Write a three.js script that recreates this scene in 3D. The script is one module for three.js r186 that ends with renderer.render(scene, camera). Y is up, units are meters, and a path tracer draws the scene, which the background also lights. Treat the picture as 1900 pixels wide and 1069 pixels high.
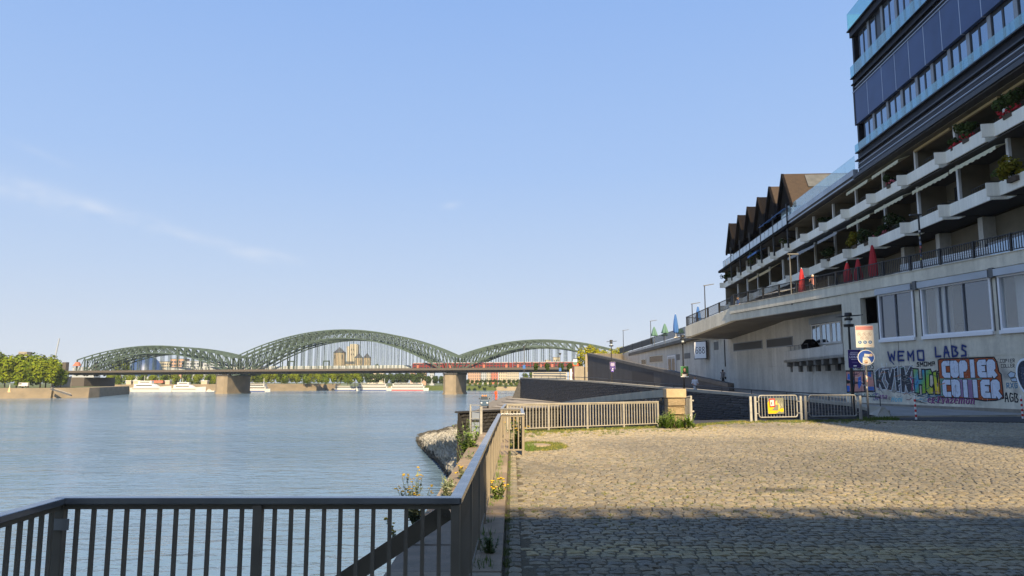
import * as THREE from 'three';
import { mergeGeometries } from 'three/addons/utils/BufferGeometryUtils.js';
import { RoundedBoxGeometry } from 'three/addons/geometries/RoundedBoxGeometry.js';
import { MarchingCubes } from 'three/addons/objects/MarchingCubes.js';

// ---------------------------------------------------------------- camera, sky, sun, exposure
const scene = new THREE.Scene();
const EYE = 1.7, FPX = 1372, PITCH = Math.atan(172.5 / FPX);
const camera = new THREE.PerspectiveCamera(2 * Math.atan(534.5 / FPX) * 180 / Math.PI, 1900 / 1069, 0.1, 6000);
camera.position.set(0, EYE, 0);
camera.rotation.x = PITCH;
const EXPOSURE = 2.15;
const renderer = new THREE.WebGLRenderer({ antialias: true });
renderer.toneMapping = THREE.LinearToneMapping;
renderer.toneMappingExposure = EXPOSURE;
renderer.shadowMap.enabled = true;
const SUN = new THREE.Vector3(0.13, 0.72, 1).normalize();
const sun = new THREE.DirectionalLight(new THREE.Color(1, 0.78, 0.48), 5);
sun.name = 'sun';
sun.position.copy(SUN).multiplyScalar(300); sun.target.position.set(0, 0, -60);
sun.position.add(sun.target.position);
sun.castShadow = true; sun.shadow.mapSize.set(4096, 4096);
Object.assign(sun.shadow.camera, { left: -160, right: 160, top: 160, bottom: -160, near: 1, far: 900 });
scene.add(sun, sun.target);

// seeded random numbers and smooth noise
function rng(seed) { let s = seed >>> 0; return () => { s = (s + 0x6d2b79f5) | 0; let t = Math.imul(s ^ (s >>> 15), 1 | s); t = (t + Math.imul(t ^ (t >>> 7), 61 | t)) ^ t; return ((t ^ (t >>> 14)) >>> 0) / 4294967296; }; }
const R0 = rng(7);
const rr = (a, b, r = R0) => a + (b - a) * r();
function hash(x, y, s) { let h = Math.imul(x | 0, 374761393) ^ Math.imul(y | 0, 668265263) ^ Math.imul(s | 0, 974634521); h = Math.imul(h ^ (h >>> 13), 1274126177); return ((h ^ (h >>> 16)) >>> 0) / 4294967296; }
function vnoise(x, y, px, py, s) { // tileable value noise, period px, py
  const xi = Math.floor(x), yi = Math.floor(y), fx = x - xi, fy = y - yi, u = fx * fx * (3 - 2 * fx), v = fy * fy * (3 - 2 * fy);
  const m = (a, p) => ((a % p) + p) % p, x0 = m(xi, px), x1 = m(xi + 1, px), y0 = m(yi, py), y1 = m(yi + 1, py);
  return (hash(x0, y0, s) * (1 - u) + hash(x1, y0, s) * u) * (1 - v) + (hash(x0, y1, s) * (1 - u) + hash(x1, y1, s) * u) * v;
}
function fbm(u, v, base, oct, s, ax = 1) { let a = 0, w = 0.5, t = 0, p = base; for (let i = 0; i < oct; i++) { const q = Math.max(1, Math.round(p * ax)); a += w * vnoise(u * q, v * p, q, p, s + i * 17); t += w; w *= 0.55; p *= 2; } return a / t; }
const lin = (c) => (c <= 0.04045 ? c / 12.92 : Math.pow((c + 0.055) / 1.055, 2.4));
const C = (r, g, b) => new THREE.Color().setRGB(r, g, b);

{ // the sky: clear pale blue summer evening with a few thin wisps
  const w = 2048, h = 1024, d = new Float32Array(w * h * 4);
  const stops = [[-90, 150, 165, 180], [-6, 200, 212, 222], [0, 219, 227, 235], [3, 211, 222, 237], [8, 193, 213, 241], [16, 169, 199, 243], [28, 148, 184, 239], [45, 122, 166, 228], [90, 98, 142, 214]];
  const ramp = (e) => { let i = 0; while (i < stops.length - 2 && e > stops[i + 1][0]) i++; const a = stops[i], b = stops[i + 1], t = Math.min(1, Math.max(0, (e - a[0]) / (b[0] - a[0]))); return [1, 2, 3].map((k) => lin((a[k] + (b[k] - a[k]) * t) / 255)); };
  const sunAz = Math.atan2(SUN.x, -SUN.z), sunEl = Math.asin(SUN.y);
  // wisps: azimuth (0 = ahead, right positive), elevation, half lengths, slope, strength
  const wisps = [[-33.5, 12.1, 5.5, 0.8, -0.2, 1.0], [-27.5, 11.1, 5, 0.5, -0.22, 0.75], [-23, 10.1, 4, 0.4, -0.2, 0.5], [-19, 9.2, 2.3, 0.5, -0.12, 0.9], [-4.8, 13.5, 0.75, 0.25, 0.15, 0.6], [-33, 14.6, 2, 0.25, -0.3, 0.35], [5, 7, 1.4, 0.2, 0.1, 0.2], [-9, 3.2, 9, 0.35, 0.02, 0.25], [-25, 4.5, 6, 0.4, 0.03, 0.2]];
  for (let y = 0; y < h; y++) for (let x = 0; x < w; x++) {
    const el = ((y + 0.5) / h - 0.5) * 180, az = ((x + 0.5) / w - 0.5) * 2 * Math.PI; // az here: direction (cos az, ., sin az)
    const dx = Math.cos(az), dz = Math.sin(az), a = Math.atan2(dx, -dz) * 180 / Math.PI;
    const c = ramp(el);
    const cosg = Math.cos(el * Math.PI / 180) * Math.cos(sunEl) * Math.cos(a * Math.PI / 180 - sunAz) + Math.sin(el * Math.PI / 180) * Math.sin(sunEl);
    const glow = Math.pow(Math.max(0, cosg), 5) * 0.6 + Math.pow(Math.max(0, cosg), 40) * 1.2;
    c[0] += glow * 0.62; c[1] += glow * 0.56; c[2] += glow * 0.44;
    for (const [ca, ce, la, le, sl, k] of wisps) {
      const da = (a - ca) / la, de = (el - ce - sl * (a - ca)) / le, q = da * da + de * de;
      if (q < 4) { const e2 = el + 0.19 * a, n = 0.6 * fbm(((a + 180) / 360), (((e2 + 270) / 180) % 1), 240, 4, 31, 0.45) + 0.4 * fbm(((a + 180) / 360), ((el + 90) / 180), 300, 4, 47, 1); const f = Math.exp(-q * 1.3) * Math.max(0, n - 0.30) * 1.35 * k; c[0] += (0.78 - c[0]) * f; c[1] += (0.83 - c[1]) * f; c[2] += (0.93 - c[2]) * f; }
    }
    const o = (y * w + x) * 4;
    for (let k = 0; k < 3; k++) d[o + k] = c[k] / EXPOSURE;
    d[o + 3] = 1;
  }
  const t = new THREE.DataTexture(d, w, h, THREE.RGBAFormat, THREE.FloatType);
  t.mapping = THREE.EquirectangularReflectionMapping; t.magFilter = t.minFilter = THREE.LinearFilter; t.wrapS = THREE.RepeatWrapping; t.needsUpdate = true;
  scene.background = t; scene.environment = t;
}
scene.fog = new THREE.FogExp2(new THREE.Color(0.62, 0.72, 0.86), 0.00007);

// ---------------------------------------------------------------- textures and materials
function tex(w, h, fn, rep = [1, 1], srgb = false) { // fn(u, v) -> grey 0..1 or [r, g, b] 0..1
  const d = new Uint8Array(w * h * 4);
  for (let y = 0; y < h; y++) for (let x = 0; x < w; x++) {
    const c = fn((x + 0.5) / w, (y + 0.5) / h), o = (y * w + x) * 4;
    if (typeof c === 'number') d[o] = d[o + 1] = d[o + 2] = Math.max(0, Math.min(255, c * 255)); else for (let k = 0; k < 3; k++) d[o + k] = Math.max(0, Math.min(255, c[k] * 255));
    d[o + 3] = 255;
  }
  const t = new THREE.DataTexture(d, w, h); t.wrapS = t.wrapT = THREE.RepeatWrapping; t.magFilter = t.minFilter = THREE.LinearFilter; t.repeat.set(...rep);
  if (srgb) t.colorSpace = THREE.SRGBColorSpace; t.needsUpdate = true; return t;
}
const rep = (t, x, y = x) => { const c = t.clone(); c.repeat.set(x, y); c.needsUpdate = true; return c; };
const T = {
  soft: tex(512, 512, (u, v) => 0.62 + 0.38 * fbm(u, v, 4, 7, 3)),                                   // mild blotches
  streak: tex(512, 512, (u, v) => { const s = fbm(u, v, 3, 4, 40, 8), b = fbm(u, v, 3, 6, 51), f = fbm(u, v, 64, 3, 61); return 0.38 + 0.34 * s + 0.30 * b + 0.14 * f; }), // weather runs on concrete
  clean: tex(512, 512, (u, v) => 0.74 + 0.16 * fbm(u, v, 3, 4, 240, 8) + 0.16 * fbm(u, v, 4, 5, 251)),
  grain: tex(256, 256, (u, v) => fbm(u, v, 16, 5, 9)),
  blotch: tex(512, 512, (u, v) => { const a = fbm(u, v, 5, 6, 71), b = fbm(u, v, 22, 4, 83); return [0.55 + 0.5 * a, 0.55 + 0.45 * a + 0.04 * b, 0.5 + 0.4 * a + 0.1 * b]; }),
};
const M = {};
function mat(name, color, rough = 0.8, metal = 0, more = {}) {
  const { phys, ...rest } = more;
  const m = new (phys ? THREE.MeshPhysicalMaterial : THREE.MeshStandardMaterial)({ color, roughness: rough, metalness: metal, ...rest });
  m.name = name; M[name] = m; return m;
}
mat('concrete', C(0.80, 0.75, 0.61), 0.9, 0, { map: rep(T.streak, 0.13, 0.1), bumpMap: rep(T.grain, 0.8), bumpScale: 0.012 });
mat('concreteGrey', C(0.70, 0.67, 0.60), 0.9, 0, { map: rep(T.streak, 0.11, 0.08), bumpMap: rep(T.grain, 0.8), bumpScale: 0.01 });
mat('concreteWarm', C(0.32, 0.285, 0.23), 0.9, 0, { map: rep(T.streak, 0.2, 0.2), bumpMap: rep(T.grain, 1), bumpScale: 0.01 });
mat('coping', C(0.42, 0.40, 0.35), 0.9, 0, { map: rep(T.blotch, 0.4), bumpMap: rep(T.grain, 2), bumpScale: 0.012 });
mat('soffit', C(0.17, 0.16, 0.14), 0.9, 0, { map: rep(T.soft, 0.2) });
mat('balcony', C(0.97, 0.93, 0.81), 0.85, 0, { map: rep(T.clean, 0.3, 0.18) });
mat('balconyUnderShade', C(0.075, 0.07, 0.068), 0.9);  // undersides kept dark: shade of the recesses put into the colour
mat('plaster', C(0.23, 0.195, 0.135), 0.9, 0, { map: rep(T.soft, 0.3) });  // darkened plaster: shade inside the balconies put into the colour
mat('whitePost', C(0.72, 0.71, 0.68), 0.7);
mat('basalt', C(0.105, 0.106, 0.115), 0.85, 0, { map: rep(T.blotch, 0.8), bumpMap: rep(T.grain, 3), bumpScale: 0.02 });
mat('basaltB', C(0.075, 0.077, 0.088), 0.85, 0, { map: rep(T.blotch, 0.8), bumpMap: rep(T.grain, 3), bumpScale: 0.02 });
mat('basaltC', C(0.085, 0.083, 0.082), 0.88, 0, { map: rep(T.blotch, 0.8), bumpMap: rep(T.grain, 3), bumpScale: 0.02 });
mat('basaltQ', C(0.030, 0.030, 0.033), 0.9, 0, { map: rep(T.blotch, 0.8), bumpMap: rep(T.grain, 3), bumpScale: 0.02 });
mat('mortar', C(0.020, 0.020, 0.022), 1);
mat('mortarPale', C(0.16, 0.155, 0.14), 1);
mat('darkRender', C(0.062, 0.066, 0.078), 0.85, 0, { map: rep(T.streak, 0.12, 0.1), bumpMap: rep(T.grain, 1), bumpScale: 0.01 });
mat('darkPatch', C(0.028, 0.03, 0.037), 0.9);
mat('steel', C(0.27, 0.235, 0.18), 0.6, 0.1, { map: rep(T.soft, 1.3), roughnessMap: rep(T.soft, 2) });
mat('steelSunlit', C(0.44, 0.415, 0.36), 0.5, 0.15, { map: rep(T.soft, 1.3) });  // lighter copy of the railing steel, sunlight put into its colour
mat('steelTop', C(0.46, 0.46, 0.46), 0.3, 0.6, { map: rep(T.soft, 1.1), roughnessMap: rep(T.soft, 2) });
mat('galv', C(0.42, 0.42, 0.40), 0.5, 0.3, { map: rep(T.soft, 2) });
mat('blackMetal', C(0.022, 0.023, 0.026), 0.5, 0.2);
mat('greyMetal', C(0.11, 0.115, 0.12), 0.5, 0.4);
mat('whiteMetal', C(0.75, 0.76, 0.78), 0.5);
mat('whitePaint', C(0.78, 0.78, 0.77), 0.55);
mat('redPaint', C(0.50, 0.03, 0.03), 0.5);
mat('redCloth', C(0.42, 0.022, 0.028), 0.85);
mat('blueCloth', C(0.04, 0.13, 0.38), 0.85);
mat('greenCloth', C(0.09, 0.19, 0.16), 0.8);
mat('sandstone', C(0.40, 0.31, 0.20), 0.95, 0, { map: rep(T.blotch, 1.6), bumpMap: rep(T.grain, 4), bumpScale: 0.03 });
mat('sandstoneB', C(0.33, 0.26, 0.175), 0.95, 0, { map: rep(T.blotch, 1.6), bumpMap: rep(T.grain, 4), bumpScale: 0.03 });
mat('sandCap', C(0.47, 0.37, 0.25), 0.9, 0, { map: rep(T.blotch, 1), bumpMap: rep(T.grain, 3), bumpScale: 0.01 });
mat('flag', C(0.33, 0.26, 0.19), 0.92, 0, { map: rep(T.blotch, 1.2), bumpMap: rep(T.grain, 3), bumpScale: 0.012 });
mat('flagB', C(0.27, 0.215, 0.165), 0.92, 0, { map: rep(T.blotch, 1.2), bumpMap: rep(T.grain, 3), bumpScale: 0.012 });
mat('flagC', C(0.38, 0.31, 0.235), 0.92, 0, { map: rep(T.blotch, 1.2), bumpMap: rep(T.grain, 3), bumpScale: 0.012 });
mat('asphalt', C(0.05, 0.05, 0.053), 0.9, 0, { map: rep(T.soft, 0.5), bumpMap: rep(T.grain, 4), bumpScale: 0.006 });
mat('paving', C(0.33, 0.32, 0.30), 0.9, 0, { map: rep(T.soft, 0.4) });
mat('stepStone', C(0.30, 0.275, 0.24), 0.95, 0, { map: rep(T.soft, 0.3) });
mat('quay', C(0.22, 0.20, 0.17), 0.95, 0, { map: rep(T.soft, 0.15) });
mat('soil', C(0.125, 0.105, 0.068), 1, 0, { map: rep(T.blotch, 0.35), bumpMap: rep(T.grain, 3), bumpScale: 0.02 });
mat('panelBlue', C(0.058, 0.10, 0.235), 0.42, 0, { phys: true, specularIntensity: 0.6, map: rep(T.soft, 0.15) });
mat('darkBlue', C(0.016, 0.018, 0.026), 0.5, 0, { phys: true, specularIntensity: 0.3 });
mat('louvre', C(0.035, 0.040, 0.055), 0.5, 0.1);
mat('paleStrip', C(0.42, 0.46, 0.55), 0.4, 0.4);
mat('mullion', C(0.26, 0.28, 0.31), 0.5, 0.3);
mat('frameDark', C(0.035, 0.04, 0.05), 0.4, 0.3);
mat('windowBlue', C(0.27, 0.36, 0.47), 0.04, 0.85);
mat('windowPlain', C(0.16, 0.18, 0.21), 0.05, 0.8);
mat('ventDark', C(0.075, 0.075, 0.075), 0.7);
mat('windowDark', C(0.10, 0.11, 0.13), 0.05, 0.6);
mat('windowFar', C(0.10, 0.12, 0.15), 0.2, 0.3);
mat('glassCyan', C(0.50, 0.78, 0.86), 0.03, 0, { phys: true, transmission: 0.75, thickness: 0, ior: 1.6, specularIntensity: 1 });
mat('glassPale', C(0.80, 0.93, 0.97), 0.03, 0, { phys: true, transmission: 0.75, thickness: 0, ior: 1.5 });
mat('glassClear', C(0.90, 0.93, 0.94), 0.02, 0, { phys: true, transmission: 0.9, thickness: 0, ior: 1.6 });
mat('glassMilk', C(0.70, 0.78, 0.82), 0.3, 0, { phys: true, transmission: 0.35, thickness: 0 });
mat('metalPale', C(0.42, 0.47, 0.53), 0.4, 0.4, { map: rep(T.soft, 0.2) });
mat('roofBrown', C(0.052, 0.036, 0.027), 0.9, 0, { map: rep(T.blotch, 0.7), bumpMap: rep(T.grain, 2), bumpScale: 0.03 });
mat('roofDark', C(0.009, 0.008, 0.010), 0.9, 0, { phys: true, specularIntensity: 0.2, map: rep(T.blotch, 0.7), bumpMap: rep(T.grain, 2), bumpScale: 0.03 });
mat('roofGrey', C(0.10, 0.11, 0.13), 0.9, 0, { map: rep(T.blotch, 0.5) });
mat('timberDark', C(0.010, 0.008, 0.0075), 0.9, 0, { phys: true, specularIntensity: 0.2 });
mat('awningCream', C(0.62, 0.58, 0.40), 0.9);
mat('awningTan', C(0.52, 0.39, 0.20), 0.9);
mat('awningGrey', C(0.30, 0.31, 0.32), 0.9);
mat('awningBlue', C(0.08, 0.20, 0.48), 0.9);
mat('interior', C(0.12, 0.105, 0.09), 0.9);
mat('interiorWhite', C(0.70, 0.71, 0.72), 0.9);
mat('interiorWarm', C(0.24, 0.15, 0.09), 0.9);
mat('bridgeGreen', C(0.055, 0.092, 0.078), 0.7, 0, { map: rep(T.soft, 0.05) });
mat('bridgeDark', C(0.045, 0.043, 0.042), 0.85);
mat('bridgeParapet', C(0.075, 0.066, 0.058), 0.85);
mat('pierStone', C(0.27, 0.225, 0.17), 0.95, 0, { map: rep(T.blotch, 0.05), bumpMap: rep(T.grain, 0.2), bumpScale: 0.15 });
mat('trainRed', C(0.15, 0.013, 0.012), 0.5);
mat('trainWhite', C(0.34, 0.38, 0.40), 0.5);
mat('farWall', C(0.40, 0.35, 0.27), 0.9); mat('farWallPink', C(0.36, 0.24, 0.18), 0.9); mat('farWallWhite', C(0.36, 0.335, 0.28), 0.9); mat('farWallGrey', C(0.30, 0.33, 0.37), 0.9); mat('farWallRed', C(0.36, 0.13, 0.09), 0.9);
mat('churchStone', C(0.27, 0.23, 0.165), 0.95); mat('slate', C(0.06, 0.065, 0.08), 0.7);
mat('domeBlue', C(0.035, 0.07, 0.17), 0.45, 0.1);
mat('bankStone', C(0.24, 0.20, 0.15), 0.95, 0, { map: rep(T.blotch, 0.06), bumpMap: rep(T.grain, 0.3), bumpScale: 0.1 });
mat('sand', C(0.36, 0.30, 0.21), 0.95, 0, { map: rep(T.soft, 0.02) });
mat('turf', C(0.085, 0.115, 0.03), 1, 0, { map: rep(T.blotch, 0.3) });
mat('boatWhite', C(0.55, 0.55, 0.53), 0.4); mat('boatBlue', C(0.03, 0.06, 0.20), 0.4); mat('boatGlass', C(0.03, 0.04, 0.05), 0.15);
mat('bark', C(0.085, 0.065, 0.048), 0.95);
mat('orange', C(0.62, 0.10, 0.015), 0.8); mat('beacon', C(0.70, 0.22, 0.01), 0.5); mat('truckBlue', C(0.05, 0.09, 0.15), 0.4); mat('rubber', C(0.02, 0.02, 0.02), 0.9);
const vcol = (name, rough, more) => mat(name, C(1, 1, 1), rough, 0, { vertexColors: true, ...more });
vcol('skinCloth', 0.85); vcol('leaf', 1, { phys: true, specularIntensity: 0.15, transmission: 0.2, thickness: 0, side: THREE.DoubleSide }); vcol('weed', 0.8, { side: THREE.DoubleSide });
mat('cobble', C(1, 1, 1), 0.82, 0, { map: rep(T.blotch, 2.1), bumpMap: rep(T.grain, 6), bumpScale: 0.008 });
mat('rock', C(1, 1, 1), 0.92, 0, { map: rep(T.blotch, 0.7), bumpMap: rep(T.grain, 2), bumpScale: 0.04 });

// ---------------------------------------------------------------- building helpers
const used = new Map();
function numbered(n) { const k = used.get(n) ?? 0; used.set(n, k + 1); return k ? n + '_' + String(k).padStart(3, '0') : n; }
function thing(name, label, category, [x, y, z] = [0, 0, 0], turn = 0, group) {
  const o = new THREE.Group(); o.name = numbered(name); o.position.set(x, y, z); o.rotation.y = turn;
  o.userData = { label, category }; if (group) o.userData.group = group; scene.add(o); return o;
}
function copyOf(src, [x, y, z], turn, label, group) { const c = src.clone(); c.name = numbered(src.name.replace(/_\d{3}$/, '')); c.position.set(x, y, z); c.rotation.y = turn; c.userData = { ...src.userData, label }; if (group) c.userData.group = group; scene.add(c); return c; }
function structure(o) { o.userData.kind = 'structure'; scene.add(o); return o; }
function metreUV(g) { // box-mapped uv in metres
  const p = g.attributes.position, n = g.attributes.normal, uv = new Float32Array(p.count * 2);
  for (let i = 0; i < p.count; i++) {
    const ax = Math.abs(n.getX(i)), ay = Math.abs(n.getY(i)), az = Math.abs(n.getZ(i));
    if (ay >= ax && ay >= az) { uv[2 * i] = p.getX(i); uv[2 * i + 1] = p.getZ(i); } else if (ax >= az) { uv[2 * i] = p.getZ(i); uv[2 * i + 1] = p.getY(i); } else { uv[2 * i] = p.getX(i); uv[2 * i + 1] = p.getY(i); }
  }
  g.setAttribute('uv', new THREE.BufferAttribute(uv, 2)); return g;
}
function merge(list) {
  const out = [];
  for (const g of list.flat(9)) { if (!g) continue; const q = g.index ? g.toNonIndexed() : g.clone(); for (const k of Object.keys(q.attributes)) if (!['position', 'normal', 'color'].includes(k)) q.deleteAttribute(k); if (!q.attributes.normal) q.computeVertexNormals(); out.push(q); }
  const hasColor = out.every((g) => g.attributes.color);
  if (!hasColor) for (const g of out) g.deleteAttribute('color');
  return metreUV(out.length === 1 ? out[0] : mergeGeometries(out));
}
function mesh(parent, name, geos, m, own) { // own: keep the geometry's uv
  const g = own ? geos : Array.isArray(geos) ? merge(geos) : geos.attributes.uv && geos.userData.mapped ? geos : merge([geos]);
  if (!own) g.userData.mapped = true;
  const o = new THREE.Mesh(g, m); o.name = name; o.castShadow = o.receiveShadow = true;
  if (parent) parent.add(o); return o;
}
function bx(w, h, d, x = 0, y = 0, z = 0, ry = 0, rx = 0, rz = 0) { // box, y is its bottom
  const g = new THREE.BoxGeometry(w, h, d); if (rx) g.rotateX(rx); if (rz) g.rotateZ(rz); if (ry) g.rotateY(ry); g.translate(x, y + h / 2, z); return g;
}
function rbx(w, h, d, r, x = 0, y = 0, z = 0, ry = 0) { const g = new RoundedBoxGeometry(w, h, d, 1, r); if (ry) g.rotateY(ry); g.translate(x, y + h / 2, z); return g; }
const V = (x, y, z) => (x.isVector3 ? x : Array.isArray(x) ? new THREE.Vector3(...x) : new THREE.Vector3(x, y, z));
function seg(p, q, w, h, r = 0) { // beam of width w (level) and height h from p to q
  p = V(p); q = V(q); const d = q.clone().sub(p), L = d.length(); if (L < 1e-6) return null; d.divideScalar(L);
  const up = Math.abs(d.y) > 0.98 ? V(0, 0, 1) : V(0, 1, 0), side = up.clone().cross(d).normalize(), u2 = d.clone().cross(side);
  const g = r ? new RoundedBoxGeometry(w, h, L, 1, r) : new THREE.BoxGeometry(w, h, L);
  g.applyMatrix4(new THREE.Matrix4().makeBasis(side, u2, d)); g.translate((p.x + q.x) / 2, (p.y + q.y) / 2, (p.z + q.z) / 2); return g;
}
function rod(p, q, r1, r2 = r1, n = 8) { p = V(p); q = V(q); const d = q.clone().sub(p), L = d.length(); const g = new THREE.CylinderGeometry(r2, r1, L, n, 1); g.applyQuaternion(new THREE.Quaternion().setFromUnitVectors(V(0, 1, 0), d.divideScalar(L))); g.translate((p.x + q.x) / 2, (p.y + q.y) / 2, (p.z + q.z) / 2); return g; }
function prism(pts, depth, bevel = 0) { // outline in x, y pushed along +z
  const s = new THREE.Shape(pts.map(([x, y]) => new THREE.Vector2(x, y)));
  return new THREE.ExtrudeGeometry(s, bevel ? { depth: depth - 2 * bevel, bevelEnabled: true, bevelThickness: bevel, bevelSize: bevel, bevelOffset: -bevel, bevelSegments: 1, steps: 1 } : { depth, bevelEnabled: false });
}
function slab(pts, y0, y1) { // plan outline in x, z, from y0 to y1
  const g = prism(pts.map(([x, z]) => [x, -z]), y1 - y0); g.rotateX(-Math.PI / 2); g.translate(0, y0, 0); return g;
}
function hull8(b, t) { // four bottom and four top corners, both in turn -> closed solid
  const P = [...b, ...t].map((p) => V(p)), q = (a, c, d, e) => [a, c, d, a, d, e], idx = [q(3, 2, 1, 0), q(4, 5, 6, 7), q(0, 1, 5, 4), q(1, 2, 6, 5), q(2, 3, 7, 6), q(3, 0, 4, 7)].flat(), pos = [];
  for (const i of idx) pos.push(P[i].x, P[i].y, P[i].z);
  const g = new THREE.BufferGeometry(); g.setAttribute('position', new THREE.Float32BufferAttribute(pos, 3)); g.computeVertexNormals(); return g;
}
function sheet(rows) { // grid of points -> surface
  const h = rows.length, w = rows[0].length, pos = [], idx = [];
  for (const r of rows) for (const p of r) pos.push(...p);
  for (let j = 0; j < h - 1; j++) for (let i = 0; i < w - 1; i++) { const a = j * w + i, b = a + 1, c = a + w, d = c + 1; idx.push(a, c, b, b, c, d); }
  const g = new THREE.BufferGeometry(); g.setAttribute('position', new THREE.Float32BufferAttribute(pos, 3)); g.setIndex(idx); g.computeVertexNormals(); return g;
}
const lerp = (a, b, t) => a + (b - a) * t, mix = (p, q, t) => p.map((v, i) => lerp(v, q[i], t));
// a line of buildings: plan line x = x0 + k * depth; u = depth ahead of the camera, o = out towards the river
function front(name, label, category, x0, k) {
  const n = Math.hypot(1, k), dx = k / n, dz = -1 / n, g = thing(name, label, category, [x0, 0, 0], Math.atan2(-dz, dx));
  const F = { group: g, n, box: (u0, u1, y0, y1, o0, o1) => bx((u1 - u0) * n, y1 - y0, o1 - o0, (u0 + u1) / 2 * n, y0, -(o0 + o1) / 2),
    p: (u, y, o) => [u * n, y, -o], w: (u, y, o) => [x0 + k * u + dz * o, y, -u - (-dx) * -o * -1] };
  F.w = (u, y, o) => { const v = V(u * n, y, -o).applyAxisAngle(V(0, 1, 0), Math.atan2(-dz, dx)); return [v.x + x0, y, v.z]; };
  return F;
}
// a point seen at pixel (px, py) of the photograph, at a depth in metres: only used to measure where far things stand
function at(px, py, depth) { const X = (px - 950) / FPX, Y = (534.5 - py) / FPX, c = Math.cos(PITCH), s = Math.sin(PITCH), w = c - Y * s; return [X / w * depth, EYE + (Y * c + s) / w * depth, -depth]; }
const WATER = -8.1;
function canvasTex(w, h, draw) { const c = document.createElement('canvas'); c.width = w; c.height = h; const x = c.getContext('2d'); draw(x, w, h); const t = new THREE.CanvasTexture(c); t.colorSpace = THREE.SRGBColorSpace; return t; }
function panel(parent, name, w, h, pos, turn, t, extra = {}) { // flat print on a thin board face
  const g = new THREE.PlaneGeometry(w, h); g.rotateY(turn); g.translate(...pos);
  return mesh(parent, name, g, new THREE.MeshStandardMaterial({ map: t, roughness: 0.6, ...extra }), true);
}
// ---------------------------------------------------------------- river, ground, plaza
{
  const waves = (s) => (u, v) => { // ridged ripples, longer along x than along z
    const a = fbm(u, v, 14, 5, s, 0.5), b = fbm(u, v, 34, 4, s + 9, 0.6), c = Math.abs(fbm(u, v, 20, 4, s + 5, 0.45) * 2 - 1);
    return 0.45 * a + 0.3 * b + 0.25 * (1 - c);
  };
  const bump = tex(1024, 1024, waves(101), [1 / 26, 1 / 26]);
  const tone = tex(512, 512, (u, v) => { const a = fbm(u, v, 3, 6, 140, 0.5); return [0.5 + 0.5 * a, 0.55 + 0.45 * a, 0.55 + 0.45 * a]; }, [1 / 170, 1 / 120]);
  const m = mat('riverWater', C(0.14, 0.225, 0.325), 0.13, 0, { phys: true, map: tone, bumpMap: bump, bumpScale: 0.45, ior: 1.33 });
  const rows = [];
  const zs = []; for (let z = 20, st = 0.9; z > -1500; z -= st, st *= 1.012) zs.push(z);
  const big = (x, z) => 0.10 * Math.sin(0.31 * z + 0.07 * x + 2 * Math.sin(0.05 * x)) * fbm(((x + 4000) % 400) / 400, ((z + 4000) % 400) / 400, 20, 3, 160) + 0.16 * (fbm(((x + 8000) % 200) / 200, ((z + 8000) % 200) / 200, 40, 3, 170, 0.5) - 0.5);
  for (const z of zs) { const r = [], W = 60 + Math.abs(z) * 0.95; for (let i = 0; i <= 150; i++) { const t = i / 150, x = lerp(-W - 30, Math.min(W, 240), t); r.push([x, WATER + (z > -320 ? big(x, z) * (1 - Math.min(1, Math.max(0, (-z - 200) / 120))) : 0), z]); } rows.push(r); }
  const w = mesh(null, 'water', sheet(rows), m); structure(w); w.userData.label = 'wide grey blue river flowing under the arch bridge'; w.receiveShadow = true;
  structure(mesh(null, 'terrain', [slab([[-2600, -880], [2600, -880], [2600, -2600], [-2600, -2600]], -16, -5.2), slab([[-2600, 40], [2600, 40], [2600, 1400], [-2600, 1400]], -14, -0.6), slab([[30, 40], [2600, 40], [2600, -880], [240, -880], [150, -560], [60, -330], [44, -160]], -14, -0.6), slab([[-2600, 40], [-2600, -880], [-380, -880], [-420, -760], [-395, -700], [-300, -578], [-268, -470], [-262, -448], [-480, -442], [-1000, 40]], -14, -2.6)], M.turf));
}
const plazaEdge = [[-0.32, -25.5], [5.75, -28.9], [6.5, -29.0], [9.7, -32.3], [15.9, -33.7], [18.0, -35.0], [40, -38.2]];
const edgeZ = (x) => { for (let i = 0; i < plazaEdge.length - 1; i++) { const [a, b] = [plazaEdge[i], plazaEdge[i + 1]]; if (x <= b[0]) return lerp(a[1], b[1], Math.max(0, (x - a[0]) / (b[0] - a[0]))); } return -38; };
const STONES = [[0.30, 0.265, 0.225], [0.26, 0.235, 0.205], [0.22, 0.205, 0.19], [0.34, 0.295, 0.245], [0.27, 0.225, 0.18], [0.19, 0.18, 0.172], [0.31, 0.27, 0.205], [0.25, 0.24, 0.235], [0.36, 0.315, 0.26], [0.225, 0.19, 0.15]].map((c) => C(c[0] * 1.05 + 0.08, c[1] * 1.02 + 0.072, c[2] * 0.93 + 0.046));
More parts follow.
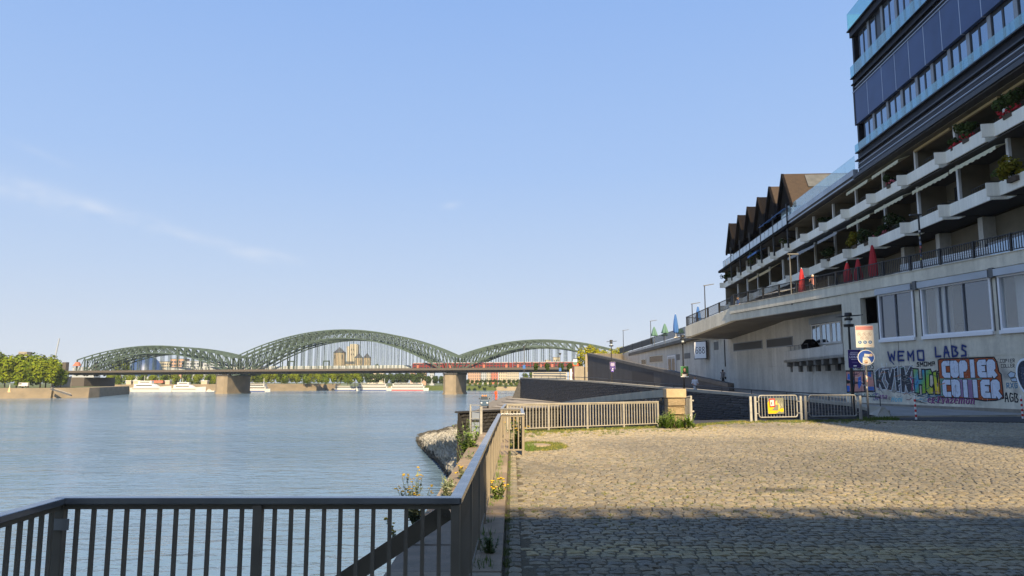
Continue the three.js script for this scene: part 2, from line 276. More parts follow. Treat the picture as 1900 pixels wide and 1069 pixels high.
function stoneShape(seed, nx = 3, nz = 2, round = 0.075, rough = 0.045) { // unit stone: worn top, uneven sides; y from -1 to 0
  const g = new THREE.BoxGeometry(1, 1, 1, nx, 1, nz), p = g.attributes.position;
  for (let i = 0; i < p.count; i++) {
    let x = p.getX(i), y = p.getY(i), z = p.getZ(i);
    const ex = Math.abs(x) > 0.49, ez = Math.abs(z) > 0.49, h = (k) => hash(Math.round(x * 60) + 300, Math.round(z * 60) + 300 + Math.round(y * 2) * 0, seed * 31 + k) - 0.5;
    const dx = h(1) * rough * 2, dz = h(2) * rough * 2, dy = h(3) * rough * 1.6;
    if (y > 0) { y = 0 + dy; if (ex) y -= round * 0.9; if (ez) y -= round * 0.9; if (ex && ez) { x *= 1 - round; z *= 1 - round; } x *= 1 - round * 0.3; z *= 1 - round * 0.3; } else y = -1;
    p.setXYZ(i, x + (ex ? dx : 0), y, z + (ez ? dz : 0));
  }
  g.computeVertexNormals(); return metreUV(g);
}
const cobbleShapes = [1, 2, 3, 4, 5, 6].map((s) => stoneShape(s)); cobbleShapes.forEach((g) => { g.userData.mapped = true; });
{
  // land under the plaza, its river wall and the platform of the railing
  const land = mesh(null, 'cobbled_plaza', [
    slab([[-0.07, 8], [-0.07, -25.6], [5.75, -29.0], [6.5, -29.1], [9.7, -32.4], [15.9, -33.8], [18.0, -35.1], [46, -38.4], [46, 40], [-0.07, 40]], -9, -0.034)], M.soil);
  structure(land); land.userData.label = 'wide cobbled plaza beside the river, its near and right parts in shade';
  structure(mesh(null, 'quay_wall', [slab([[-3.3, 40], [-3.3, -5.15], [-1.12, -5.15], [-1.12, -25.9], [-0.07, -25.9], [-0.07, 40]], -11, -0.14)], M.bankStone));
  // cobbles, laid in rows
  const r = rng(11), all = [], cs = Math.cos(-0.035), sn = Math.sin(-0.035);
  for (let k = 0; k < 300; k++) {
    let x = -1.6 + r() * 0.15; const pitch = 0.115, z0 = -5.0 - k * pitch;
    while (x < 27) {
      const w = 0.105 + r() * r() * 0.09 + r() * 0.035, cx = x + w / 2, bow = 0.05 * Math.sin(cx * 0.9 + k * 0.07) + 0.03 * Math.sin(cx * 2.3 + k * 0.3), gx = cx * cs - (z0 - bow) * -sn * 0 + 0, gz = z0 - bow + cx * 0.02;
      x += w;
      if (gx < 0.13 || gx > 0.74 * -gz + 1.2 || gz < edgeZ(gx) + 0.12 + 0.1 * r()) continue;
      const wear = fbm(((gx + 50) % 40) / 40, ((gz + 80) % 40) / 40, 8, 4, 55), stain = Math.exp(-(((gx - 4.3) / 0.5) ** 2 + ((gz + 12.1) / 0.22) ** 2));
      const lane = Math.exp(-Math.pow((gz + 7.85 - 0.02 * gx) / 0.42, 2)); // a sandy band across the near stones
      all.push({ x: gx, z: gz, w: w - 0.010 - r() * 0.007, d: pitch - 0.013 - r() * 0.009, y: -0.004 - r() * 0.012 - 0.02 * wear * wear, ry: 0.02 + (r() - 0.5) * 0.10, rx: (r() - 0.5) * 0.065, rz: (r() - 0.5) * 0.065, s: Math.floor(r() * 6), c: Math.floor(r() * STONES.length), warm: lane, wear: wear * (1 - 0.9 * stain), stain, dist: gx * gx + gz * gz });
    }
  }
  for (let k = 0; k < 112; k++) { const z = -5.4 - k * 0.185 - r() * 0.02; if (z > edgeZ(0) + 0.3) all.push({ x: 0.03, z, w: 0.12, d: 0.165 - r() * 0.02, y: -0.008 - r() * 0.01, ry: (r() - 0.5) * 0.06, rx: (r() - 0.5) * 0.05, rz: (r() - 0.5) * 0.06, s: Math.floor(r() * 6), c: Math.floor(r() * STONES.length), warm: 0.3, wear: 0.5, dist: 0.01 + z * z }); }
  all.sort((a, b) => a.dist - b.dist);
  const pal = STONES.map((c, i) => { const m = M.cobble.clone(); m.color = c; m.name = 'cobble' + i; return m; });
  const near = all.filter((a) => a.z < -6.1 && a.x < 0.72 * -a.z).slice(0, 300), set = new Set(near);
  const place = (o, a) => { o.position.set(a.x, a.y, a.z); o.rotation.set(a.rx, a.ry, a.rz); o.scale.set(a.w, 0.11, a.d); };
  for (const a of near) { const o = new THREE.Mesh(cobbleShapes[a.s], pal[a.warm > 0.6 ? [4, 6, 9][a.c % 3] : a.c]); o.name = 'paving_stone'; place(o, a); o.castShadow = o.receiveShadow = true; land.add(o); }
  const rest = all.filter((a) => !set.has(a)), dummy = new THREE.Object3D(), col = new THREE.Color();
  for (let s = 0; s < 6; s++) {
    const list = rest.filter((a) => a.s === s), im = new THREE.InstancedMesh(cobbleShapes[s], M.cobble, list.length);
    im.name = 'paving_stones'; im.userData.kind = 'stuff'; im.castShadow = im.receiveShadow = true;
    list.forEach((a, i) => { place(dummy, a); dummy.updateMatrix(); im.setMatrixAt(i, dummy.matrix); col.copy(STONES[a.c]); const w2 = Math.min(1, Math.max(0, (a.wear - 0.5) * 2.4 + 0.5)), grey = (1 - w2) * 0.35, mean = (col.r + col.g + col.b) / 3; col.r = lerp(col.r, mean * 0.97, grey); col.g = lerp(col.g, mean, grey); col.b = lerp(col.b, mean * 1.02, grey); const k = (0.74 + 0.46 * w2) * (1 + 0.28 * a.warm) * (1 - 0.55 * (a.stain ?? 0)); col.r *= k * (1 + 0.06 * a.warm); col.g *= k; col.b *= k * (1 - 0.22 * a.warm); im.setColorAt(i, col); });
    land.add(im);
  }
  // litter of pale crumbs and petals on the stones
  const crumbs = new THREE.InstancedMesh(new THREE.IcosahedronGeometry(1, 0), M.paving, 90); crumbs.name = 'litter_crumbs'; crumbs.userData = { kind: 'stuff', label: 'pale crumbs scattered over the cobbles', category: 'litter' };
  for (let i = 0; i < 90; i++) { const z = -6.5 - 20 * r() * r() - r() * 4, x = 0.2 + r() * 0.7 * -z, s = 0.005 + r() * 0.006; dummy.position.set(x, 0.004, z); dummy.rotation.set(r() * 3, r() * 3, 0); dummy.scale.set(s * 1.6, s * 0.7, s); dummy.updateMatrix(); crumbs.setMatrixAt(i, dummy.matrix); }
  scene.add(crumbs);
  // broad flagstones along the edge, inside and outside the railing
  const edge = mesh(null, 'edge_paving', [slab([[-1.14, 8], [-1.14, -24.9], [-0.075, -24.9], [-0.075, 8]], -0.14, -0.05)], M.soil); structure(edge);
  for (let z = -3.6, i = 0; z > -24.7; i++) {
    const L = 0.62 + r() * 0.55, wd = 0.30 + r() * 0.1;
    for (const [x0, x1] of [[-1.14, -1.14 + 0.36 + wd], [-1.14 + 0.375 + wd, -0.085]]) {
      const g = rbx(x1 - x0 - 0.012, 0.12, L - 0.014, 0.014, 0, -0.06, 0);
      const o = mesh(edge, 'flagstone', g, M[['flag', 'flagB', 'flagC'][Math.floor(r() * 3)]]); o.position.set((x0 + x1) / 2, -0.055 + (r() - 0.5) * 0.012, z - L / 2); o.rotation.set((r() - 0.5) * 0.012, (r() - 0.5) * 0.01, (r() - 0.5) * 0.012);
    }
    z -= L;
  }
  // round slab by the jog in the railing
  const slabR = thing('manhole_slab', 'round flat stone slab in the grass beside the corner of the railing', 'slab', [0.66, 0.0, -19.9]);
  mesh(slabR, 'slab', [new THREE.CylinderGeometry(0.36, 0.38, 0.07, 28).translate(0, 0.0, 0)], M.flagC);
}
// paving and asphalt beyond the plaza, climbing promenade
const promY = (d) => { const k = [[30, 0], [37, 0.0], [50, 0.08], [60, 0.33], [80, 0.95], [100, 1.3], [122, 1.55], [200, 1.6]]; for (let i = 0; i < k.length - 1; i++) if (d <= k[i + 1][0]) return lerp(k[i][1], k[i + 1][1], (d - k[i][0]) / (k[i + 1][0] - k[i][0])); return 1.6; };
{
  structure(mesh(null, 'road', [slab([[15.9, -33.66], [18.0, -34.95], [46, -38.2], [46, -32.4], [24, -30.6], [20, -31.3]], -0.04, 0.012)], M.asphalt));
  const rows = [];
  for (let d = 34.4; d <= 122; d += 3) { const xl = d < 38 ? lerp(16.3, 18.6, (d - 34.4) / 3.6) : 26.4 - 0.206 * d, xr = d < 52 ? 37 - 0.225 * d + 0.6 : Math.max(26.6 - 0.225 * (d - 52) * 0.1, 33 - 0.11 * d + 1); rows.push([[xl, promY(d), -d], [lerp(xl, xr, 0.5), promY(d), -d], [xr, promY(d), -d]]); }
  const p = mesh(null, 'promenade', sheet(rows), M.paving); structure(p);
  structure(mesh(null, 'kerb', [seg([16.2, 0.0, -34.1], [18.4, 0.0, -35.3], 0.15, 0.16), seg([18.4, 0, -35.3], [40, 0, -38.35], 0.15, 0.16)], M.coping));
  structure(mesh(null, 'lower_quay', [slab([[-4.55, -62.3], [-3.2, -129], [-0.8, -166], [14, -166], [13, -70], [5, -73.8]], -9, -1.6)], M.quay));
  structure(mesh(null, 'boat_ramp', sheet([[[6.2, -0.02, -29.0], [18.4, -0.02, -34.0]], [[5.7, -0.3, -36], [17.5, -0.4, -42]], [[5.0, -1.55, -60], [13.2, -1.55, -62]], [[4.5, -1.58, -80], [9.5, -1.58, -82]]]), M.asphalt));
  structure(mesh(null, 'yard', [slab([[0.5, -26.6], [6.3, -29.5], [5.4, -60], [-2.0, -61], [1.5, -40]], -9, -3.0)], M.soil));
}

// ---------------------------------------------------------------- railings
const CAP = 0.92;
function railing(name, label, group, line, opt) { // line of [x, z]; posts at spans; every bar a part
  const t = thing(name, label, 'railing'), sp = opt.spacing ?? 0.112, top = CAP;
  if (group) t.userData.group = group;
  const barG = metreUV(new THREE.BoxGeometry(opt.bar, top - 0.15, opt.bar * 1.1).toNonIndexed()); barG.userData.mapped = true;
  const postG = metreUV(new RoundedBoxGeometry(0.06, top + 0.1, 0.06, 1, 0.006)); postG.userData.mapped = true;
  line.forEach(([x0, z0], i) => {
    if (i === line.length - 1) return;
    const [x1, z1] = line[i + 1], L = Math.hypot(x1 - x0, z1 - z0), ry = Math.atan2(x1 - x0, z1 - z0), nSpan = Math.max(1, Math.round(L / (opt.span ?? 1.35)));
    const ext = 0.03;
    mesh(t, 'top_rail', [seg([x0 - Math.sin(ry) * ext, top, z0 - Math.cos(ry) * ext], [x1 + Math.sin(ry) * ext, top, z1 + Math.cos(ry) * ext], opt.cap ?? 0.078, 0.042, 0.005)], opt.topMat ?? M.steelTop).position.y = i % 2 ? 0.0025 : 0;
    mesh(t, 'under_rail', [seg([x0, top - 0.039, z0], [x1, top - 0.039, z1], 0.034, 0.03)], (opt.mat ?? M.steel));
    mesh(t, 'bottom_rail', [seg([x0, 0.11, z0], [x1, 0.11, z1], 0.04, 0.03)], (opt.mat ?? M.steel));
    for (let s = 0; s <= nSpan; s++) {
      const f = s / nSpan, x = lerp(x0, x1, f), z = lerp(z0, z1, f);
      if (s > 0 || i === 0) { const p = new THREE.Mesh(postG, (opt.mat ?? M.steel)); p.name = 'post'; p.position.set(x, top / 2 - 0.075, z); p.rotation.y = ry; p.castShadow = p.receiveShadow = true; t.add(p); if (opt.plate) mesh(t, 'base_plate', [bx(0.13, 0.014, 0.13, x, -0.052, z, ry)], M.galv); }
      if (s === nSpan) break;
      const n = Math.max(1, Math.round(L / nSpan / sp) - 1);
      for (let b = 1; b <= n; b++) { const fb = (s + b / (n + 1)) / nSpan, o = new THREE.Mesh(barG, (opt.mat ?? M.steel)); o.name = 'bar'; o.position.set(lerp(x0, x1, fb), top / 2 + 0.035, lerp(z0, z1, fb)); o.rotation.y = ry; o.castShadow = o.receiveShadow = true; t.add(o); }
    }
  });
  return t;
}
{
  const t = railing('quay_railing', 'long steel railing in the foreground turning at the corner and running along the cobbles', null, [[-2.86, -2.4], [-2.96, -5.0], [-0.37, -5.0], [-0.29, -17.5], [0.26, -17.55], [0.27, -20.85], [-0.29, -20.9], [-0.22, -24.9]], { bar: 0.022, span: 1.38, cap: 0.082, plate: true });
  // flat strut from the corner post down and outward
  mesh(t, 'strut', [seg([-0.42, 0.84, -5.1], [-1.62, 0.06, -5.1], 0.012, 0.115)], M.steel);
  mesh(t, 'bolt', [new THREE.CylinderGeometry(0.014, 0.014, 0.03, 8).rotateX(Math.PI / 2).translate(-0.45, 0.80, -5.09)], M.steel);
  mesh(t, 'anchor_plate', [bx(0.1, 0.07, 0.012, -2.93, 0.74, -4.955)], M.galv);
  railing('cross_railing', 'steel railing, sunlight put into its colour, across the plaza end left of the stone pillar', null, [[-0.16, -25.0], [5.52, -28.35]], { bar: 0.024, span: 1.6, spacing: 0.125, cap: 0.07, topMat: M.steelSunlit, mat: M.steelSunlit });
}
// ---------------------------------------------------------------- buildings behind the camera that shade the foreground
{
  const b = thing('riverside_block', 'plain block behind the viewpoint whose shadow lies across the near cobbles', 'building', [0, 0, 28]);
  mesh(b, 'wall', [bx(38, 20.2, 20, 0, -0.5, 0)], M.plaster); mesh(b, 'roof', [bx(38, 0.3, 20, 0, 19.7, 0)], M.roofGrey);
  for (let i = 0; i < 76; i++) mesh(b, 'added_shade_rail_bar', [bx(0.22, 0.32, 0.06, -18.8 + i * 0.5, 20.0, -9.9)], M.blackMetal); mesh(b, 'added_shade_rail', [bx(38, 0.12, 0.1, 0, 20.32, -9.9)], M.blackMetal);  // unseen roof railing added to give the cast shadow a half-shaded edge
  const b3 = thing('added_shade_block', 'unseen block added behind the viewpoint to shade the lane before the graffiti wall', 'building', [36.6, 0, 27.2]);  // unseen block added to keep the lane by the graffiti wall in shade
  mesh(b3, 'wall', [bx(24, 64, 11, 0, -0.5, 0)], M.plaster); mesh(b3, 'roof', [bx(24, 0.4, 11, 0, 63.5, 0)], M.roofGrey);
  const b2 = thing('corner_block', 'taller block behind and to the right of the viewpoint', 'building', [22.1, 0, 27]);
  mesh(b2, 'wall', [bx(4.6, 40, 12, 0, -0.5, 0)], M.plaster); mesh(b2, 'roof', [bx(4.6, 0.4, 12, 0, 39.5, 0)], M.roofGrey);
}
// ---------------------------------------------------------------- ramp walls
const roughStone = [21, 22, 23, 24, 25].map((s) => { const g = new THREE.BoxGeometry(1, 1, 1, 3, 2, 1), p = g.attributes.position; for (let i = 0; i < p.count; i++) { const h = (k) => hash(Math.round(p.getX(i) * 60) + 99, Math.round(p.getY(i) * 60) + 99, s * 13 + k + Math.round(p.getZ(i) * 2)) - 0.5; const edge = Math.abs(p.getX(i)) > 0.49 || Math.abs(p.getY(i)) > 0.49; p.setXYZ(i, p.getX(i) + h(1) * 0.06, p.getY(i) + h(2) * 0.12, p.getZ(i) > 0 ? 0.5 + (edge ? -0.28 : 0.25) + h(3) * 0.5 : -0.5); } g.computeVertexNormals(); metreUV(g); g.userData.mapped = true; return g; });
function stoneFace(parent, A, B, yTop, yBot, opt) { // courses of rough stones on the wall plane from A to B (plan points), top as a function of t
  const r = rng(opt.seed), L = Math.hypot(B[0] - A[0], B[1] - A[1]), ry = Math.atan2(-(B[1] - A[1]), B[0] - A[0]), list = [];
  const nx = Math.sin(ry), nz = Math.cos(ry), out = opt.out ?? 1;
  const yHi = Math.max(yTop(0), yTop(1), yTop(0.5)), batter = opt.batter ?? 0;
  for (let y = yBot; y < yHi; y += opt.h) for (let s = -r() * opt.w; s < L;) {
    const w = opt.w * (0.6 + 0.9 * r()), c = s + w / 2, t = c / L; s += w;
    if (t < 0 || t > 1 || c - w / 2 < 0 || c + w / 2 > L) continue;
    const top = yTop(t); if (y + opt.h * 0.5 > top) continue;
    const hh = Math.min(opt.h, top - y) , bo = batter * (yHi - y - hh / 2) + 0.03;
    list.push({ x: lerp(A[0], B[0], t) + nx * bo * out, y: y + hh / 2 + (r() - 0.5) * 0.02, z: lerp(A[1], B[1], t) + nz * bo * out, w: w - opt.gap * (0.6 + r()), h: hh - opt.gap * (0.5 + r()), d: opt.d, s: Math.floor(r() * 5), c: Math.floor(r() * 3), dist: 0 });
  }
  for (const a of list) a.dist = a.x * a.x + a.z * a.z;
  list.sort((a, b) => a.dist - b.dist);
  const near = list.slice(0, opt.single ?? 300), rest = list.slice(opt.single ?? 300), mats = opt.mats, face = out > 0 ? ry : ry + Math.PI;
  const put = (o, a) => { o.position.set(a.x, a.y, a.z); o.rotation.set(0, face, 0); o.scale.set(a.w, a.h, a.d); };
  for (const a of near) { const o = new THREE.Mesh(roughStone[a.s], mats[a.c]); o.name = 'stone'; put(o, a); o.castShadow = o.receiveShadow = true; parent.add(o); }
  const d = new THREE.Object3D();
  for (let s = 0; s < 5; s++) { const q = rest.filter((a) => a.s === s); if (!q.length) continue; const im = new THREE.InstancedMesh(roughStone[s], mats[0], q.length); im.name = 'stones'; im.userData.kind = 'stuff'; im.castShadow = im.receiveShadow = true; q.forEach((a, i) => { put(d, a); d.updateMatrix(); im.setMatrixAt(i, d.matrix); }); parent.add(im); }
}
function curveOf(keys) { return (t) => { for (let i = 0; i < keys.length - 1; i++) if (t <= keys[i + 1][0]) return lerp(keys[i][1], keys[i + 1][1], (t - keys[i][0]) / (keys[i + 1][0] - keys[i][0])); return keys[keys.length - 1][1]; }; }
const w1x = (d) => 26.3 - 0.206 * d;
{ // long dark retaining wall of the promenade, seen from the plaza
  const t = thing('retaining_wall', 'long dark basalt retaining wall with pale coping rising along the promenade behind the gates', 'wall');
  const A = [w1x(120.9), -120.9], B = [w1x(37.6), -37.6];
  const topD = curveOf([[37.4, 0.15], [39.3, 0.49], [43.9, 0.66], [50.3, 0.80], [58.3, 0.99], [62.5, 1.12], [83.6, 1.68], [120.9, 2.26]]);
  const top = (f) => topD(lerp(120.9, 37.6, f)) - 0.16;
  const seg8 = [];
  for (let i = 0; i < 28; i++) { const f0 = i / 28, f1 = (i + 1) / 28, a = mix(A, B, f0), b = mix(A, B, f1), n = [-0.98, 0.2]; const T0 = 0.45; seg8.push(hull8([[a[0], -3, a[1]], [b[0], -3, b[1]], [b[0] + T0, -3, b[1]], [a[0] + T0, -3, a[1]]], [[a[0], top(f0), a[1]], [b[0], top(f1), b[1]], [b[0] + T0, top(f1), b[1]], [a[0] + T0, top(f0), a[1]]])); }
  mesh(t, 'wall_core', seg8, M.mortar);
  stoneFace(t, A, B, top, -2.4, { w: 0.85, h: 0.17, gap: 0.02, d: 0.10, seed: 5, mats: [M.basaltB, M.basalt, M.basaltB], batter: 0 });
  const end = [[A[0] + 0.0, A[1]], [A[0] + 5, A[1] - 3]];
  mesh(t, 'end_wall', [hull8([[A[0] - 2.2, -3, A[1] + 0.1], [A[0] + 0.1, -3, A[1]], [A[0] + 5, -3, A[1] - 4], [A[0] + 5, -3, A[1] - 4.4]], [[A[0] - 0.05, top(0), A[1] + 0.1], [A[0] + 0.1, top(0), A[1]], [A[0] + 5, top(0), A[1] - 4], [A[0] + 5, top(0), A[1] - 4.4]])], M.basaltB);
  const R = rng(77);
  for (let d = 37.7; d < 120.5;) { const l = Math.min(2.0 + R() * 0.5, 120.9 - d), y0 = topD(d) - 0.15, y1 = topD(d + l) - 0.15; mesh(t, 'coping_stone', [hull8([[w1x(d) - 0.09, y0, -d], [w1x(d + l - 0.02) - 0.09, y1, -d - l + 0.02], [w1x(d + l - 0.02) + 0.5, y1, -d - l + 0.02], [w1x(d) + 0.5, y0, -d]], [[w1x(d) - 0.09, y0 + 0.17, -d], [w1x(d + l - 0.02) - 0.09, y1 + 0.17, -d - l + 0.02], [w1x(d + l - 0.02) + 0.5, y1 + 0.17, -d - l + 0.02], [w1x(d) + 0.5, y0 + 0.17, -d]])], M.coping); d += l; }
  // low handrail on the coping
  const rail = thing('ramp_handrail', 'thin dark handrail on short posts along the coping of the long retaining wall', 'handrail');
  const hy = curveOf([[37, 0.87], [40.3, 0.95], [48.2, 1.05], [52.8, 1.2], [64.4, 1.45], [83.6, 2.05], [120.9, 2.62]]);
  for (let d = 37.8; d < 120; d += 4.1) { const e = Math.min(d + 4.1, 120.8); mesh(rail, 'rail', [rod([w1x(d) + 0.1, hy(d), -d], [w1x(e) + 0.1, hy(e), -e], 0.035)], M.blackMetal); mesh(rail, 'post', [rod([w1x(d) + 0.1, topD(d), -d], [w1x(d) + 0.1, hy(d), -d], 0.022)], M.blackMetal); }
}
{ // second wall: smooth dark parapet rising to the left between the two paths
  const t = thing('dark_parapet', 'smooth dark wedge shaped parapet wall rising to the left in front of the grey facade', 'wall');
  const A = [11.4, -112], B = [20.9, -72], th = 0.55;
  mesh(t, 'wall', [hull8([[A[0], 0, A[1]], [B[0], 0, B[1]], [B[0] + th, 0, B[1]], [A[0] + th, 0, A[1]]], [[A[0], 5.66, A[1]], [B[0], 1.24, B[1]], [B[0] + th, 1.24, B[1]], [A[0] + th, 5.66, A[1]]])], M.darkRender);
  mesh(t, 'cap', [seg([A[0] + th / 2 - 0.03, 5.72, A[1]], [B[0] + th / 2 - 0.03, 1.3, B[1]], th + 0.12, 0.34)], M.basalt);
  const P = (f, y) => [lerp(A[0], B[0], f) - 0.012, y, lerp(A[1], B[1], f)];
  mesh(t, 'dark_patch', [sheet([[P(0.42, 1.55), P(0.58, 1.4)], [P(0.42, 2.95), P(0.58, 2.75)]])], M.darkPatch);
  mesh(t, 'end_face', [bx(0.34, 5.72, 0.2, A[0] - 0.2, 0, A[1] - 0.05)], M.concreteWarm); mesh(t, 'end_block', [bx(1.7, 2.9, 1.6, A[0] - 1.1, 1.0, A[1] - 1.5)], M.concreteWarm);
  mesh(t, 'rear_wall', [hull8([[14.2, 0, -116], [18.8, 0, -128], [19.3, 0, -128], [14.8, 0, -116]], [[12.8, 6.0, -116], [18.8, 6.3, -128], [19.3, 6.3, -128], [13.3, 6.0, -116]])], M.concreteWarm);
}
{ // parapet beside the boat ramp with its pillar
  const t = thing('ramp_parapet', 'dark rubble parapet with pale coping stones sloping down from the stone pillar to the quay', 'wall');
  const pt = curveOf([[28.4, 5.95], [35, 5.2], [58, 5.0], [76, 4.8]]), ty = curveOf([[28.4, 1.40], [35, 1.10], [58, 0.27], [76, -0.5]]);
  for (let d = 28.45, i = 0; d < 75; i++) {
    const l = 1.7, e = d + l;
    mesh(t, 'coping_stone', [hull8([[pt(d) - 0.06, ty(d) - 0.3, -d], [pt(e) - 0.06, ty(e) - 0.3, -e + 0.05], [pt(e) + 0.5, ty(e) - 0.3, -e + 0.05], [pt(d) + 0.5, ty(d) - 0.3, -d]], [[pt(d) - 0.06, ty(d), -d], [pt(e) - 0.06, ty(e), -e + 0.05], [pt(e) + 0.5, ty(e), -e + 0.05], [pt(d) + 0.5, ty(d), -d]])], M.coping);
    mesh(t, 'wall_core', [hull8([[pt(d), -4, -d], [pt(e), -4, -e], [pt(e) + 0.42, -4, -e], [pt(d) + 0.42, -4, -d]], [[pt(d), ty(d) - 0.3, -d], [pt(e), ty(e) - 0.3, -e], [pt(e) + 0.42, ty(e) - 0.3, -e], [pt(d) + 0.42, ty(d) - 0.3, -d]])], M.mortarPale);
    d = e;
  }
  for (const [d0, d1, k, sg] of [[28.5, 35, 8, 200], [35, 58, 9, 100], [58, 75, 10, 0]]) stoneFace(t, [pt(d1), -d1], [pt(d0), -d0], (f) => ty(lerp(d1, d0, f)) - 0.31, -2.2, { w: 0.34, h: 0.27, gap: 0.045, d: 0.11, seed: k, mats: [M.basalt, M.basaltC, M.basaltB], single: sg });
  mesh(t, 'end_stone', [bx(0.42, 1.1, 0.1, 6.1, 0, -28.4)], M.basalt);
  const p = thing('stone_pillar', 'squat sandstone pillar of four rough courses with a smooth cap beside the plaza gate', 'pillar', [6.1, 0, -28.05]);
  const R = rng(19); let y = -0.12;
  for (let k = 0; k < 4; k++) { const h = [0.30, 0.29, 0.30, 0.31][k], dw = R() * 0.05; const g = new RoundedBoxGeometry(0.68 - dw, h - 0.02, 0.6, 2, 0.035), q = g.attributes.position; for (let i = 0; i < q.count; i++) { const a = hash(Math.round(q.getX(i) * 200), Math.round(q.getY(i) * 200) + k * 999, 4) - 0.5; q.setXYZ(i, q.getX(i) + a * 0.04, q.getY(i) + a * 0.015, q.getZ(i) + (hash(Math.round(q.getX(i) * 200) + 7, Math.round(q.getY(i) * 200) + k * 99, 5) - 0.5) * 0.07); } g.computeVertexNormals(); g.translate((R() - 0.5) * 0.02, y + h / 2, 0); mesh(p, 'stone_block', [g], [M.sandstone, M.sandstoneB, M.sandstone, M.sandstoneB][k]); y += h; }
  mesh(p, 'mortar_core', [bx(0.58, 1.2, 0.5, 0, -0.1, 0)], M.mortarPale);
  mesh(p, 'cap_stone', [rbx(0.74, 0.33, 0.68, 0.02, 0, y, 0)], M.sandCap);
}
{ // dark end wall of the lower quay
  const t = thing('quay_end_wall', 'low dark stone wall closing the lower quay above the rubble bank', 'wall');
  const A = [-4.5, -62], B = [5, -73.5];
  mesh(t, 'wall_core', [hull8([[A[0], -6, A[1]], [B[0], -6, B[1]], [B[0], -6, B[1] - 0.5], [A[0], -6, A[1] - 0.5]], [[A[0], -0.95, A[1]], [B[0], -0.95, B[1]], [B[0], -0.95, B[1] - 0.5], [A[0], -0.95, A[1] - 0.5]])], M.mortar);
  stoneFace(t, A, B, () => -0.95, -4.4, { w: 0.6, h: 0.28, gap: 0.03, d: 0.16, seed: 14, mats: [M.basaltQ, M.basaltQ, M.basaltQ], single: 150 });
  mesh(t, 'coping', [seg([A[0], -0.88, A[1] - 0.2], [B[0], -0.88, B[1] - 0.2], 0.7, 0.14)], M.basaltQ);
  mesh(t, 'side_wall', [hull8([[A[0], -6, A[1]], [A[0], -6, A[1] - 0.5], [-3.2, -6, -128], [-3.2, -6, -127.5]], [[A[0] + 0.02, -1.7, A[1]], [A[0] + 0.02, -1.7, A[1] - 0.5], [-3.2, -1.7, -128], [-3.2, -1.7, -127.5]])], M.basalt);
  const s = thing('grandstand_steps', 'broad pale concrete steps fanning out below the left end of the long retaining wall', 'steps');
  const tiers = [[[-1.0, -118], [6.7, -95], -1.04], [[-1.5, -107], [5.6, -86], -1.2], [[-1.95, -98.5], [5.0, -79], -1.36], [[-2.6, -94.5], [4.6, -74.5], -1.5]];
  for (const [a, b, y] of tiers) mesh(s, 'step', [slab([a, [a[0] + 0.6, a[1] - 4], [3, -119], [9.3, -82], b], y - 0.16 + (y > -1.1 ? 0 : 0.002), y)], M.stepStone);
  const q = thing('quay_handrail', 'thin pale handrail along the water edge of the lower quay near the orange worker', 'handrail');
  for (const y of [-0.62, -1.1]) mesh(q, 'rail', [rod([-3.95, y, -92], [-3.3, y, -123], 0.025)], M.galv);
  for (let i = 0; i <= 8; i++) mesh(q, 'post', [rod([lerp(-3.95, -3.3, i / 8), -1.6, lerp(-92, -123, i / 8)], [lerp(-3.95, -3.3, i / 8), -0.6, lerp(-92, -123, i / 8)], 0.025)], M.galv);
}
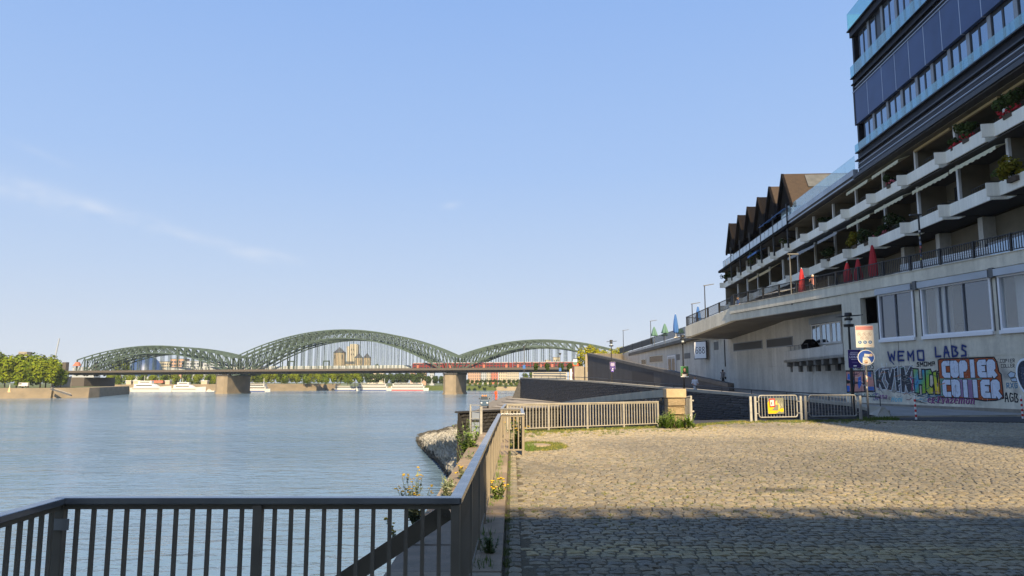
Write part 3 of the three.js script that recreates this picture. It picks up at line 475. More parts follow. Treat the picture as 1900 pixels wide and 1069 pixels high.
// ---------------------------------------------------------------- rubble bank
{
  const top = [[-1.15, -1.5, -17], [-1.15, -1.6, -24], [-0.1, -1.9, -29], [0.5, -2.2, -40], [-1.0, -2.5, -51], [-3.6, -2.9, -61.4], [-5.0, -4.2, -70], [-5.2, -6.0, -100], [-4.6, -7, -140]];
  const bot = [[-5.2, -9.2, -55], [-6.0, -9.2, -66], [-7.1, -9.2, -84], [-9.7, -9.2, -96], [-12, -9.2, -106], [-14.6, -9.2, -118], [-17.8, -9.2, -135], [-19.6, -9.2, -147], [-14, -9.4, -190]];
  const rows = []; const nI = 40, nJ = 26;
  const along = (k, f) => { const a = f * (k.length - 1), i = Math.min(k.length - 2, Math.floor(a)); return mix(k[i], k[i + 1], a - i); };
  const P = (f, g) => { const a = along(top, f), b = along(bot, f), m = mix(a, b, g); m[1] += 0.5 * Math.sin(g * Math.PI) * (1 - 2 * 0) + (fbm(f * 3 % 1, g % 1, 9, 3, 201) - 0.5) * 0.8; return m; };
  for (let j = 0; j <= nJ; j++) { const r = []; for (let i = 0; i <= nI; i++) r.push(P(i / nI, j / nJ)); rows.push(r); }
  const bank = mesh(null, 'rubble_bank', [sheet(rows)], M.soil); structure(bank); bank.userData.label = 'sloping bank of pale rubble between the plaza wall and the water';
  const rocks = [1, 2, 3, 4, 5].map((s) => { const g = new THREE.IcosahedronGeometry(1, 1), p = g.attributes.position; for (let i = 0; i < p.count; i++) { const h = 0.65 + 0.6 * hash(Math.round(p.getX(i) * 9), Math.round(p.getY(i) * 9) * 7 + Math.round(p.getZ(i) * 9), s); p.setXYZ(i, p.getX(i) * h * 1.25, p.getY(i) * h * 0.75, p.getZ(i) * h); } g.computeVertexNormals(); metreUV(g); g.userData.mapped = true; return g; });
  const r = rng(33), N = 7500, per = [[], [], [], [], []], d = new THREE.Object3D(), c = new THREE.Color();
  for (let i = 0; i < N; i++) { const f = r(), g = r(), p = P(f, g); if (p[1] < -8.6) continue; per[i % 5].push([p, g, r(), r(), r(), r()]); }
  per.forEach((list, s) => { const im = new THREE.InstancedMesh(rocks[s], M.rock, list.length); im.name = 'rubble_stones'; im.userData = { kind: 'stuff' }; list.forEach(([p, g, a, b, e, q], i) => { const k = 0.11 + 0.2 * a * a + 0.09 * b; d.position.set(p[0], p[1] + 0.04, p[2]); d.rotation.set(a * 6, b * 6, e * 6); d.scale.setScalar(k); d.updateMatrix(); im.setMatrixAt(i, d.matrix); const wet = p[1] < -7.6 + 0.7 * q ? 0.2 : 1, v = (0.24 + 0.24 * q) * wet; c.setRGB(v, v * 0.98, v * 0.93); im.setColorAt(i, c); }); im.castShadow = im.receiveShadow = true; bank.add(im); });
}
// ---------------------------------------------------------------- gates of the plaza
{
  const post = (t, x, z, h = 1.05) => mesh(t, 'post', [bx(0.095, h, 0.095, x, 0, z)], M.galv);
  const leaf = (t, x0, z0, x1, z1, y0, y1, n) => {
    const k = [], c = 0.09, q = (f, y) => [lerp(x0, x1, f), y, lerp(z0, z1, f)], fx = c / Math.hypot(x1 - x0, z1 - z0);
    const ring = [q(fx, y0), q(1 - fx, y0), q(1 - fx * 0.3, y0 + c * 0.3), q(1, y0 + c), q(1, y1 - c), q(1 - fx * 0.3, y1 - c * 0.3), q(1 - fx, y1), q(fx, y1), q(fx * 0.3, y1 - c * 0.3), q(0, y1 - c), q(0, y0 + c), q(fx * 0.3, y0 + c * 0.3)];
    ring.forEach((p, i) => k.push(rod(p, ring[(i + 1) % 12], 0.03, 0.03, 8)));
    mesh(t, 'frame', k, M.galv);
    for (let i = 1; i < n; i++) mesh(t, 'bar', [rod(q(i / n, y0), q(i / n, y1), 0.013, 0.013, 6)], M.galv);
  };
  const hinge = (t, x0, z0, x1, z1) => { for (const y of [0.32, 0.82]) mesh(t, 'hinge', [rod([x0, y, z0], [x1, y, z1], 0.02), rod([x1, y - 0.04, z1], [x1, y + 0.04, z1], 0.03)], M.galv); };
  const g1 = thing('plaza_gate', 'galvanised tube gate with a yellow and red notice board between two pairs of posts', 'gate');
  post(g1, 10.14, -31.8); post(g1, 10.34, -31.82); hinge(g1, 10.39, -31.82, 10.5, -31.83); leaf(g1, 10.5, -31.83, 12.36, -32.45, 0.16, 1.08, 13); hinge(g1, 12.5, -32.5, 12.36, -32.45);
  const g2 = thing('plaza_gate', 'galvanised tube gate without a board, right of the gate with the notice', 'gate');
  post(g2, 12.58, -32.6); post(g2, 12.80, -32.66); hinge(g2, 12.85, -32.66, 12.98, -32.68); leaf(g2, 12.98, -32.68, 15.22, -33.1, 0.16, 1.08, 15); hinge(g2, 15.36, -33.12, 15.22, -33.1); post(g2, 15.42, -33.13);
  const g3 = thing('folded_gate', 'narrow folded gate leaf on a pale post right beside the stone pillar', 'gate');
  post(g3, 7.55, -31.6, 1.08); leaf(g3, 6.75, -29.4, 7.5, -31.5, 0.2, 1.05, 5); for (const y of [0.4, 0.85]) mesh(g3, 'hinge', [bx(0.1, 0.06, 0.06, 7.63, y, -31.6)], M.galv);
  // notice board on the first gate
  const nb = thing('notice_board', 'yellow and grey cartoon style board with a red framed white notice hung on the gate', 'sign');
  const ang = Math.atan2(0.62, 1.86), cx = 11.28, cz = -32.02;
  mesh(nb, 'board', [rbx(0.84, 0.68, 0.02, 0.008, cx, 0.30, cz, ang)], M.greyMetal);
  panel(nb, 'print', 0.82, 0.66, [cx + 0.012 * Math.sin(ang), 0.64, cz + 0.012 * Math.cos(ang)], ang, canvasTex(512, 412, (x, w, h) => {
    x.fillStyle = '#8d8f80'; x.fillRect(0, 0, w, h);
    x.fillStyle = '#f2cf14'; x.beginPath(); x.moveTo(0, 120); x.lineTo(60, 60); x.quadraticCurveTo(60, 260, 200, 240); x.quadraticCurveTo(150, 320, 70, 320); x.lineTo(330, 325); x.lineTo(345, 180); x.lineTo(385, 190); x.lineTo(390, 300); x.quadraticCurveTo(470, 230, 505, 290); x.quadraticCurveTo(520, 380, 430, 370); x.lineTo(360, 340); x.lineTo(260, 405); x.lineTo(10, 405); x.closePath(); x.fill();
    x.strokeStyle = '#4a4420'; x.lineWidth = 4; x.beginPath(); x.moveTo(60, 320); x.lineTo(330, 326); x.moveTo(262, 300); x.lineTo(262, 408); x.moveTo(430, 300); x.quadraticCurveTo(460, 320, 480, 300); x.stroke();
    x.fillStyle = '#f6d67c'; for (const [a, b, c, d] of [[250, 60, 60, 120], [300, 130, 60, 60], [345, 190, 40, 120]]) { x.beginPath(); x.ellipse(a + c / 2, b + d / 2, c / 2, d / 2, 0.3, 0, 7); x.fill(); }
    x.strokeStyle = '#d8d6c4'; x.lineWidth = 10; for (let i = 0; i < 9; i++) { x.beginPath(); x.moveTo(320 + i * 20, 60 + (i % 3) * 40); x.lineTo(345 + i * 17, 140 + (i % 4) * 35); x.stroke(); }
    x.strokeStyle = '#3c3c36'; x.lineWidth = 7; for (let i = 0; i < 6; i++) { x.beginPath(); x.moveTo(300 + i * 35, 40 + (i % 2) * 40); x.lineTo(320 + i * 30, 200 - (i % 3) * 30); x.stroke(); }
    x.save(); x.rotate(-0.06); x.fillStyle = '#d81a1e'; x.fillRect(48, 22, 180, 225); x.fillStyle = '#f4efec'; x.fillRect(76, 54, 124, 162); x.fillStyle = '#3a3230'; x.fillRect(104, 112, 26, 42); x.fillStyle = '#a82a2a'; x.fillRect(104, 156, 28, 22); x.restore();
  }), { color: C(0.62, 0.62, 0.62) });
}
{ // bollards
  const b = thing('bollard', 'slim red and white banded bollard left of the two, in front of the orange lettering', 'bollard', [17.9, 0, -33.2]);
  for (let i = 0; i < 9; i++) mesh(b, 'band', [new THREE.CylinderGeometry(0.042, 0.042, 0.112, 14).translate(0, 0.056 + i * 0.112, 0)], i % 2 ? M.redPaint : M.whitePaint);
  mesh(b, 'cap', [new THREE.SphereGeometry(0.042, 12, 6, 0, 6.283, 0, 1.571).translate(0, 1.008, 0)], M.whitePaint);
  b.rotation.z = 0.01;
  copyOf(b, [23.1, 0, -33.9], 0.4, 'slim red and white banded bollard at the right edge of the photo', null);
}
{ // sign pole
  const t = thing('sign_pole', 'tall sticker covered pole carrying a white prohibition panel above a round blue sign', 'sign', [15.84, 0, -33.3]);
  mesh(t, 'pole', [rod([0, 0, 0], [0.02, 4.15, 0], 0.045)], M.greyMetal);
  const R = rng(44); for (let i = 0; i < 22; i++) { const y = 1.4 + R() * 1.4, c = [[0.7, 0.7, 0.66], [0.6, 0.25, 0.2], [0.15, 0.16, 0.2], [0.65, 0.5, 0.4], [0.3, 0.5, 0.45]][i % 5]; const g = new THREE.CylinderGeometry(0.0475, 0.0475, 0.05 + R() * 0.08, 10, 1, true, R() * 6, 2.2); g.translate(0.012, y, 0); mesh(t, 'sticker', [g], new THREE.MeshStandardMaterial({ color: C(...c), roughness: 0.6, side: THREE.DoubleSide })); }
  const ang = -0.28;
  mesh(t, 'panel_board', [rbx(0.74, 0.98, 0.02, 0.006, 0.01, 3.19, 0.055, ang)], M.whitePaint);
  panel(t, 'panel_print', 0.72, 0.96, [0.01 + 0.0125 * Math.sin(ang), 3.68, 0.055 + 0.0125 * Math.cos(ang)], ang, canvasTex(384, 512, (x, w, h) => {
    x.fillStyle = '#f1ede4'; x.fillRect(0, 0, w, h); x.fillStyle = '#e39a98'; x.fillRect(0, 0, w, 100);
    x.strokeStyle = '#c24a4a'; x.lineWidth = 7; x.beginPath(); for (let i = 0; i < 30; i++) x.lineTo(25 + i * 11.4, 50 + (i % 2 ? 8 : -8) + (i > 22 ? -6 : 0)); x.stroke(); x.fillStyle = '#b04a4a'; x.fillRect(20, 84, 340, 5);
    x.fillStyle = '#9a9a94'; x.fillRect(20, 126, 330, 4); x.lineWidth = 5;
    for (const [a, b] of [[78, 200], [190, 200], [300, 200], [135, 292], [246, 292]]) { x.strokeStyle = '#8d4a40'; x.beginPath(); x.arc(a, b, 40, 0, 7); x.stroke(); x.strokeStyle = '#3c3834'; x.beginPath(); x.moveTo(a - 16, b + 16); x.lineTo(a - 2, b - 16); x.lineTo(a + 14, b + 8); x.stroke(); x.strokeStyle = '#a6544a'; x.beginPath(); x.moveTo(a - 28, b - 28); x.lineTo(a + 28, b + 28); x.stroke(); }
    for (const a of [82, 194, 306]) { x.fillStyle = '#2277b4'; x.beginPath(); x.arc(a, 392, 40, 0, 7); x.fill(); x.fillStyle = '#eef'; x.fillRect(a - 10, 366, 14, 34); x.fillRect(a - 14, 396, 26, 12); }
    x.fillStyle = '#c9653c'; x.fillRect(268, 470, 66, 7); x.fillStyle = '#aaa'; x.fillRect(40, 470, 160, 3);
  }), { color: C(0.52, 0.52, 0.52) });
  const disc = new THREE.CylinderGeometry(0.345, 0.345, 0.016, 36); disc.rotateX(Math.PI / 2); disc.rotateY(ang - 0.15); disc.translate(0.02, 2.74, 0.06); mesh(t, 'disc', [disc], M.whitePaint);
  const dg = new THREE.CircleGeometry(0.342, 36); dg.rotateY(ang - 0.15); dg.translate(0.02 + 0.01 * Math.sin(ang - 0.15), 2.74, 0.06 + 0.01 * Math.cos(ang - 0.15));
  mesh(t, 'disc_print', dg, new THREE.MeshStandardMaterial({ roughness: 0.5, color: C(0.6, 0.6, 0.6), map: canvasTex(256, 256, (x) => { x.fillStyle = '#f2f2ee'; x.fillRect(0, 0, 256, 256); x.fillStyle = '#1d55b4'; x.beginPath(); x.arc(128, 128, 118, 0, 7); x.fill(); x.fillStyle = '#f1ede4'; x.save(); x.translate(105, 62); x.rotate(0.15); x.fillRect(0, 0, 80, 42); x.restore(); x.beginPath(); x.moveTo(80, 120); x.lineTo(120, 95); x.lineTo(175, 150); x.lineTo(205, 215); x.lineTo(150, 240); x.lineTo(70, 225); x.closePath(); x.fill(); x.fillStyle = '#e7c9a8'; x.beginPath(); x.arc(120, 200, 34, 0, 7); x.fill(); x.beginPath(); x.arc(205, 88, 24, 0, 7); x.fill(); x.fillStyle = '#9fb4c8'; x.fillRect(84, 110, 60, 20); x.fillStyle = '#7d5148'; x.fillRect(110, 205, 36, 14); }) }), true);
  // short concrete end block and weeds at its foot
  const c = thing('concrete_stub', 'short sloping concrete wing wall behind the sign pole where the retaining wall ends', 'wall');
  mesh(c, 'block', [hull8([[17.9, 0, -36.7], [18.6, 0, -36.8], [18.9, 0, -38.5], [18.2, 0, -38.3]], [[18.35, 0.42, -37.2], [18.6, 0.4, -37.3], [18.85, 0.45, -38.4], [18.3, 0.45, -38.3]])], M.coping);
}
// ---------------------------------------------------------------- lamps
function lampPost(x, y, z, h, label, head) {
  const t = thing('street_lamp', label, 'street lamp', [x, y, z], 0, null);
  mesh(t, 'post', [rod([0, 0, 0], [0, h * 0.5, 0], h * 0.017, h * 0.015, 10), rod([0, h * 0.5, 0], [0, h * 0.86, 0], h * 0.012, h * 0.010, 10)], M.blackMetal);
  if (head === 'plate') {
    mesh(t, 'lantern', [rod([0, h * 0.86, 0], [0, h * 0.885, 0], 0.24, 0.26, 14), rod([0, h * 0.925, 0], [0, h * 0.945, 0], 0.2, 0.2, 14), rod([0, h * 0.97, 0], [0, h, 0], 0.19, 0.17, 14)], M.blackMetal);
    mesh(t, 'lamp_glass', [rod([0, h * 0.885, 0], [0, h * 0.97, 0], 0.11, 0.11, 12)], M.glassMilk);
    mesh(t, 'reflector', [hull8([[-0.5, h * 0.958, -0.3], [0.62, h * 0.972, -0.3], [0.62, h * 0.972, 0.3], [-0.5, h * 0.958, 0.3]], [[-0.5, h * 0.964, -0.3], [0.62, h * 0.978, -0.3], [0.62, h * 0.978, 0.3], [-0.5, h * 0.964, 0.3]])], M.blackMetal);
  } else mesh(t, 'arm', [seg([0, h * 0.86, 0], [0, h, 0], 0.09, 0.09), seg([-0.05, h, 0], [1.15, h + 0.14, 0.1], 0.2, 0.08)], M.greyMetal);
  return t;
}
const lampA = lampPost(17.15, promY(37.6), -37.6, 5.15, 'black street lamp with flat reflector beside the graffiti wall, nearest of the promenade lamps', 'plate');
lampPost(13.6, 0.33, -59, 5.0, 'black street lamp carrying a green portrait poster in front of the grey facade', 'plate');
lampPost(11.45, 1.05, -85.5, 5.35, 'grey street lamp carrying a purple poster in front of the dark parapet', 'plate');
{
  const purple = (big) => canvasTex(256, 384, (x, w, h) => { x.fillStyle = '#35206e'; x.fillRect(0, 0, w, h); x.fillStyle = '#e8e4f4'; x.textAlign = 'center'; x.font = 'bold 26px sans-serif'; x.fillText('GEMEINSAM', 128, 66); x.font = 'bold 46px sans-serif'; x.fillText('DENKEN', 128, 112); x.font = 'bold 66px sans-serif'; x.fillText('LOKAL', 128, 176); x.font = 'bold 30px sans-serif'; x.fillText('HANDELN', 128, 214); x.fillStyle = '#8f82bd'; x.fillRect(70, 258, 130, 6); x.fillRect(80, 274, 110, 6); x.fillStyle = '#fff'; x.fillRect(100, 330, 64, 22); });
  const p1 = thing('campaign_poster', 'dark purple poster with white lettering on the lamp by the graffiti wall', 'poster', [17.2, 2.35, -37.52], -0.25);
  mesh(p1, 'board', [bx(0.6, 0.92, 0.02, 0.1, 0, 0)], M.whitePaint); panel(p1, 'print', 0.59, 0.91, [0.1, 0.46, 0.0125], 0, purple());
  const p2 = thing('campaign_poster', 'purple poster on the far lamp before the dark parapet', 'poster', [11.48, 3.02, -85.4], -0.1);
  mesh(p2, 'board', [bx(0.62, 0.85, 0.03, 0.08, 0, 0), bx(0.3, 0.3, 0.03, 0.05, -0.28, 0)], M.whitePaint); panel(p2, 'print', 0.61, 0.84, [0.08, 0.42, 0.0175], 0, purple());
  panel(p2, 'small_print', 0.29, 0.29, [0.05, -0.135, 0.0175], 0, canvasTex(64, 64, (x) => { x.fillStyle = '#4a3396'; x.fillRect(0, 0, 64, 64); x.fillStyle = '#e6e2f4'; x.fillRect(14, 14, 36, 14); }));
  const p3 = thing('portrait_poster', 'green election style poster with a dark haired woman on the middle lamp', 'poster', [13.65, 2.0, -58.9], -0.12);
  mesh(p3, 'board', [bx(0.62, 0.86, 0.02, 0.02, 0, 0)], M.whitePaint);
  panel(p3, 'print', 0.61, 0.85, [0.02, 0.43, 0.0125], 0, canvasTex(256, 360, (x) => { x.fillStyle = '#2c6a38'; x.fillRect(0, 0, 256, 360); x.fillStyle = '#3d7d48'; x.fillRect(0, 0, 90, 200); x.fillStyle = '#2a1a16'; x.beginPath(); x.ellipse(128, 120, 58, 84, 0, 0, 7); x.fill(); x.fillRect(72, 110, 112, 130); x.fillStyle = '#c48f70'; x.beginPath(); x.ellipse(130, 112, 33, 45, 0, 0, 7); x.fill(); x.fillRect(114, 145, 32, 40); x.fillStyle = '#17181c'; x.beginPath(); x.moveTo(30, 330); x.quadraticCurveTo(60, 190, 114, 182); x.lineTo(148, 182); x.quadraticCurveTo(210, 195, 230, 330); x.closePath(); x.fill(); x.fillStyle = '#b98466'; x.fillRect(40, 240, 34, 90); x.fillRect(190, 240, 30, 80); x.fillStyle = '#e6e2da'; x.fillRect(50, 268, 130, 62); x.fillStyle = '#eceae4'; x.fillRect(0, 330, 256, 30); x.fillStyle = '#20201f'; x.fillRect(115, 100, 8, 4); x.fillRect(138, 100, 8, 4); x.fillRect(122, 132, 18, 4); }));
}
// ---------------------------------------------------------------- people
function person(name, label, pose, colors, [x, y, z], turn, h = 1.75, group) {
  // pose: joints for a figure 1.75 m tall facing +z; limbs as tapered capsules joined smoothly into one surface
  const J = { hip: [0, 0.93, 0], chest: [0, 1.30, 0], neck: [0, 1.47, 0.0], head: [0, 1.62, 0.02], ls: [0.185, 1.40, 0], rs: [-0.185, 1.40, 0], le: [0.24, 1.13, -0.02], re: [-0.24, 1.13, -0.02], lw: [0.25, 0.89, 0.06], rw: [-0.25, 0.89, 0.06], lh: [0.25, 0.81, 0.08], rh: [-0.25, 0.81, 0.08], lk: [0.10, 0.50, 0.03], rk: [-0.10, 0.50, 0.0], la: [0.11, 0.09, 0.0], ra: [-0.11, 0.09, -0.05], lt: [0.12, 0.035, 0.16], rt: [-0.12, 0.035, 0.11], ...pose };
  const c = colors, B = [ // a, b, radius a, radius b, colour
    ['hip', 'chest', 0.145, 0.165, c.top, 0.75], ['chest', 'neck', 0.13, 0.065, c.top, 0.8], ['neck', 'head', 0.055, 0.07, c.skin], ['ls', 'rs', 0.075, 0.075, c.top],
    ['ls', 'le', 0.06, 0.045, c.sleeve ?? c.top], ['rs', 're', 0.06, 0.045, c.sleeve ?? c.top], ['le', 'lw', 0.043, 0.03, c.fore ?? c.skin], ['re', 'rw', 0.043, 0.03, c.fore ?? c.skin], ['lw', 'lh', 0.034, 0.026, c.skin], ['rw', 'rh', 0.034, 0.026, c.skin],
    ['hip', 'lk', 0.115, 0.07, c.legs], ['hip', 'rk', 0.115, 0.07, c.legs], ['lk', 'la', 0.068, 0.042, c.shin ?? c.legs], ['rk', 'ra', 0.068, 0.042, c.shin ?? c.legs], ['la', 'lt', 0.048, 0.034, c.shoe], ['ra', 'rt', 0.048, 0.034, c.shoe]];
  const N = 96, half = 1.0, mc = new MarchingCubes(N, M.skinCloth, false, false, 120000), cy = 0.9;
  mc.isolation = 0;
  const S = B.map(([a, b, ra, rb, col, fl]) => ({ a: J[a], b: J[b], ra, rb, col, fl: fl ?? 1 }));
  const hd = J.head, extra = [[hd, [0.078, 0.105, 0.095], c.skin], [[hd[0], hd[1] + 0.03, hd[2] - 0.018], [0.084, 0.098, 0.098], c.hair], [[hd[0], hd[1] - 0.01, hd[2] + 0.1], [0.016, 0.024, 0.022], c.skin], [[hd[0] + 0.08, hd[1], hd[2]], [0.012, 0.028, 0.02], c.skin], [[hd[0] - 0.08, hd[1], hd[2]], [0.012, 0.028, 0.02], c.skin]];
  if (c.bag) extra.push([c.bagAt ?? [0, 1.2, -0.2], c.bagSize ?? [0.15, 0.22, 0.11], c.bag]);
  const dist = (px, py, pz, want) => {
    let d = 1e9, best = 1e9, col = c.skin;
    const add = (e, k) => { if (e < best) { best = e; col = k; } const kk = 0.035, hh = Math.max(0, kk - Math.abs(d - e)) / kk; d = Math.min(d, e) - hh * hh * kk * 0.25; };
    for (const s of S) { const bx = s.b[0] - s.a[0], by = s.b[1] - s.a[1], bz = s.b[2] - s.a[2], ax = px - s.a[0], ay = py - s.a[1], az = pz - s.a[2], t = Math.max(0, Math.min(1, (ax * bx + ay * by + az * bz) / (bx * bx + by * by + bz * bz))), dx = (ax - bx * t), dy = ay - by * t, dz = (az - bz * t) / s.fl; add(Math.sqrt(dx * dx + dy * dy + dz * dz) - lerp(s.ra, s.rb, t), s.col); }
    for (const [p, r, k] of extra) { const q = Math.hypot((px - p[0]) / r[0], (py - p[1]) / r[1], (pz - p[2]) / r[2]); add((q - 1) * Math.min(...r), k); }
    return want ? col : d;
  };
  for (let k = 0; k < N; k++) for (let j = 0; j < N; j++) for (let i = 0; i < N; i++) mc.field[i + j * N + k * N * N] = -dist((i - N / 2) / (N / 2) * half, (j - N / 2) / (N / 2) * half + cy, (k - N / 2) / (N / 2) * half);
  mc.update();
  const n = mc.count, pos = new Float32Array(n * 3), nor = new Float32Array(n * 3), col = new Float32Array(n * 3);
  for (let i = 0; i < n; i++) { const q = [0, 1, 2].map((a) => mc.positionArray[i * 3 + a] * half); q[1] += cy; const k = dist(q[0], q[1], q[2], true); for (let a = 0; a < 3; a++) { pos[i * 3 + a] = q[a] * h / 1.75; nor[i * 3 + a] = mc.normalArray[i * 3 + a]; col[i * 3 + a] = k[a]; } }
  const g = new THREE.BufferGeometry(); g.setAttribute('position', new THREE.BufferAttribute(pos, 3)); g.computeVertexNormals(); g.setAttribute('color', new THREE.BufferAttribute(col, 3));
  const t = thing(name, label, 'person', [x, y, z], turn, group); const o = new THREE.Mesh(g, M.skinCloth); o.name = 'body'; o.castShadow = o.receiveShadow = true; t.add(o); return t;
}
const SKIN = [0.42, 0.24, 0.16];
person('person', 'woman in white top and sunglasses with backpack straps leaning on the ramp handrail', { lw: [0.16, 1.02, 0.2], rw: [-0.16, 1.02, 0.2], lh: [0.15, 1.0, 0.28], rh: [-0.15, 1.0, 0.28], le: [0.26, 1.15, 0.02], re: [-0.26, 1.15, 0.02] }, { skin: SKIN, hair: [0.10, 0.055, 0.03], top: [0.72, 0.74, 0.80], legs: [0.6, 0.61, 0.64], shoe: [0.2, 0.2, 0.2], bag: [0.03, 0.035, 0.06] }, [15.05, promY(61.5), -61.3], 0.1, 1.70);
person('person', 'man in grey vest and dark trousers with shoulder bag walking up beside the grey facade', { le: [0.23, 1.13, -0.08], lw: [0.2, 0.92, 0.05], re: [-0.23, 1.13, 0.06], lk: [0.09, 0.5, 0.12], la: [0.1, 0.1, -0.02] }, { skin: [0.16, 0.10, 0.075], hair: [0.015, 0.013, 0.012], top: [0.13, 0.135, 0.145], sleeve: [0.55, 0.57, 0.62], fore: [0.55, 0.57, 0.62], legs: [0.016, 0.016, 0.02], shoe: [0.02, 0.02, 0.02], bag: [0.02, 0.02, 0.02], bagAt: [-0.25, 0.92, -0.05], bagSize: [0.08, 0.14, 0.12] }, [21.3, 1.05, -75.2], 2.7, 1.82);
person('person', 'worker in bright orange work clothes standing on the lower quay', { rk: [-0.12, 0.5, 0.1], ra: [-0.12, 0.1, -0.06] }, { skin: SKIN, hair: [0.03, 0.02, 0.015], top: [0.75, 0.09, 0.02], sleeve: [0.75, 0.09, 0.02], fore: [0.75, 0.09, 0.02], legs: [0.72, 0.085, 0.02], shin: [0.72, 0.085, 0.02], shoe: [0.03, 0.03, 0.03] }, [-2.75, -1.6, -128], 2.4, 1.85);
person('person', 'pale haired guest in a pink shirt standing at the terrace railing between the red parasols', { re: [-0.3, 1.2, 0.1], rw: [-0.18, 1.3, 0.2], rh: [-0.12, 1.38, 0.18] }, { skin: [0.5, 0.3, 0.22], hair: [0.5, 0.47, 0.44], top: [0.55, 0.24, 0.20], legs: [0.1, 0.1, 0.12], shoe: [0.05, 0.05, 0.05] }, [24.4, 8.55, -59.4], -1.2, 1.72);
person('person', 'person in a blue shirt by the terrace railing near its far end', {}, { skin: SKIN, hair: [0.2, 0.17, 0.14], top: [0.06, 0.12, 0.32], legs: [0.05, 0.06, 0.1], shoe: [0.03, 0.03, 0.03] }, [22.0, 8.05, -71.5], -1.4, 1.74);
// ---------------------------------------------------------------- terrace building with the graffiti wall
const FT = front('terrace_building', 'long grey concrete terrace building with a graffiti covered ground floor and wide windows', 'building', 36, -0.225);
{
  const t = FT.group, F = FT.box;
  // main wall around the openings; parts butt end to end
  const wallTop = 7.92, wt = [-0.45, 0];
  mesh(t, 'wall', [F(8, 53.5, 0.2, 3.06, ...wt), F(8, 53.5, 3.10, 4.46, ...wt), F(8, 53.5, 3.06, 3.10, -0.45, -0.03),
    F(51.55, 53.5, 4.46, wallTop, ...wt), F(49.85, 51.55, 4.46, 5.6, ...wt), F(49.85, 51.55, 7.45, wallTop, ...wt), F(46.05, 46.68, 4.46, wallTop, ...wt), F(40.55, 41.0, 4.46, wallTop, ...wt), F(33.2, 34.0, 4.46, wallTop, ...wt), F(8, 27, 4.46, wallTop, ...wt), F(49.78, 49.85, 4.46, wallTop, ...wt),
    F(46.68, 49.78, 7.85, wallTop, ...wt), F(41.0, 46.05, 7.85, wallTop, ...wt), F(34, 40.55, 7.85, wallTop, ...wt), F(27, 33.2, 7.85, wallTop, ...wt)], M.concrete);
  mesh(t, 'plinth', [F(8, 53.4, -0.3, 0.2, -0.45, 0.10)], M.concreteWarm);
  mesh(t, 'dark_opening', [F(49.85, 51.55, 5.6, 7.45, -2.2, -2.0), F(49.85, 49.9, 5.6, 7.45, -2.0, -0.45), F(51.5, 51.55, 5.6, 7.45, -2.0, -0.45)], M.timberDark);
  // recessed rooms behind the windows
  mesh(t, 'room', [F(20, 49.7, 4.0, 4.4, -7, -0.5), F(20, 49.7, 7.9, 8.0, -7, -0.5), F(20, 49.7, 4.4, 7.9, -7.2, -7), F(46.2, 46.4, 4.4, 7.9, -7, -0.5), F(40.7, 40.9, 4.4, 7.9, -7, -0.5)], M.interior);
  mesh(t, 'partition', [F(44.9, 45.9, 4.4, 7.9, -1.2, -0.9), F(39.0, 40.4, 4.4, 7.9, -1.3, -1.0), F(35.5, 39.0, 4.4, 7.9, -3.2, -3.0)], M.interiorWhite);
  mesh(t, 'curtain', [F(43.0, 44.2, 4.4, 7.6, -2.6, -2.4), F(47.0, 47.6, 4.4, 7.6, -1.8, -1.7)], M.interiorWarm);
  mesh(t, 'table', [F(42, 45, 5.1, 5.2, -3.5, -1.5), F(47, 49, 5.1, 5.2, -3.5, -1.5)], M.timberDark);
  for (const [u0, u1, cuts, glass] of [[46.68, 49.78, [0.47], ['windowPlain', 'windowPlain']], [41.0, 46.05, [0.26, 0.36, 0.62], ['glassClear', 'glassClear', 'glassClear', 'windowPlain']], [34.0, 40.55, [0.36, 0.7], ['glassClear', 'glassClear', 'windowBlue']], [27, 33.2, [0.5], ['windowBlue', 'windowBlue']]]) {
    const w = mesh(t, 'window', [F(u0, u0 + 0.12, 4.46, 7.46, -0.2, 0.05), F(u1 - 0.12, u1, 4.46, 7.46, -0.2, 0.05), F(u0 + 0.12, u1 - 0.12, 7.36, 7.46, -0.2, 0.03), F(u0 + 0.12, u1 - 0.12, 4.46, 4.56, -0.2, 0.03)], M.whiteMetal);
    mesh(w, 'sill', [F(u0 - 0.02, u1 + 0.02, 4.26, 4.46, 0.0, 0.16)], M.whiteMetal);
    mesh(w, 'blind_box', [F(u0 - 0.04, u1 + 0.04, 7.46, 7.85, -0.1, 0.24)], M.metalPale);
    const us = [0, ...cuts, 1].map((f) => lerp(u1 - 0.12, u0 + 0.12, f));
    for (let i = 0; i < us.length - 1; i++) {
      mesh(w, 'pane', [F(us[i + 1] + 0.03, us[i] - 0.03, 4.56, 7.36, -0.12, -0.10)], M[glass[i]]);
      if (i) mesh(w, 'mullion', [F(us[i] - 0.03, us[i] + 0.03, 4.56, 7.36, -0.16, 0.0)], M.mullion);
    }
    mesh(w, 'guide_rail', [F(u0 - 0.1, u0 - 0.06, 4.46, 7.4, 0.0, 0.05), F(u1 + 0.06, u1 + 0.1, 4.46, 7.4, 0.0, 0.05)], M.greyMetal);
  }
  for (const u of [46.36, 40.78, 33.6]) mesh(t, 'bracket', [F(u - 0.14, u + 0.14, 7.4, 7.95, 0, 0.2)], M.greyMetal);
  mesh(t, 'wall_joint', [F(44.0, 44.03, 3.12, 4.24, -0.01, 0.004), F(48.2, 48.23, 3.12, 4.24, -0.01, 0.004), F(38.6, 38.63, 3.12, 4.24, -0.01, 0.004)], M.mortar);
  // parapet of the terrace: straight, then bending down towards its far end
  mesh(t, 'parapet', [F(8, 69, 7.92, 8.62, -0.35, 0.10), F(8, 69, 8.62, 8.66, -0.40, 0.16)], M.concrete);
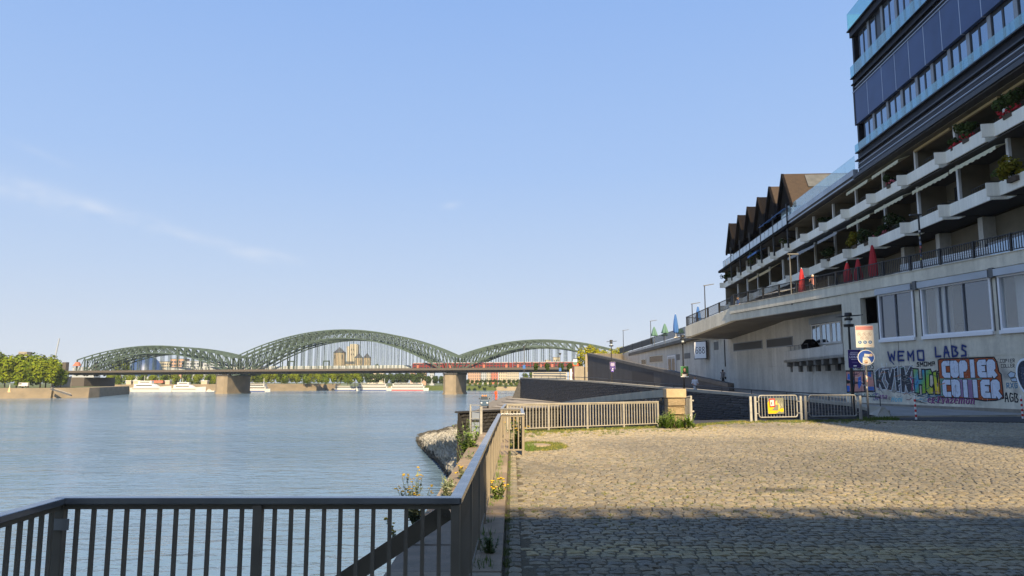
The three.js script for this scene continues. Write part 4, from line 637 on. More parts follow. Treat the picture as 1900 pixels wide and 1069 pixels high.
  // floor slab over the recess, underside sloping with the edge
  const p = (x, y, z) => { const v = V(x, y, z).sub(t.position).applyAxisAngle(V(0, 1, 0), -t.rotation.y); return [v.x, v.y, v.z]; };
  const e = (d) => 36 - 0.225 * d;
  const hx = (pts, yb, yt) => hull8(pts.map(([x, z], i) => p(x, yb[i] ?? yb, z)), pts.map(([x, z], i) => p(x, yt[i] ?? yt, z)));
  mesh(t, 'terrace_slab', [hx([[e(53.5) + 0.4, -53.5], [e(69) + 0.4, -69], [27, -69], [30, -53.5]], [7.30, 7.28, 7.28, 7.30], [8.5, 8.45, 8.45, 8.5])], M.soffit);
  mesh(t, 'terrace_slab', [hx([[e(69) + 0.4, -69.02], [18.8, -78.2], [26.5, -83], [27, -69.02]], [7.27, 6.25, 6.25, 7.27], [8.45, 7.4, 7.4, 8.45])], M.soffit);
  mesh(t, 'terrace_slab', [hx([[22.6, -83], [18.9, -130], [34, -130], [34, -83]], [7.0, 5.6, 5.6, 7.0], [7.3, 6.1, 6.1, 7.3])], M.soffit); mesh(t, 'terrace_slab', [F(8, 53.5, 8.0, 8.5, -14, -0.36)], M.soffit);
  mesh(t, 'parapet', [hx([[e(69), -69], [18.4, -78.2], [18.85, -78.2], [e(69) + 0.45, -69]], [7.24, 6.22, 6.22, 7.24], [8.46, 7.43, 7.43, 8.46]), hx([[18.42, -78.2], [22.9, -82], [22.9, -82.4], [18.4, -78.6]], [6.22, 6.22, 6.22, 6.22], [7.43, 7.43, 7.43, 7.43]), F(53.5, 69, 7.26, 7.92, -0.4, 0.0)], M.concrete);
  mesh(t, 'drip_line', [F(53.5, 68.9, 7.88, 7.915, 0, 0.012)], M.mortarPale);
  // recessed grey facade behind the ramps (plan line x = 33 - 0.11 d), plain wall pieces between openings
  const gx = (d) => 33 - 0.11 * d, G = (d0, d1, y0, y1, o = 0, th = 0.3) => hx([[gx(d0) - o, -d0], [gx(d1) - o, -d1], [gx(d1) - o + th, -d1], [gx(d0) - o + th, -d0]], [y0], [y1]);
  const GG = (d0, d1, y0, y1a, y1b, o = 0, th = 0.3) => hx([[gx(d0) - o, -d0], [gx(d1) - o, -d1], [gx(d1) - o + th, -d1], [gx(d0) - o + th, -d0]], [y0, y0, y0, y0], [y1a, y1b, y1b, y1a]);
  const grey = [];
  const js = [57.5, 64.3, 71.8, 82, 96.4, 112, 130];
  const topAt = (d) => (d < 82 ? 7.3 : lerp(8.15, 6.3, (d - 82) / 48));
  for (let i = 0; i < js.length - 1; i++) { const a = js[i] + (i ? 0.02 : 0), b = js[i + 1] - 0.02; const rows = i < 3 ? [[0, 1.85], [1.88, 3.05], [3.08, topAt(a)]] : [[0, 2.9], [2.93, topAt(a)]]; rows.forEach(([y0, y1], k) => grey.push(k === rows.length - 1 ? GG(a, b, y0, topAt(a), topAt(b)) : G(a, b, y0, y1))); grey.push(G(a, b, 0, 5.5, -0.04, 0.2)); }
  mesh(t, 'recessed_wall', grey, M.concreteGrey);
  for (const d of js.slice(1, -1)) mesh(t, 'wall_joint', [G(d - 0.02, d + 0.02, 0, 6.2, -0.03, 0.05)], M.mortar);
  for (const [d0, d1] of [[73.6, 80.7], [67.4, 72.7]]) { const w = mesh(t, 'window', [G(d0, d1, 4.86, 4.95, 0.04, 0.1), G(d0, d1, 5.68, 5.76, 0.04, 0.1), G(d0, d0 + 0.1, 4.95, 5.68, 0.04, 0.1), G(d1 - 0.1, d1, 4.95, 5.68, 0.04, 0.1)], M.mullion); mesh(w, 'pane', [G(d0 + 0.1, d1 - 0.1, 4.95, 5.68, 0.012, 0.02)], M.ventDark); }
  for (const [d0, d1, y0, y1] of [[113.4, 116.1, 4.15, 5.04], [105.2, 111.8, 4.35, 5.41]]) { const w = mesh(t, 'window', [G(d0, d1, y0, y0 + 0.1, 0.06, 0.1), G(d0, d1, y1 - 0.1, y1, 0.06, 0.1), G(d0, d0 + 0.15, y0 + 0.1, y1 - 0.1, 0.06, 0.1), G(d1 - 0.15, d1, y0 + 0.1, y1 - 0.1, 0.06, 0.1)], M.concrete); mesh(w, 'pane', [G(d0 + 0.15, d1 - 0.15, y0 + 0.1, y1 - 0.1, 0.01, 0.03)], M.windowFar); }
  { const d0 = 99.6, d1 = 103.4, w = mesh(t, 'door', [G(d0, d1, 1.6, 5.25, 0.05, 0.1)], M.metalPale); mesh(w, 'pane', [G(d0 + 0.5, d0 + 1.6, 2.8, 4.7, 0.07, 0.03), G(d0 + 2.1, d0 + 3.2, 2.8, 4.7, 0.07, 0.03)], M.windowFar); mesh(w, 'frame', [G(d0 + 0.3, d0 + 0.45, 2.5, 5.0, 0.07, 0.03), G(d1 - 0.45, d1 - 0.3, 2.5, 5.0, 0.07, 0.03), G(d0 + 0.3, d1 - 0.3, 5.0, 5.15, 0.07, 0.03)], M.whitePaint); }
  mesh(t, 'vent', [G(98.2, 100.2 - 0.75, 4.46, 5.23, 0.03, 0.05)], M.greyMetal); mesh(t, 'vent', [G(94.2, 96.4, 4.55, 5.25, 0.03, 0.05)], M.greyMetal); mesh(t, 'vent', [G(84.9, 86.2, 5.25, 6.2, 0.03, 0.05)], M.greyMetal);
  mesh(t, 'downpipe', [rod(p(gx(83) - 0.06, 3.3, -83), p(gx(83) - 0.06, 6.3, -83), 0.05)], M.blackMetal);
  // glazed doors and their small balcony
  { const d0 = 59.3, d1 = 64.0; mesh(t, 'door_recess', [G(d0, d1, 4.75, 6.95, 0.015, 0.03)], M.windowDark); for (let i = 0; i < 3; i++) { const a = lerp(d0, d1, i / 3), b = lerp(d0, d1, (i + 1) / 3) - 0.03; const dd = mesh(t, 'door', [G(a, a + 0.14, 4.75, 6.5, 0.06, 0.08), G(b - 0.14, b, 4.75, 6.5, 0.06, 0.08), G(a + 0.14, b - 0.14, 6.38, 6.5, 0.06, 0.08), G(a + 0.14, b - 0.14, 4.75, 4.9, 0.06, 0.08), G((a + b) / 2 - 0.05, (a + b) / 2 + 0.05, 4.9, 6.38, 0.06, 0.08)], M.whiteMetal); mesh(dd, 'pane', [G(a + 0.14, b - 0.14, 4.9, 6.38, 0.03, 0.02)], M.windowBlue); } mesh(t, 'lintel', [G(d0 - 0.3, d1 + 0.3, 6.55, 7.1, 0.07, 0.1)], M.metalPale); }
  const bal = [[23.98, -53.7], [25.18, -68.8], [26.3, -68.0], [26.6, -54.2]];
  mesh(t, 'balcony', [hx([bal[0], bal[1], [bal[1][0] + 0.2, bal[1][1]], [bal[0][0] + 0.2, bal[0][1]]], [3.42, 3.38, 3.38, 3.42], [4.40, 4.36, 4.36, 4.40]), hx(bal, [3.42, 3.38, 3.38, 3.42], [3.62, 3.6, 3.6, 3.62])], M.concreteGrey);
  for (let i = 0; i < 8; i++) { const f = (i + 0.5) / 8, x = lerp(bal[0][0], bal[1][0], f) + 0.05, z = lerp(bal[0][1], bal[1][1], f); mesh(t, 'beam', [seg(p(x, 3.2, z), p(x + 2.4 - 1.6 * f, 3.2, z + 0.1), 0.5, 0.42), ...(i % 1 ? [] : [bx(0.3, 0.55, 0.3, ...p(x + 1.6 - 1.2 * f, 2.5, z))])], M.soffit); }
  for (let i = 0; i < 5; i++) { const f0 = 0.55 + i * 0.08; const q = (f, y) => p(lerp(bal[0][0], bal[1][0], f) + 0.12, y, lerp(bal[0][1], bal[1][1], f)); mesh(t, 'balcony_rail', [rod(q(f0, 4.8), q(f0 + 0.08, 4.8), 0.025), rod(q(f0, 4.4), q(f0, 4.8), 0.02)], M.greyMetal); }
  // far part: railing with dark panels on the descending wall
  for (let d = 83; d < 130; d += 5.5) { const a = d, b = Math.min(130, d + 5.5), solid = d > 110; const y = (k) => topAt(k); const r = mesh(t, 'far_railing', [hx([[gx(a) + 0.1, -a], [gx(b) + 0.1, -b], [gx(b) + 0.16, -b], [gx(a) + 0.16, -a]], [y(a) + 1.02, y(b) + 1.02, y(b) + 1.02, y(a) + 1.02], [y(a) + 1.1, y(b) + 1.1, y(b) + 1.1, y(a) + 1.1]), bx(0.09, 1.15, 0.09, ...p(gx(a) + 0.13, y(a), -a))], M.blackMetal); mesh(r, 'panel', [hx([[gx(a) + 0.12, -a - 0.1], [gx(b) + 0.12, -b + 0.1], [gx(b) + 0.14, -b + 0.1], [gx(a) + 0.14, -a - 0.1]], [y(a) + 0.12, y(b) + 0.12, y(b) + 0.12, y(a) + 0.12], [y(a) + 1.0, y(b) + 1.0, y(b) + 1.0, y(a) + 1.0])], solid ? M.blackMetal : M.windowDark); }
  // ---- painted lettering on the ground floor wall
  const gt = canvasTex(1640, 460, (x, W, H) => {
    x.clearRect(0, 0, W, H);
    let block = false; const R = rng(61), P = (pts, f, s, lw) => { x.beginPath(); pts.forEach(([a, b], i) => (i ? x.lineTo(a, b) : x.moveTo(a, b))); x.closePath(); if (f) { x.fillStyle = f; x.fill(); } if (s) { x.strokeStyle = s; x.lineWidth = lw ?? 5; x.stroke(); } };
    const stroke = (pts, col, lw, blur = 0) => { x.save(); x.lineCap = block ? 'square' : 'round'; x.lineJoin = block ? 'bevel' : 'round'; if (blur) { x.shadowColor = col; x.shadowBlur = lw * 0.9; x.globalAlpha = 0.85; lw *= 0.8; pts = pts.map(([a, b]) => [a + (R() - 0.5) * 7, b + (R() - 0.5) * 7]); } x.strokeStyle = col; x.lineWidth = lw; x.beginPath(); pts.forEach(([a, b], i) => (i ? x.lineTo(a, b) : x.moveTo(a, b))); x.stroke(); x.restore(); };
    // scaled letter strokes: glyphs on a 10 x 10 grid
    const glyph = { C: [[[9, 1], [1, 1], [1, 9], [9, 9]]], O: [[[1, 1], [9, 1], [9, 9], [1, 9], [1, 1], [2, 1]]], i: [[[5, 4.2], [5, 9]], [[5, 0.6], [5, 1.6]]], l: [[[5, 1], [5, 9]]], P: [[[1, 9], [1, 1], [9, 1], [9, 5], [1, 5]]], I: [[[5, 1], [5, 9]]], E: [[[9, 1], [1, 1], [1, 9], [9, 9]], [[1, 5], [7, 5]]], R: [[[1, 9], [1, 1], [8, 1], [8, 5], [2, 5], [9, 9]]], L: [[[1, 1], [1, 9], [9, 9]]], A: [[[1, 9], [4, 1], [6, 1], [9, 9]], [[2, 6], [8, 6]]], G: [[[9, 2], [3, 1], [1, 5], [3, 9], [9, 8], [9, 5], [6, 5]]], B: [[[1, 9], [1, 1], [8, 2], [5, 5], [9, 7], [7, 9], [1, 9]]], W: [[[0, 1], [2, 9], [5, 3], [8, 9], [10, 1]]], M: [[[1, 9], [1, 1], [5, 6], [9, 1], [9, 9]]], S: [[[9, 2], [3, 1], [2, 4], [8, 6], [8, 9], [1, 9]]], H: [[[1, 1], [1, 9]], [[9, 1], [9, 9]], [[1, 5], [9, 5]]], V: [[[1, 1], [5, 9], [9, 1]]], U: [[[1, 1], [1, 8], [5, 9], [9, 8], [9, 1]]], K: [[[1, 1], [1, 9]], [[9, 1], [2, 5], [9, 9]]], N: [[[1, 9], [1, 1], [9, 9], [9, 1]]], Y: [[[1, 1], [5, 5], [9, 1]], [[5, 5], [5, 9]]], F: [[[9, 1], [1, 1], [1, 9]], [[1, 5], [7, 5]]], X: [[[1, 1], [9, 9]], [[9, 1], [1, 9]]] };
    const word = (s, x0, y0, w, h, col, lw, blur, slant = 0, gap = 0.18) => { const n = s.length, cw = w / n; [...s].forEach((ch, i) => { for (const st of glyph[ch] ?? []) stroke(st.map(([a, b]) => [x0 + i * cw + (a / 10) * cw * (1 - gap) + slant * (10 - b) * h / 100, y0 + b / 10 * h + (R() - 0.5) * 1.5]), col, lw, blur); }); };
    // pink and blue panel
    P([[4, 224], [321, 228], [334, 390], [4, 402]], '#141318');
    for (const q of [[[12, 236], [100, 238], [92, 300], [60, 308], [12, 300]], [[112, 236], [205, 238], [200, 320], [108, 318]], [[218, 238], [312, 240], [322, 380], [225, 378]], [[108, 330], [200, 328], [210, 385], [96, 390]], [[12, 330], [60, 326], [58, 388], [12, 392]]]) P(q, '#c98a7c');
    for (const q of [[[30, 250], [70, 262], [62, 300], [20, 296]], [[60, 300], [98, 300], [96, 330], [50, 330]], [[150, 280], [180, 270], [185, 330], [150, 372], [140, 330]], [[250, 350], [318, 350], [320, 378], [250, 378]], [[12, 345], [45, 345], [40, 390], [12, 392]], [[262, 240], [300, 240], [292, 280], [258, 270]]]) P(q, '#2a62b8');
    for (let i = 0; i < 14; i++) { x.fillStyle = '#2c7a5c'; x.beginPath(); x.arc(40 + R() * 300, 395 + R() * 35, 5, 0, 7); x.fill(); }
    word('FELIX', 86, 112, 141, 46, '#3c3e40', 4); word('NGS', 230, 172, 110, 46, '#20222e', 6); word('HBS', 110, 176, 110, 42, '#20222e', 6);
    x.fillStyle = '#7eaacc'; x.beginPath(); x.arc(84, 200, 26, 0, 7); x.fill(); word('P', 72, 184, 26, 30, '#e8eef2', 5);
    word('LI', 414, 178, 75, 32, '#e2e6e6', 6);
    // big blue sprayed words
    word('WEMO', 489, 92, 370, 80, '#24346f', 15, 1, 0, 0.26); stroke([[512, 160], [540, 190]], '#24346f', 9, 1); word('LABS', 928, 76, 285, 80, '#24346f', 15, 1, 0, 0.26);
    word('SMOMP', 757, 178, 170, 32, '#101013', 8);
    // grey throw-up, cut in wedge letters
    P([[336, 232], [420, 210], [560, 204], [722, 200], [728, 300], [722, 392], [640, 400], [500, 384], [342, 356]], 'rgba(128,132,138,0.55)'); for (let i = 0; i < 60; i++) { const gx0 = R() * W, gy0 = 200 + R() * 250, gr0 = x.createRadialGradient(gx0, gy0, 2, gx0, gy0, 26 + R() * 40), cc = ['120,124,130', '176,176,170', '90,96,120', '150,120,110'][i % 4]; gr0.addColorStop(0, `rgba(${cc},0.22)`); gr0.addColorStop(1, `rgba(${cc},0)`); x.fillStyle = gr0; x.fillRect(gx0 - 70, gy0 - 70, 140, 140); } x.save(); x.globalAlpha = 0.95; for (const q of [[[340, 240], [385, 214], [380, 280], [425, 220], [440, 240], [408, 300], [448, 370], [400, 372], [380, 330], [372, 372], [340, 350]], [[440, 225], [480, 222], [490, 280], [520, 214], [545, 222], [530, 300], [500, 378], [450, 372], [470, 330], [446, 300]], [[540, 222], [575, 205], [572, 300], [600, 290], [596, 330], [575, 340], [580, 385], [546, 380]], [[600, 215], [640, 205], [650, 262], [700, 202], [722, 210], [690, 290], [722, 380], [660, 395], [640, 340], [630, 392], [596, 388]]]) P(q, '#34363d', '#c9d0d4', 6); x.restore();
    for (let i = 0; i < 16; i++) stroke([[350 + R() * 360, 240 + R() * 130], [370 + R() * 340, 240 + R() * 130]].map((p2, k, a) => (k ? [a[0][0] + 40, a[0][1] + (R() - 0.5) * 30] : p2)), '#8d949b', 2.5);
    stroke([[690, 280], [712, 300], [700, 370]], '#a23a6a', 10);
    // coloured block letters
    const grad = x.createLinearGradient(716, 222, 960, 400); grad.addColorStop(0, '#93b23a'); grad.addColorStop(0.28, '#3f8ec4'); grad.addColorStop(0.5, '#7fae3a'); grad.addColorStop(0.78, '#d6c32a'); grad.addColorStop(1, '#e09a1c');
    for (const q of [[[720, 222], [770, 226], [770, 295], [800, 295], [800, 228], [828, 230], [826, 394], [790, 398], [792, 335], [768, 335], [768, 394], [724, 390]], [[832, 232], [880, 228], [895, 262], [868, 268], [862, 340], [882, 352], [896, 330], [890, 396], [846, 400], [828, 370]], [[896, 250], [928, 240], [934, 345], [940, 244], [968, 244], [952, 398], [905, 398]]]) P(q, grad, '#15151a', 9);
    // orange field with white block letters
    P([[950, 170], [972, 163], [1390, 164], [1408, 190], [1418, 255], [1432, 268], [1436, 410], [1380, 425], [1300, 430], [1200, 420], [948, 414]], '#9c4a22', '#1a1416', 8);
    for (let i = 0; i < 500; i++) { x.fillStyle = ['#b7602a', '#7d3a1e', '#c27c3a', '#8e4524'][i % 4]; x.globalAlpha = 0.35; x.fillRect(960 + R() * 465, 172 + R() * 240, 3 + R() * 12, 2 + R() * 5); } x.globalAlpha = 1;
    P([[956, 292], [1290, 292], [1290, 300], [1010, 306], [1006, 405], [956, 408]], '#5f8f80'); P([[1060, 296], [1240, 300], [1230, 412], [1200, 416], [1060, 404]], '#8a6f8f');
    block = true; word('COPiER', 990, 184, 425, 96, '#17151a', 42, 0, 0, 0.40); word('COPiER', 990, 184, 425, 96, '#c6d0df', 33, 0, 0, 0.40);
    word('COllER', 984, 306, 455, 100, '#17151a', 42, 0, 0, 0.40); word('COllER', 984, 306, 455, 100, '#c6d0df', 33, 0, 0, 0.40); block = false;
    for (let i = 0; i < 260; i++) { x.fillStyle = i % 2 ? '#aab6c8' : '#dfe5ee'; x.globalAlpha = 0.0; x.fillRect(980 + R() * 440, 184 + R() * 220, 8, 3); } x.globalAlpha = 1;
    // small tags
    for (let i = 0; i < 90; i++) { const a = 8 + R() * 940, b = 205 + R() * 235, cc = ['#23324f', '#2f6f9f', '#8f3f5f', '#3d7d5d', '#c9c9c2', '#1c1c20', '#b46a3a'][i % 7]; x.globalAlpha = 0.35 + 0.4 * R(); stroke([[a, b], [a + 8 + R() * 22, b - 14 + R() * 28], [a + 20 + R() * 30, b - 10 + R() * 20], [a + 30 + R() * 40, b - 16 + R() * 32]], cc, 1.5 + R() * 5); } x.globalAlpha = 1;
    x.save(); x.font = 'italic bold 52px serif'; x.fillStyle = '#8a4a86'; x.fillText('Luna', 318, 438); x.font = 'italic bold 50px sans-serif'; x.fillStyle = '#5fb6c9'; x.fillText('Honi', 486, 456); x.restore();
    for (let i = 0; i < 22; i++) { const a = 720 + R() * 200, b = 400 + R() * 55; stroke([[a, b], [a + 20 + R() * 30, b + (R() - 0.5) * 20], [a + 40 + R() * 20, b + (R() - 0.3) * 20]], ['#2b2c32', '#4f7f92', '#2f2f33', '#7fa6b4'][i % 4], 5); }
    x.save(); x.font = 'italic bold 60px serif'; x.fillStyle = '#33222f'; x.fillText('eg Fyazemon', 832, 455); x.fillStyle = '#8f4a80'; x.fillText('eg Fyazemon', 828, 452); x.restore();
    word('HUSTE', 410, 422, 70, 20, '#3b3c40', 3); word('UNI', 300, 430, 90, 22, '#3a4a86', 4);
    word('COPIER', 1432, 176, 104, 24, '#3a3b3e', 3.5); word('COLLER', 1436, 206, 96, 24, '#3a3b3e', 3.5);
    P([[1477, 270], [1500, 252], [1530, 262], [1520, 285], [1490, 290]], '#aebfce', '#2a3038', 4); P([[1495, 295], [1530, 288], [1538, 312], [1500, 310]], '#aebfce', '#2a3038', 4);
    word('RZG'.replace('Z', 'X'), 1462, 318, 80, 34, '#5d7f94', 7); word('AGB', 1442, 374, 100, 62, '#1d1d20', 8);
    x.fillStyle = '#dfe6ea'; x.beginPath(); x.ellipse(1606, 285, 72, 110, -0.2, 0, 7); x.fill(); x.fillStyle = '#2b313f'; x.beginPath(); x.ellipse(1606, 285, 60, 96, -0.2, 0, 7); x.fill(); for (let i = 0; i < 14; i++) stroke([[1570, 230 + i * 8], [1640, 224 + i * 9]], '#55607a', 3);
    for (let i = 0; i < 26; i++) { const dx0 = i < 14 ? 500 + R() * 350 : 935 + R() * 270; stroke([[dx0, 140 + R() * 20], [dx0 + R() * 2, 165 + R() * 40]], '#2c3c74', 1.2 + R() * 1.2); }
    for (let i = 0; i < 22; i++) { const a0 = R() * W; stroke([[a0, 300 + R() * 60], [a0, 400 + R() * 60]], ['#1d1d20', '#8a4a2a', '#c6d0df', '#3f6fa0'][i % 4], 1 + R()); }
    x.globalCompositeOperation = 'destination-out'; for (let i = 0; i < 1500; i++) { x.globalAlpha = 0.03 + 0.09 * R(); const rw = 2 + R() * 26, rh = 2 + R() * 18; x.beginPath(); x.ellipse(R() * W, 90 + R() * 370, rw / 2, rh / 2, R() * 3, 0, 7); x.fill(); } x.globalAlpha = 1; x.globalCompositeOperation = 'source-over';
    // wear: pale specks where the paint has gone
    for (let i = 0; i < 900; i++) { x.clearRect(R() * W, 165 + R() * 290, 1 + R() * 3, 1 + R() * 2.5); }
  });
  const gw = 1640 / 110, gh = 460 / 110, u0 = 53.5 * FT.n;
  const pg = new THREE.PlaneGeometry(gw, gh); pg.rotateY(Math.PI); pg.translate(u0 - gw / 2, 4.5 - gh / 2, -0.004);
  const front0 = mesh(t, 'graffiti', pg, new THREE.MeshStandardMaterial({ map: gt, transparent: true, roughness: 0.75 }), true);
  // ---- railing along the terrace
  const rail = (name, P0, P1, y0, y1, n, single) => { const parts = []; const L = Math.hypot(P1[0] - P0[0], P1[1] - P0[1]); parts.push(seg(p(P0[0], y0 + 1.0, P0[1]), p(P1[0], y1 + 1.0, P1[1]), 0.07, 0.06), seg(p(P0[0], y0 + 0.12, P0[1]), p(P1[0], y1 + 0.12, P1[1]), 0.05, 0.05), bx(0.11, 1.05, 0.11, ...p(P0[0], y0, P0[1]))); const r = mesh(t, name, parts, M.blackMetal); const bars = []; for (let i = 1; i < n; i++) { const f = i / n, b = bx(0.035, 0.86, 0.035, ...p(lerp(P0[0], P1[0], f), lerp(y0, y1, f) + 0.14, lerp(P0[1], P1[1], f))); if (single) mesh(r, 'bar', [b], M.blackMetal); else bars.push(b); } if (!single) { const m = mesh(r, 'bars', bars, M.blackMetal); m.userData.kind = 'stuff'; } return r; };
  for (let d = 30; d < 69; d += 2.4) { const a = d, b = Math.min(69, d + 2.4); rail('terrace_railing', [e(a) + 0.05, -a], [e(b) + 0.05, -b], 8.66, d > 66 ? 8.5 : 8.66, 15, d > 37 && d < 58); }
  for (let i = 0; i < 4; i++) { const f = (k) => [lerp(e(69) + 0.12, 18.55, k), lerp(-69, -78.2, k)], a = i / 4, b = (i + 1) / 4; rail('terrace_railing', f(a), f(b), lerp(8.47, 7.43, a), lerp(8.47, 7.43, b), 12, false); }
  rail('terrace_railing', [18.55, -78.3], [22.6, -82], 7.43, 7.43, 20, false);
  // sign with the river kilometre
  const s = thing('kilometre_sign', 'large square white board with the number 688 in a dark frame on the grey facade', 'sign', [22.5, 4.35, -88.4], 0);
  const nrm = V(-1, 0, 0.11).normalize(); s.rotation.y = Math.atan2(nrm.x, nrm.z) + 0.42;
  mesh(s, 'frame', [bx(2.05, 2.15, 0.14, 0, -0.08, 0)], M.blackMetal); mesh(s, 'board', [bx(1.9, 1.95, 0.04, 0, 0.02, 0.08)], M.whitePaint);
  panel(s, 'number', 1.86, 1.9, [0, 0.99, 0.104], 0, canvasTex(256, 262, (x) => { x.fillStyle = '#e9eaea'; x.fillRect(0, 0, 256, 262); x.fillStyle = '#151518'; x.font = '150px sans-serif'; x.textAlign = 'center'; x.save(); x.translate(128, 186); x.scale(0.92, 1); x.fillText('688', 0, 0); x.restore(); }));
}
// things standing on the terrace
function parasol(x, y, z, h, m, label, cat = 'parasol', group) {
  const t = thing('folded_parasol', label, cat, [x, y, z], 0, group); const prof = [[0.02, h], [0.06, h * 0.985], [0.12, h * 0.9], [0.2, h * 0.72], [0.27, h * 0.52], [0.3, h * 0.36], [0.27, h * 0.24], [0.22, h * 0.22]].map(([r, yy]) => new THREE.Vector2(r, yy));
  const g = new THREE.LatheGeometry(prof.reverse(), 24), q = g.attributes.position; for (let i = 0; i < q.count; i++) { const a = Math.atan2(q.getZ(i), q.getX(i)), k = 1 + 0.16 * Math.cos(8 * a) + 0.05 * Math.sin(3 * a + q.getY(i) * 2); q.setX(i, q.getX(i) * k); q.setZ(i, q.getZ(i) * k); } g.computeVertexNormals();
  mesh(t, 'canopy', [g], m); mesh(t, 'pole', [rod([0, 0, 0], [0, h + 0.08, 0], 0.025)], M.whiteMetal); mesh(t, 'foot', [rod([0, 0, 0], [0, 0.12, 0], 0.3, 0.28, 14)], M.concreteGrey); return t;
}
parasol(26.0, 8.5, -52.6, 2.95, M.redCloth, 'tall folded red parasol, nearest and largest on the terrace');
parasol(25.95, 8.5, -54.8, 2.3, M.redCloth, 'folded red parasol directly behind the tallest one');
parasol(24.95, 8.5, -54.4, 1.95, M.redCloth, 'small folded red parasol left of the tallest pair');
parasol(25.4, 8.5, -64.2, 3.0, M.redCloth, 'folded red parasol by itself farther left along the terrace');
parasol(20.4, 7.0, -92, 3.0, M.blueCloth, 'tall folded blue parasol above the grey wall left of the terrace corner');
parasol(21.1, 7.5, -83.5, 2.6, M.blueCloth, 'folded blue parasol behind the corner of the terrace railing');
{ // open awning-like dark parasol roofs and furniture of the terrace restaurant
  const t = thing('terrace_awning', 'dark grey sloping awning of the terrace restaurant behind the railing', 'awning');
  mesh(t, 'fabric', [hull8([[24.0, 9.6, -66], [23.2, 9.6, -70], [26, 10.3, -70], [27, 10.3, -66]], [[24.0, 9.66, -66], [23.2, 9.66, -70], [26, 10.36, -70], [27, 10.36, -66]])], M.awningGrey); mesh(t, 'post', [rod([24.1, 8.5, -66.1], [24.1, 9.6, -66.1], 0.04), rod([23.3, 8.5, -69.9], [23.3, 9.6, -69.9], 0.04)], M.blackMetal);
  const tb = thing('terrace_table', 'small grey table with chairs on the little balcony under the terrace', 'table', [25.4, 3.62, -58.6]); mesh(tb, 'top', [rod([0, 0.7, 0], [0, 0.74, 0], 0.4, 0.4, 16)], M.greyMetal); mesh(tb, 'leg', [rod([0, 0, 0], [0, 0.7, 0], 0.04)], M.greyMetal);
  const g = thing('kettle_grill', 'covered black grill on the little balcony under the terrace', 'grill', [25.45, 3.62, -63.2]); mesh(g, 'cover', [new THREE.CylinderGeometry(0.35, 0.75, 0.5, 10).translate(0, 1.35, 0), new THREE.CylinderGeometry(0.75, 0.6, 1.1, 10).translate(0, 0.55, 0)], M.timberDark);
  const c = thing('white_chair', 'white chair on the little balcony beside the glazed doors', 'chair', [25.0, 3.62, -59.8]); mesh(c, 'seat', [bx(0.45, 0.04, 0.45, 0, 0.44, 0)], M.whitePaint); mesh(c, 'backrest', [bx(0.04, 0.45, 0.45, 0.22, 0.5, 0)], M.whitePaint); for (const [a, b] of [[-0.2, -0.2], [0.2, -0.2], [0.2, 0.2], [-0.2, 0.2]]) mesh(c, 'leg', [rod([a, 0, b], [a, 0.44, b], 0.02)], M.whitePaint);
  const h = thing('bench_cabinet', 'row of white terrace benches showing through the railing at the right', 'bench'); for (let i = 0; i < 6; i++) mesh(h, 'slat', [seg([27.9 - i * 0.0, 8.8 + i * 0.13, -42.5], [26.3, 8.8 + i * 0.13, -49.5], 0.03, 0.11)], M.whitePaint);
  mesh(h, 'board', [seg([28.2, 9.6, -38.0], [29.0, 9.6, -34.5], 0.05, 2.2)], M.metalPale);
}
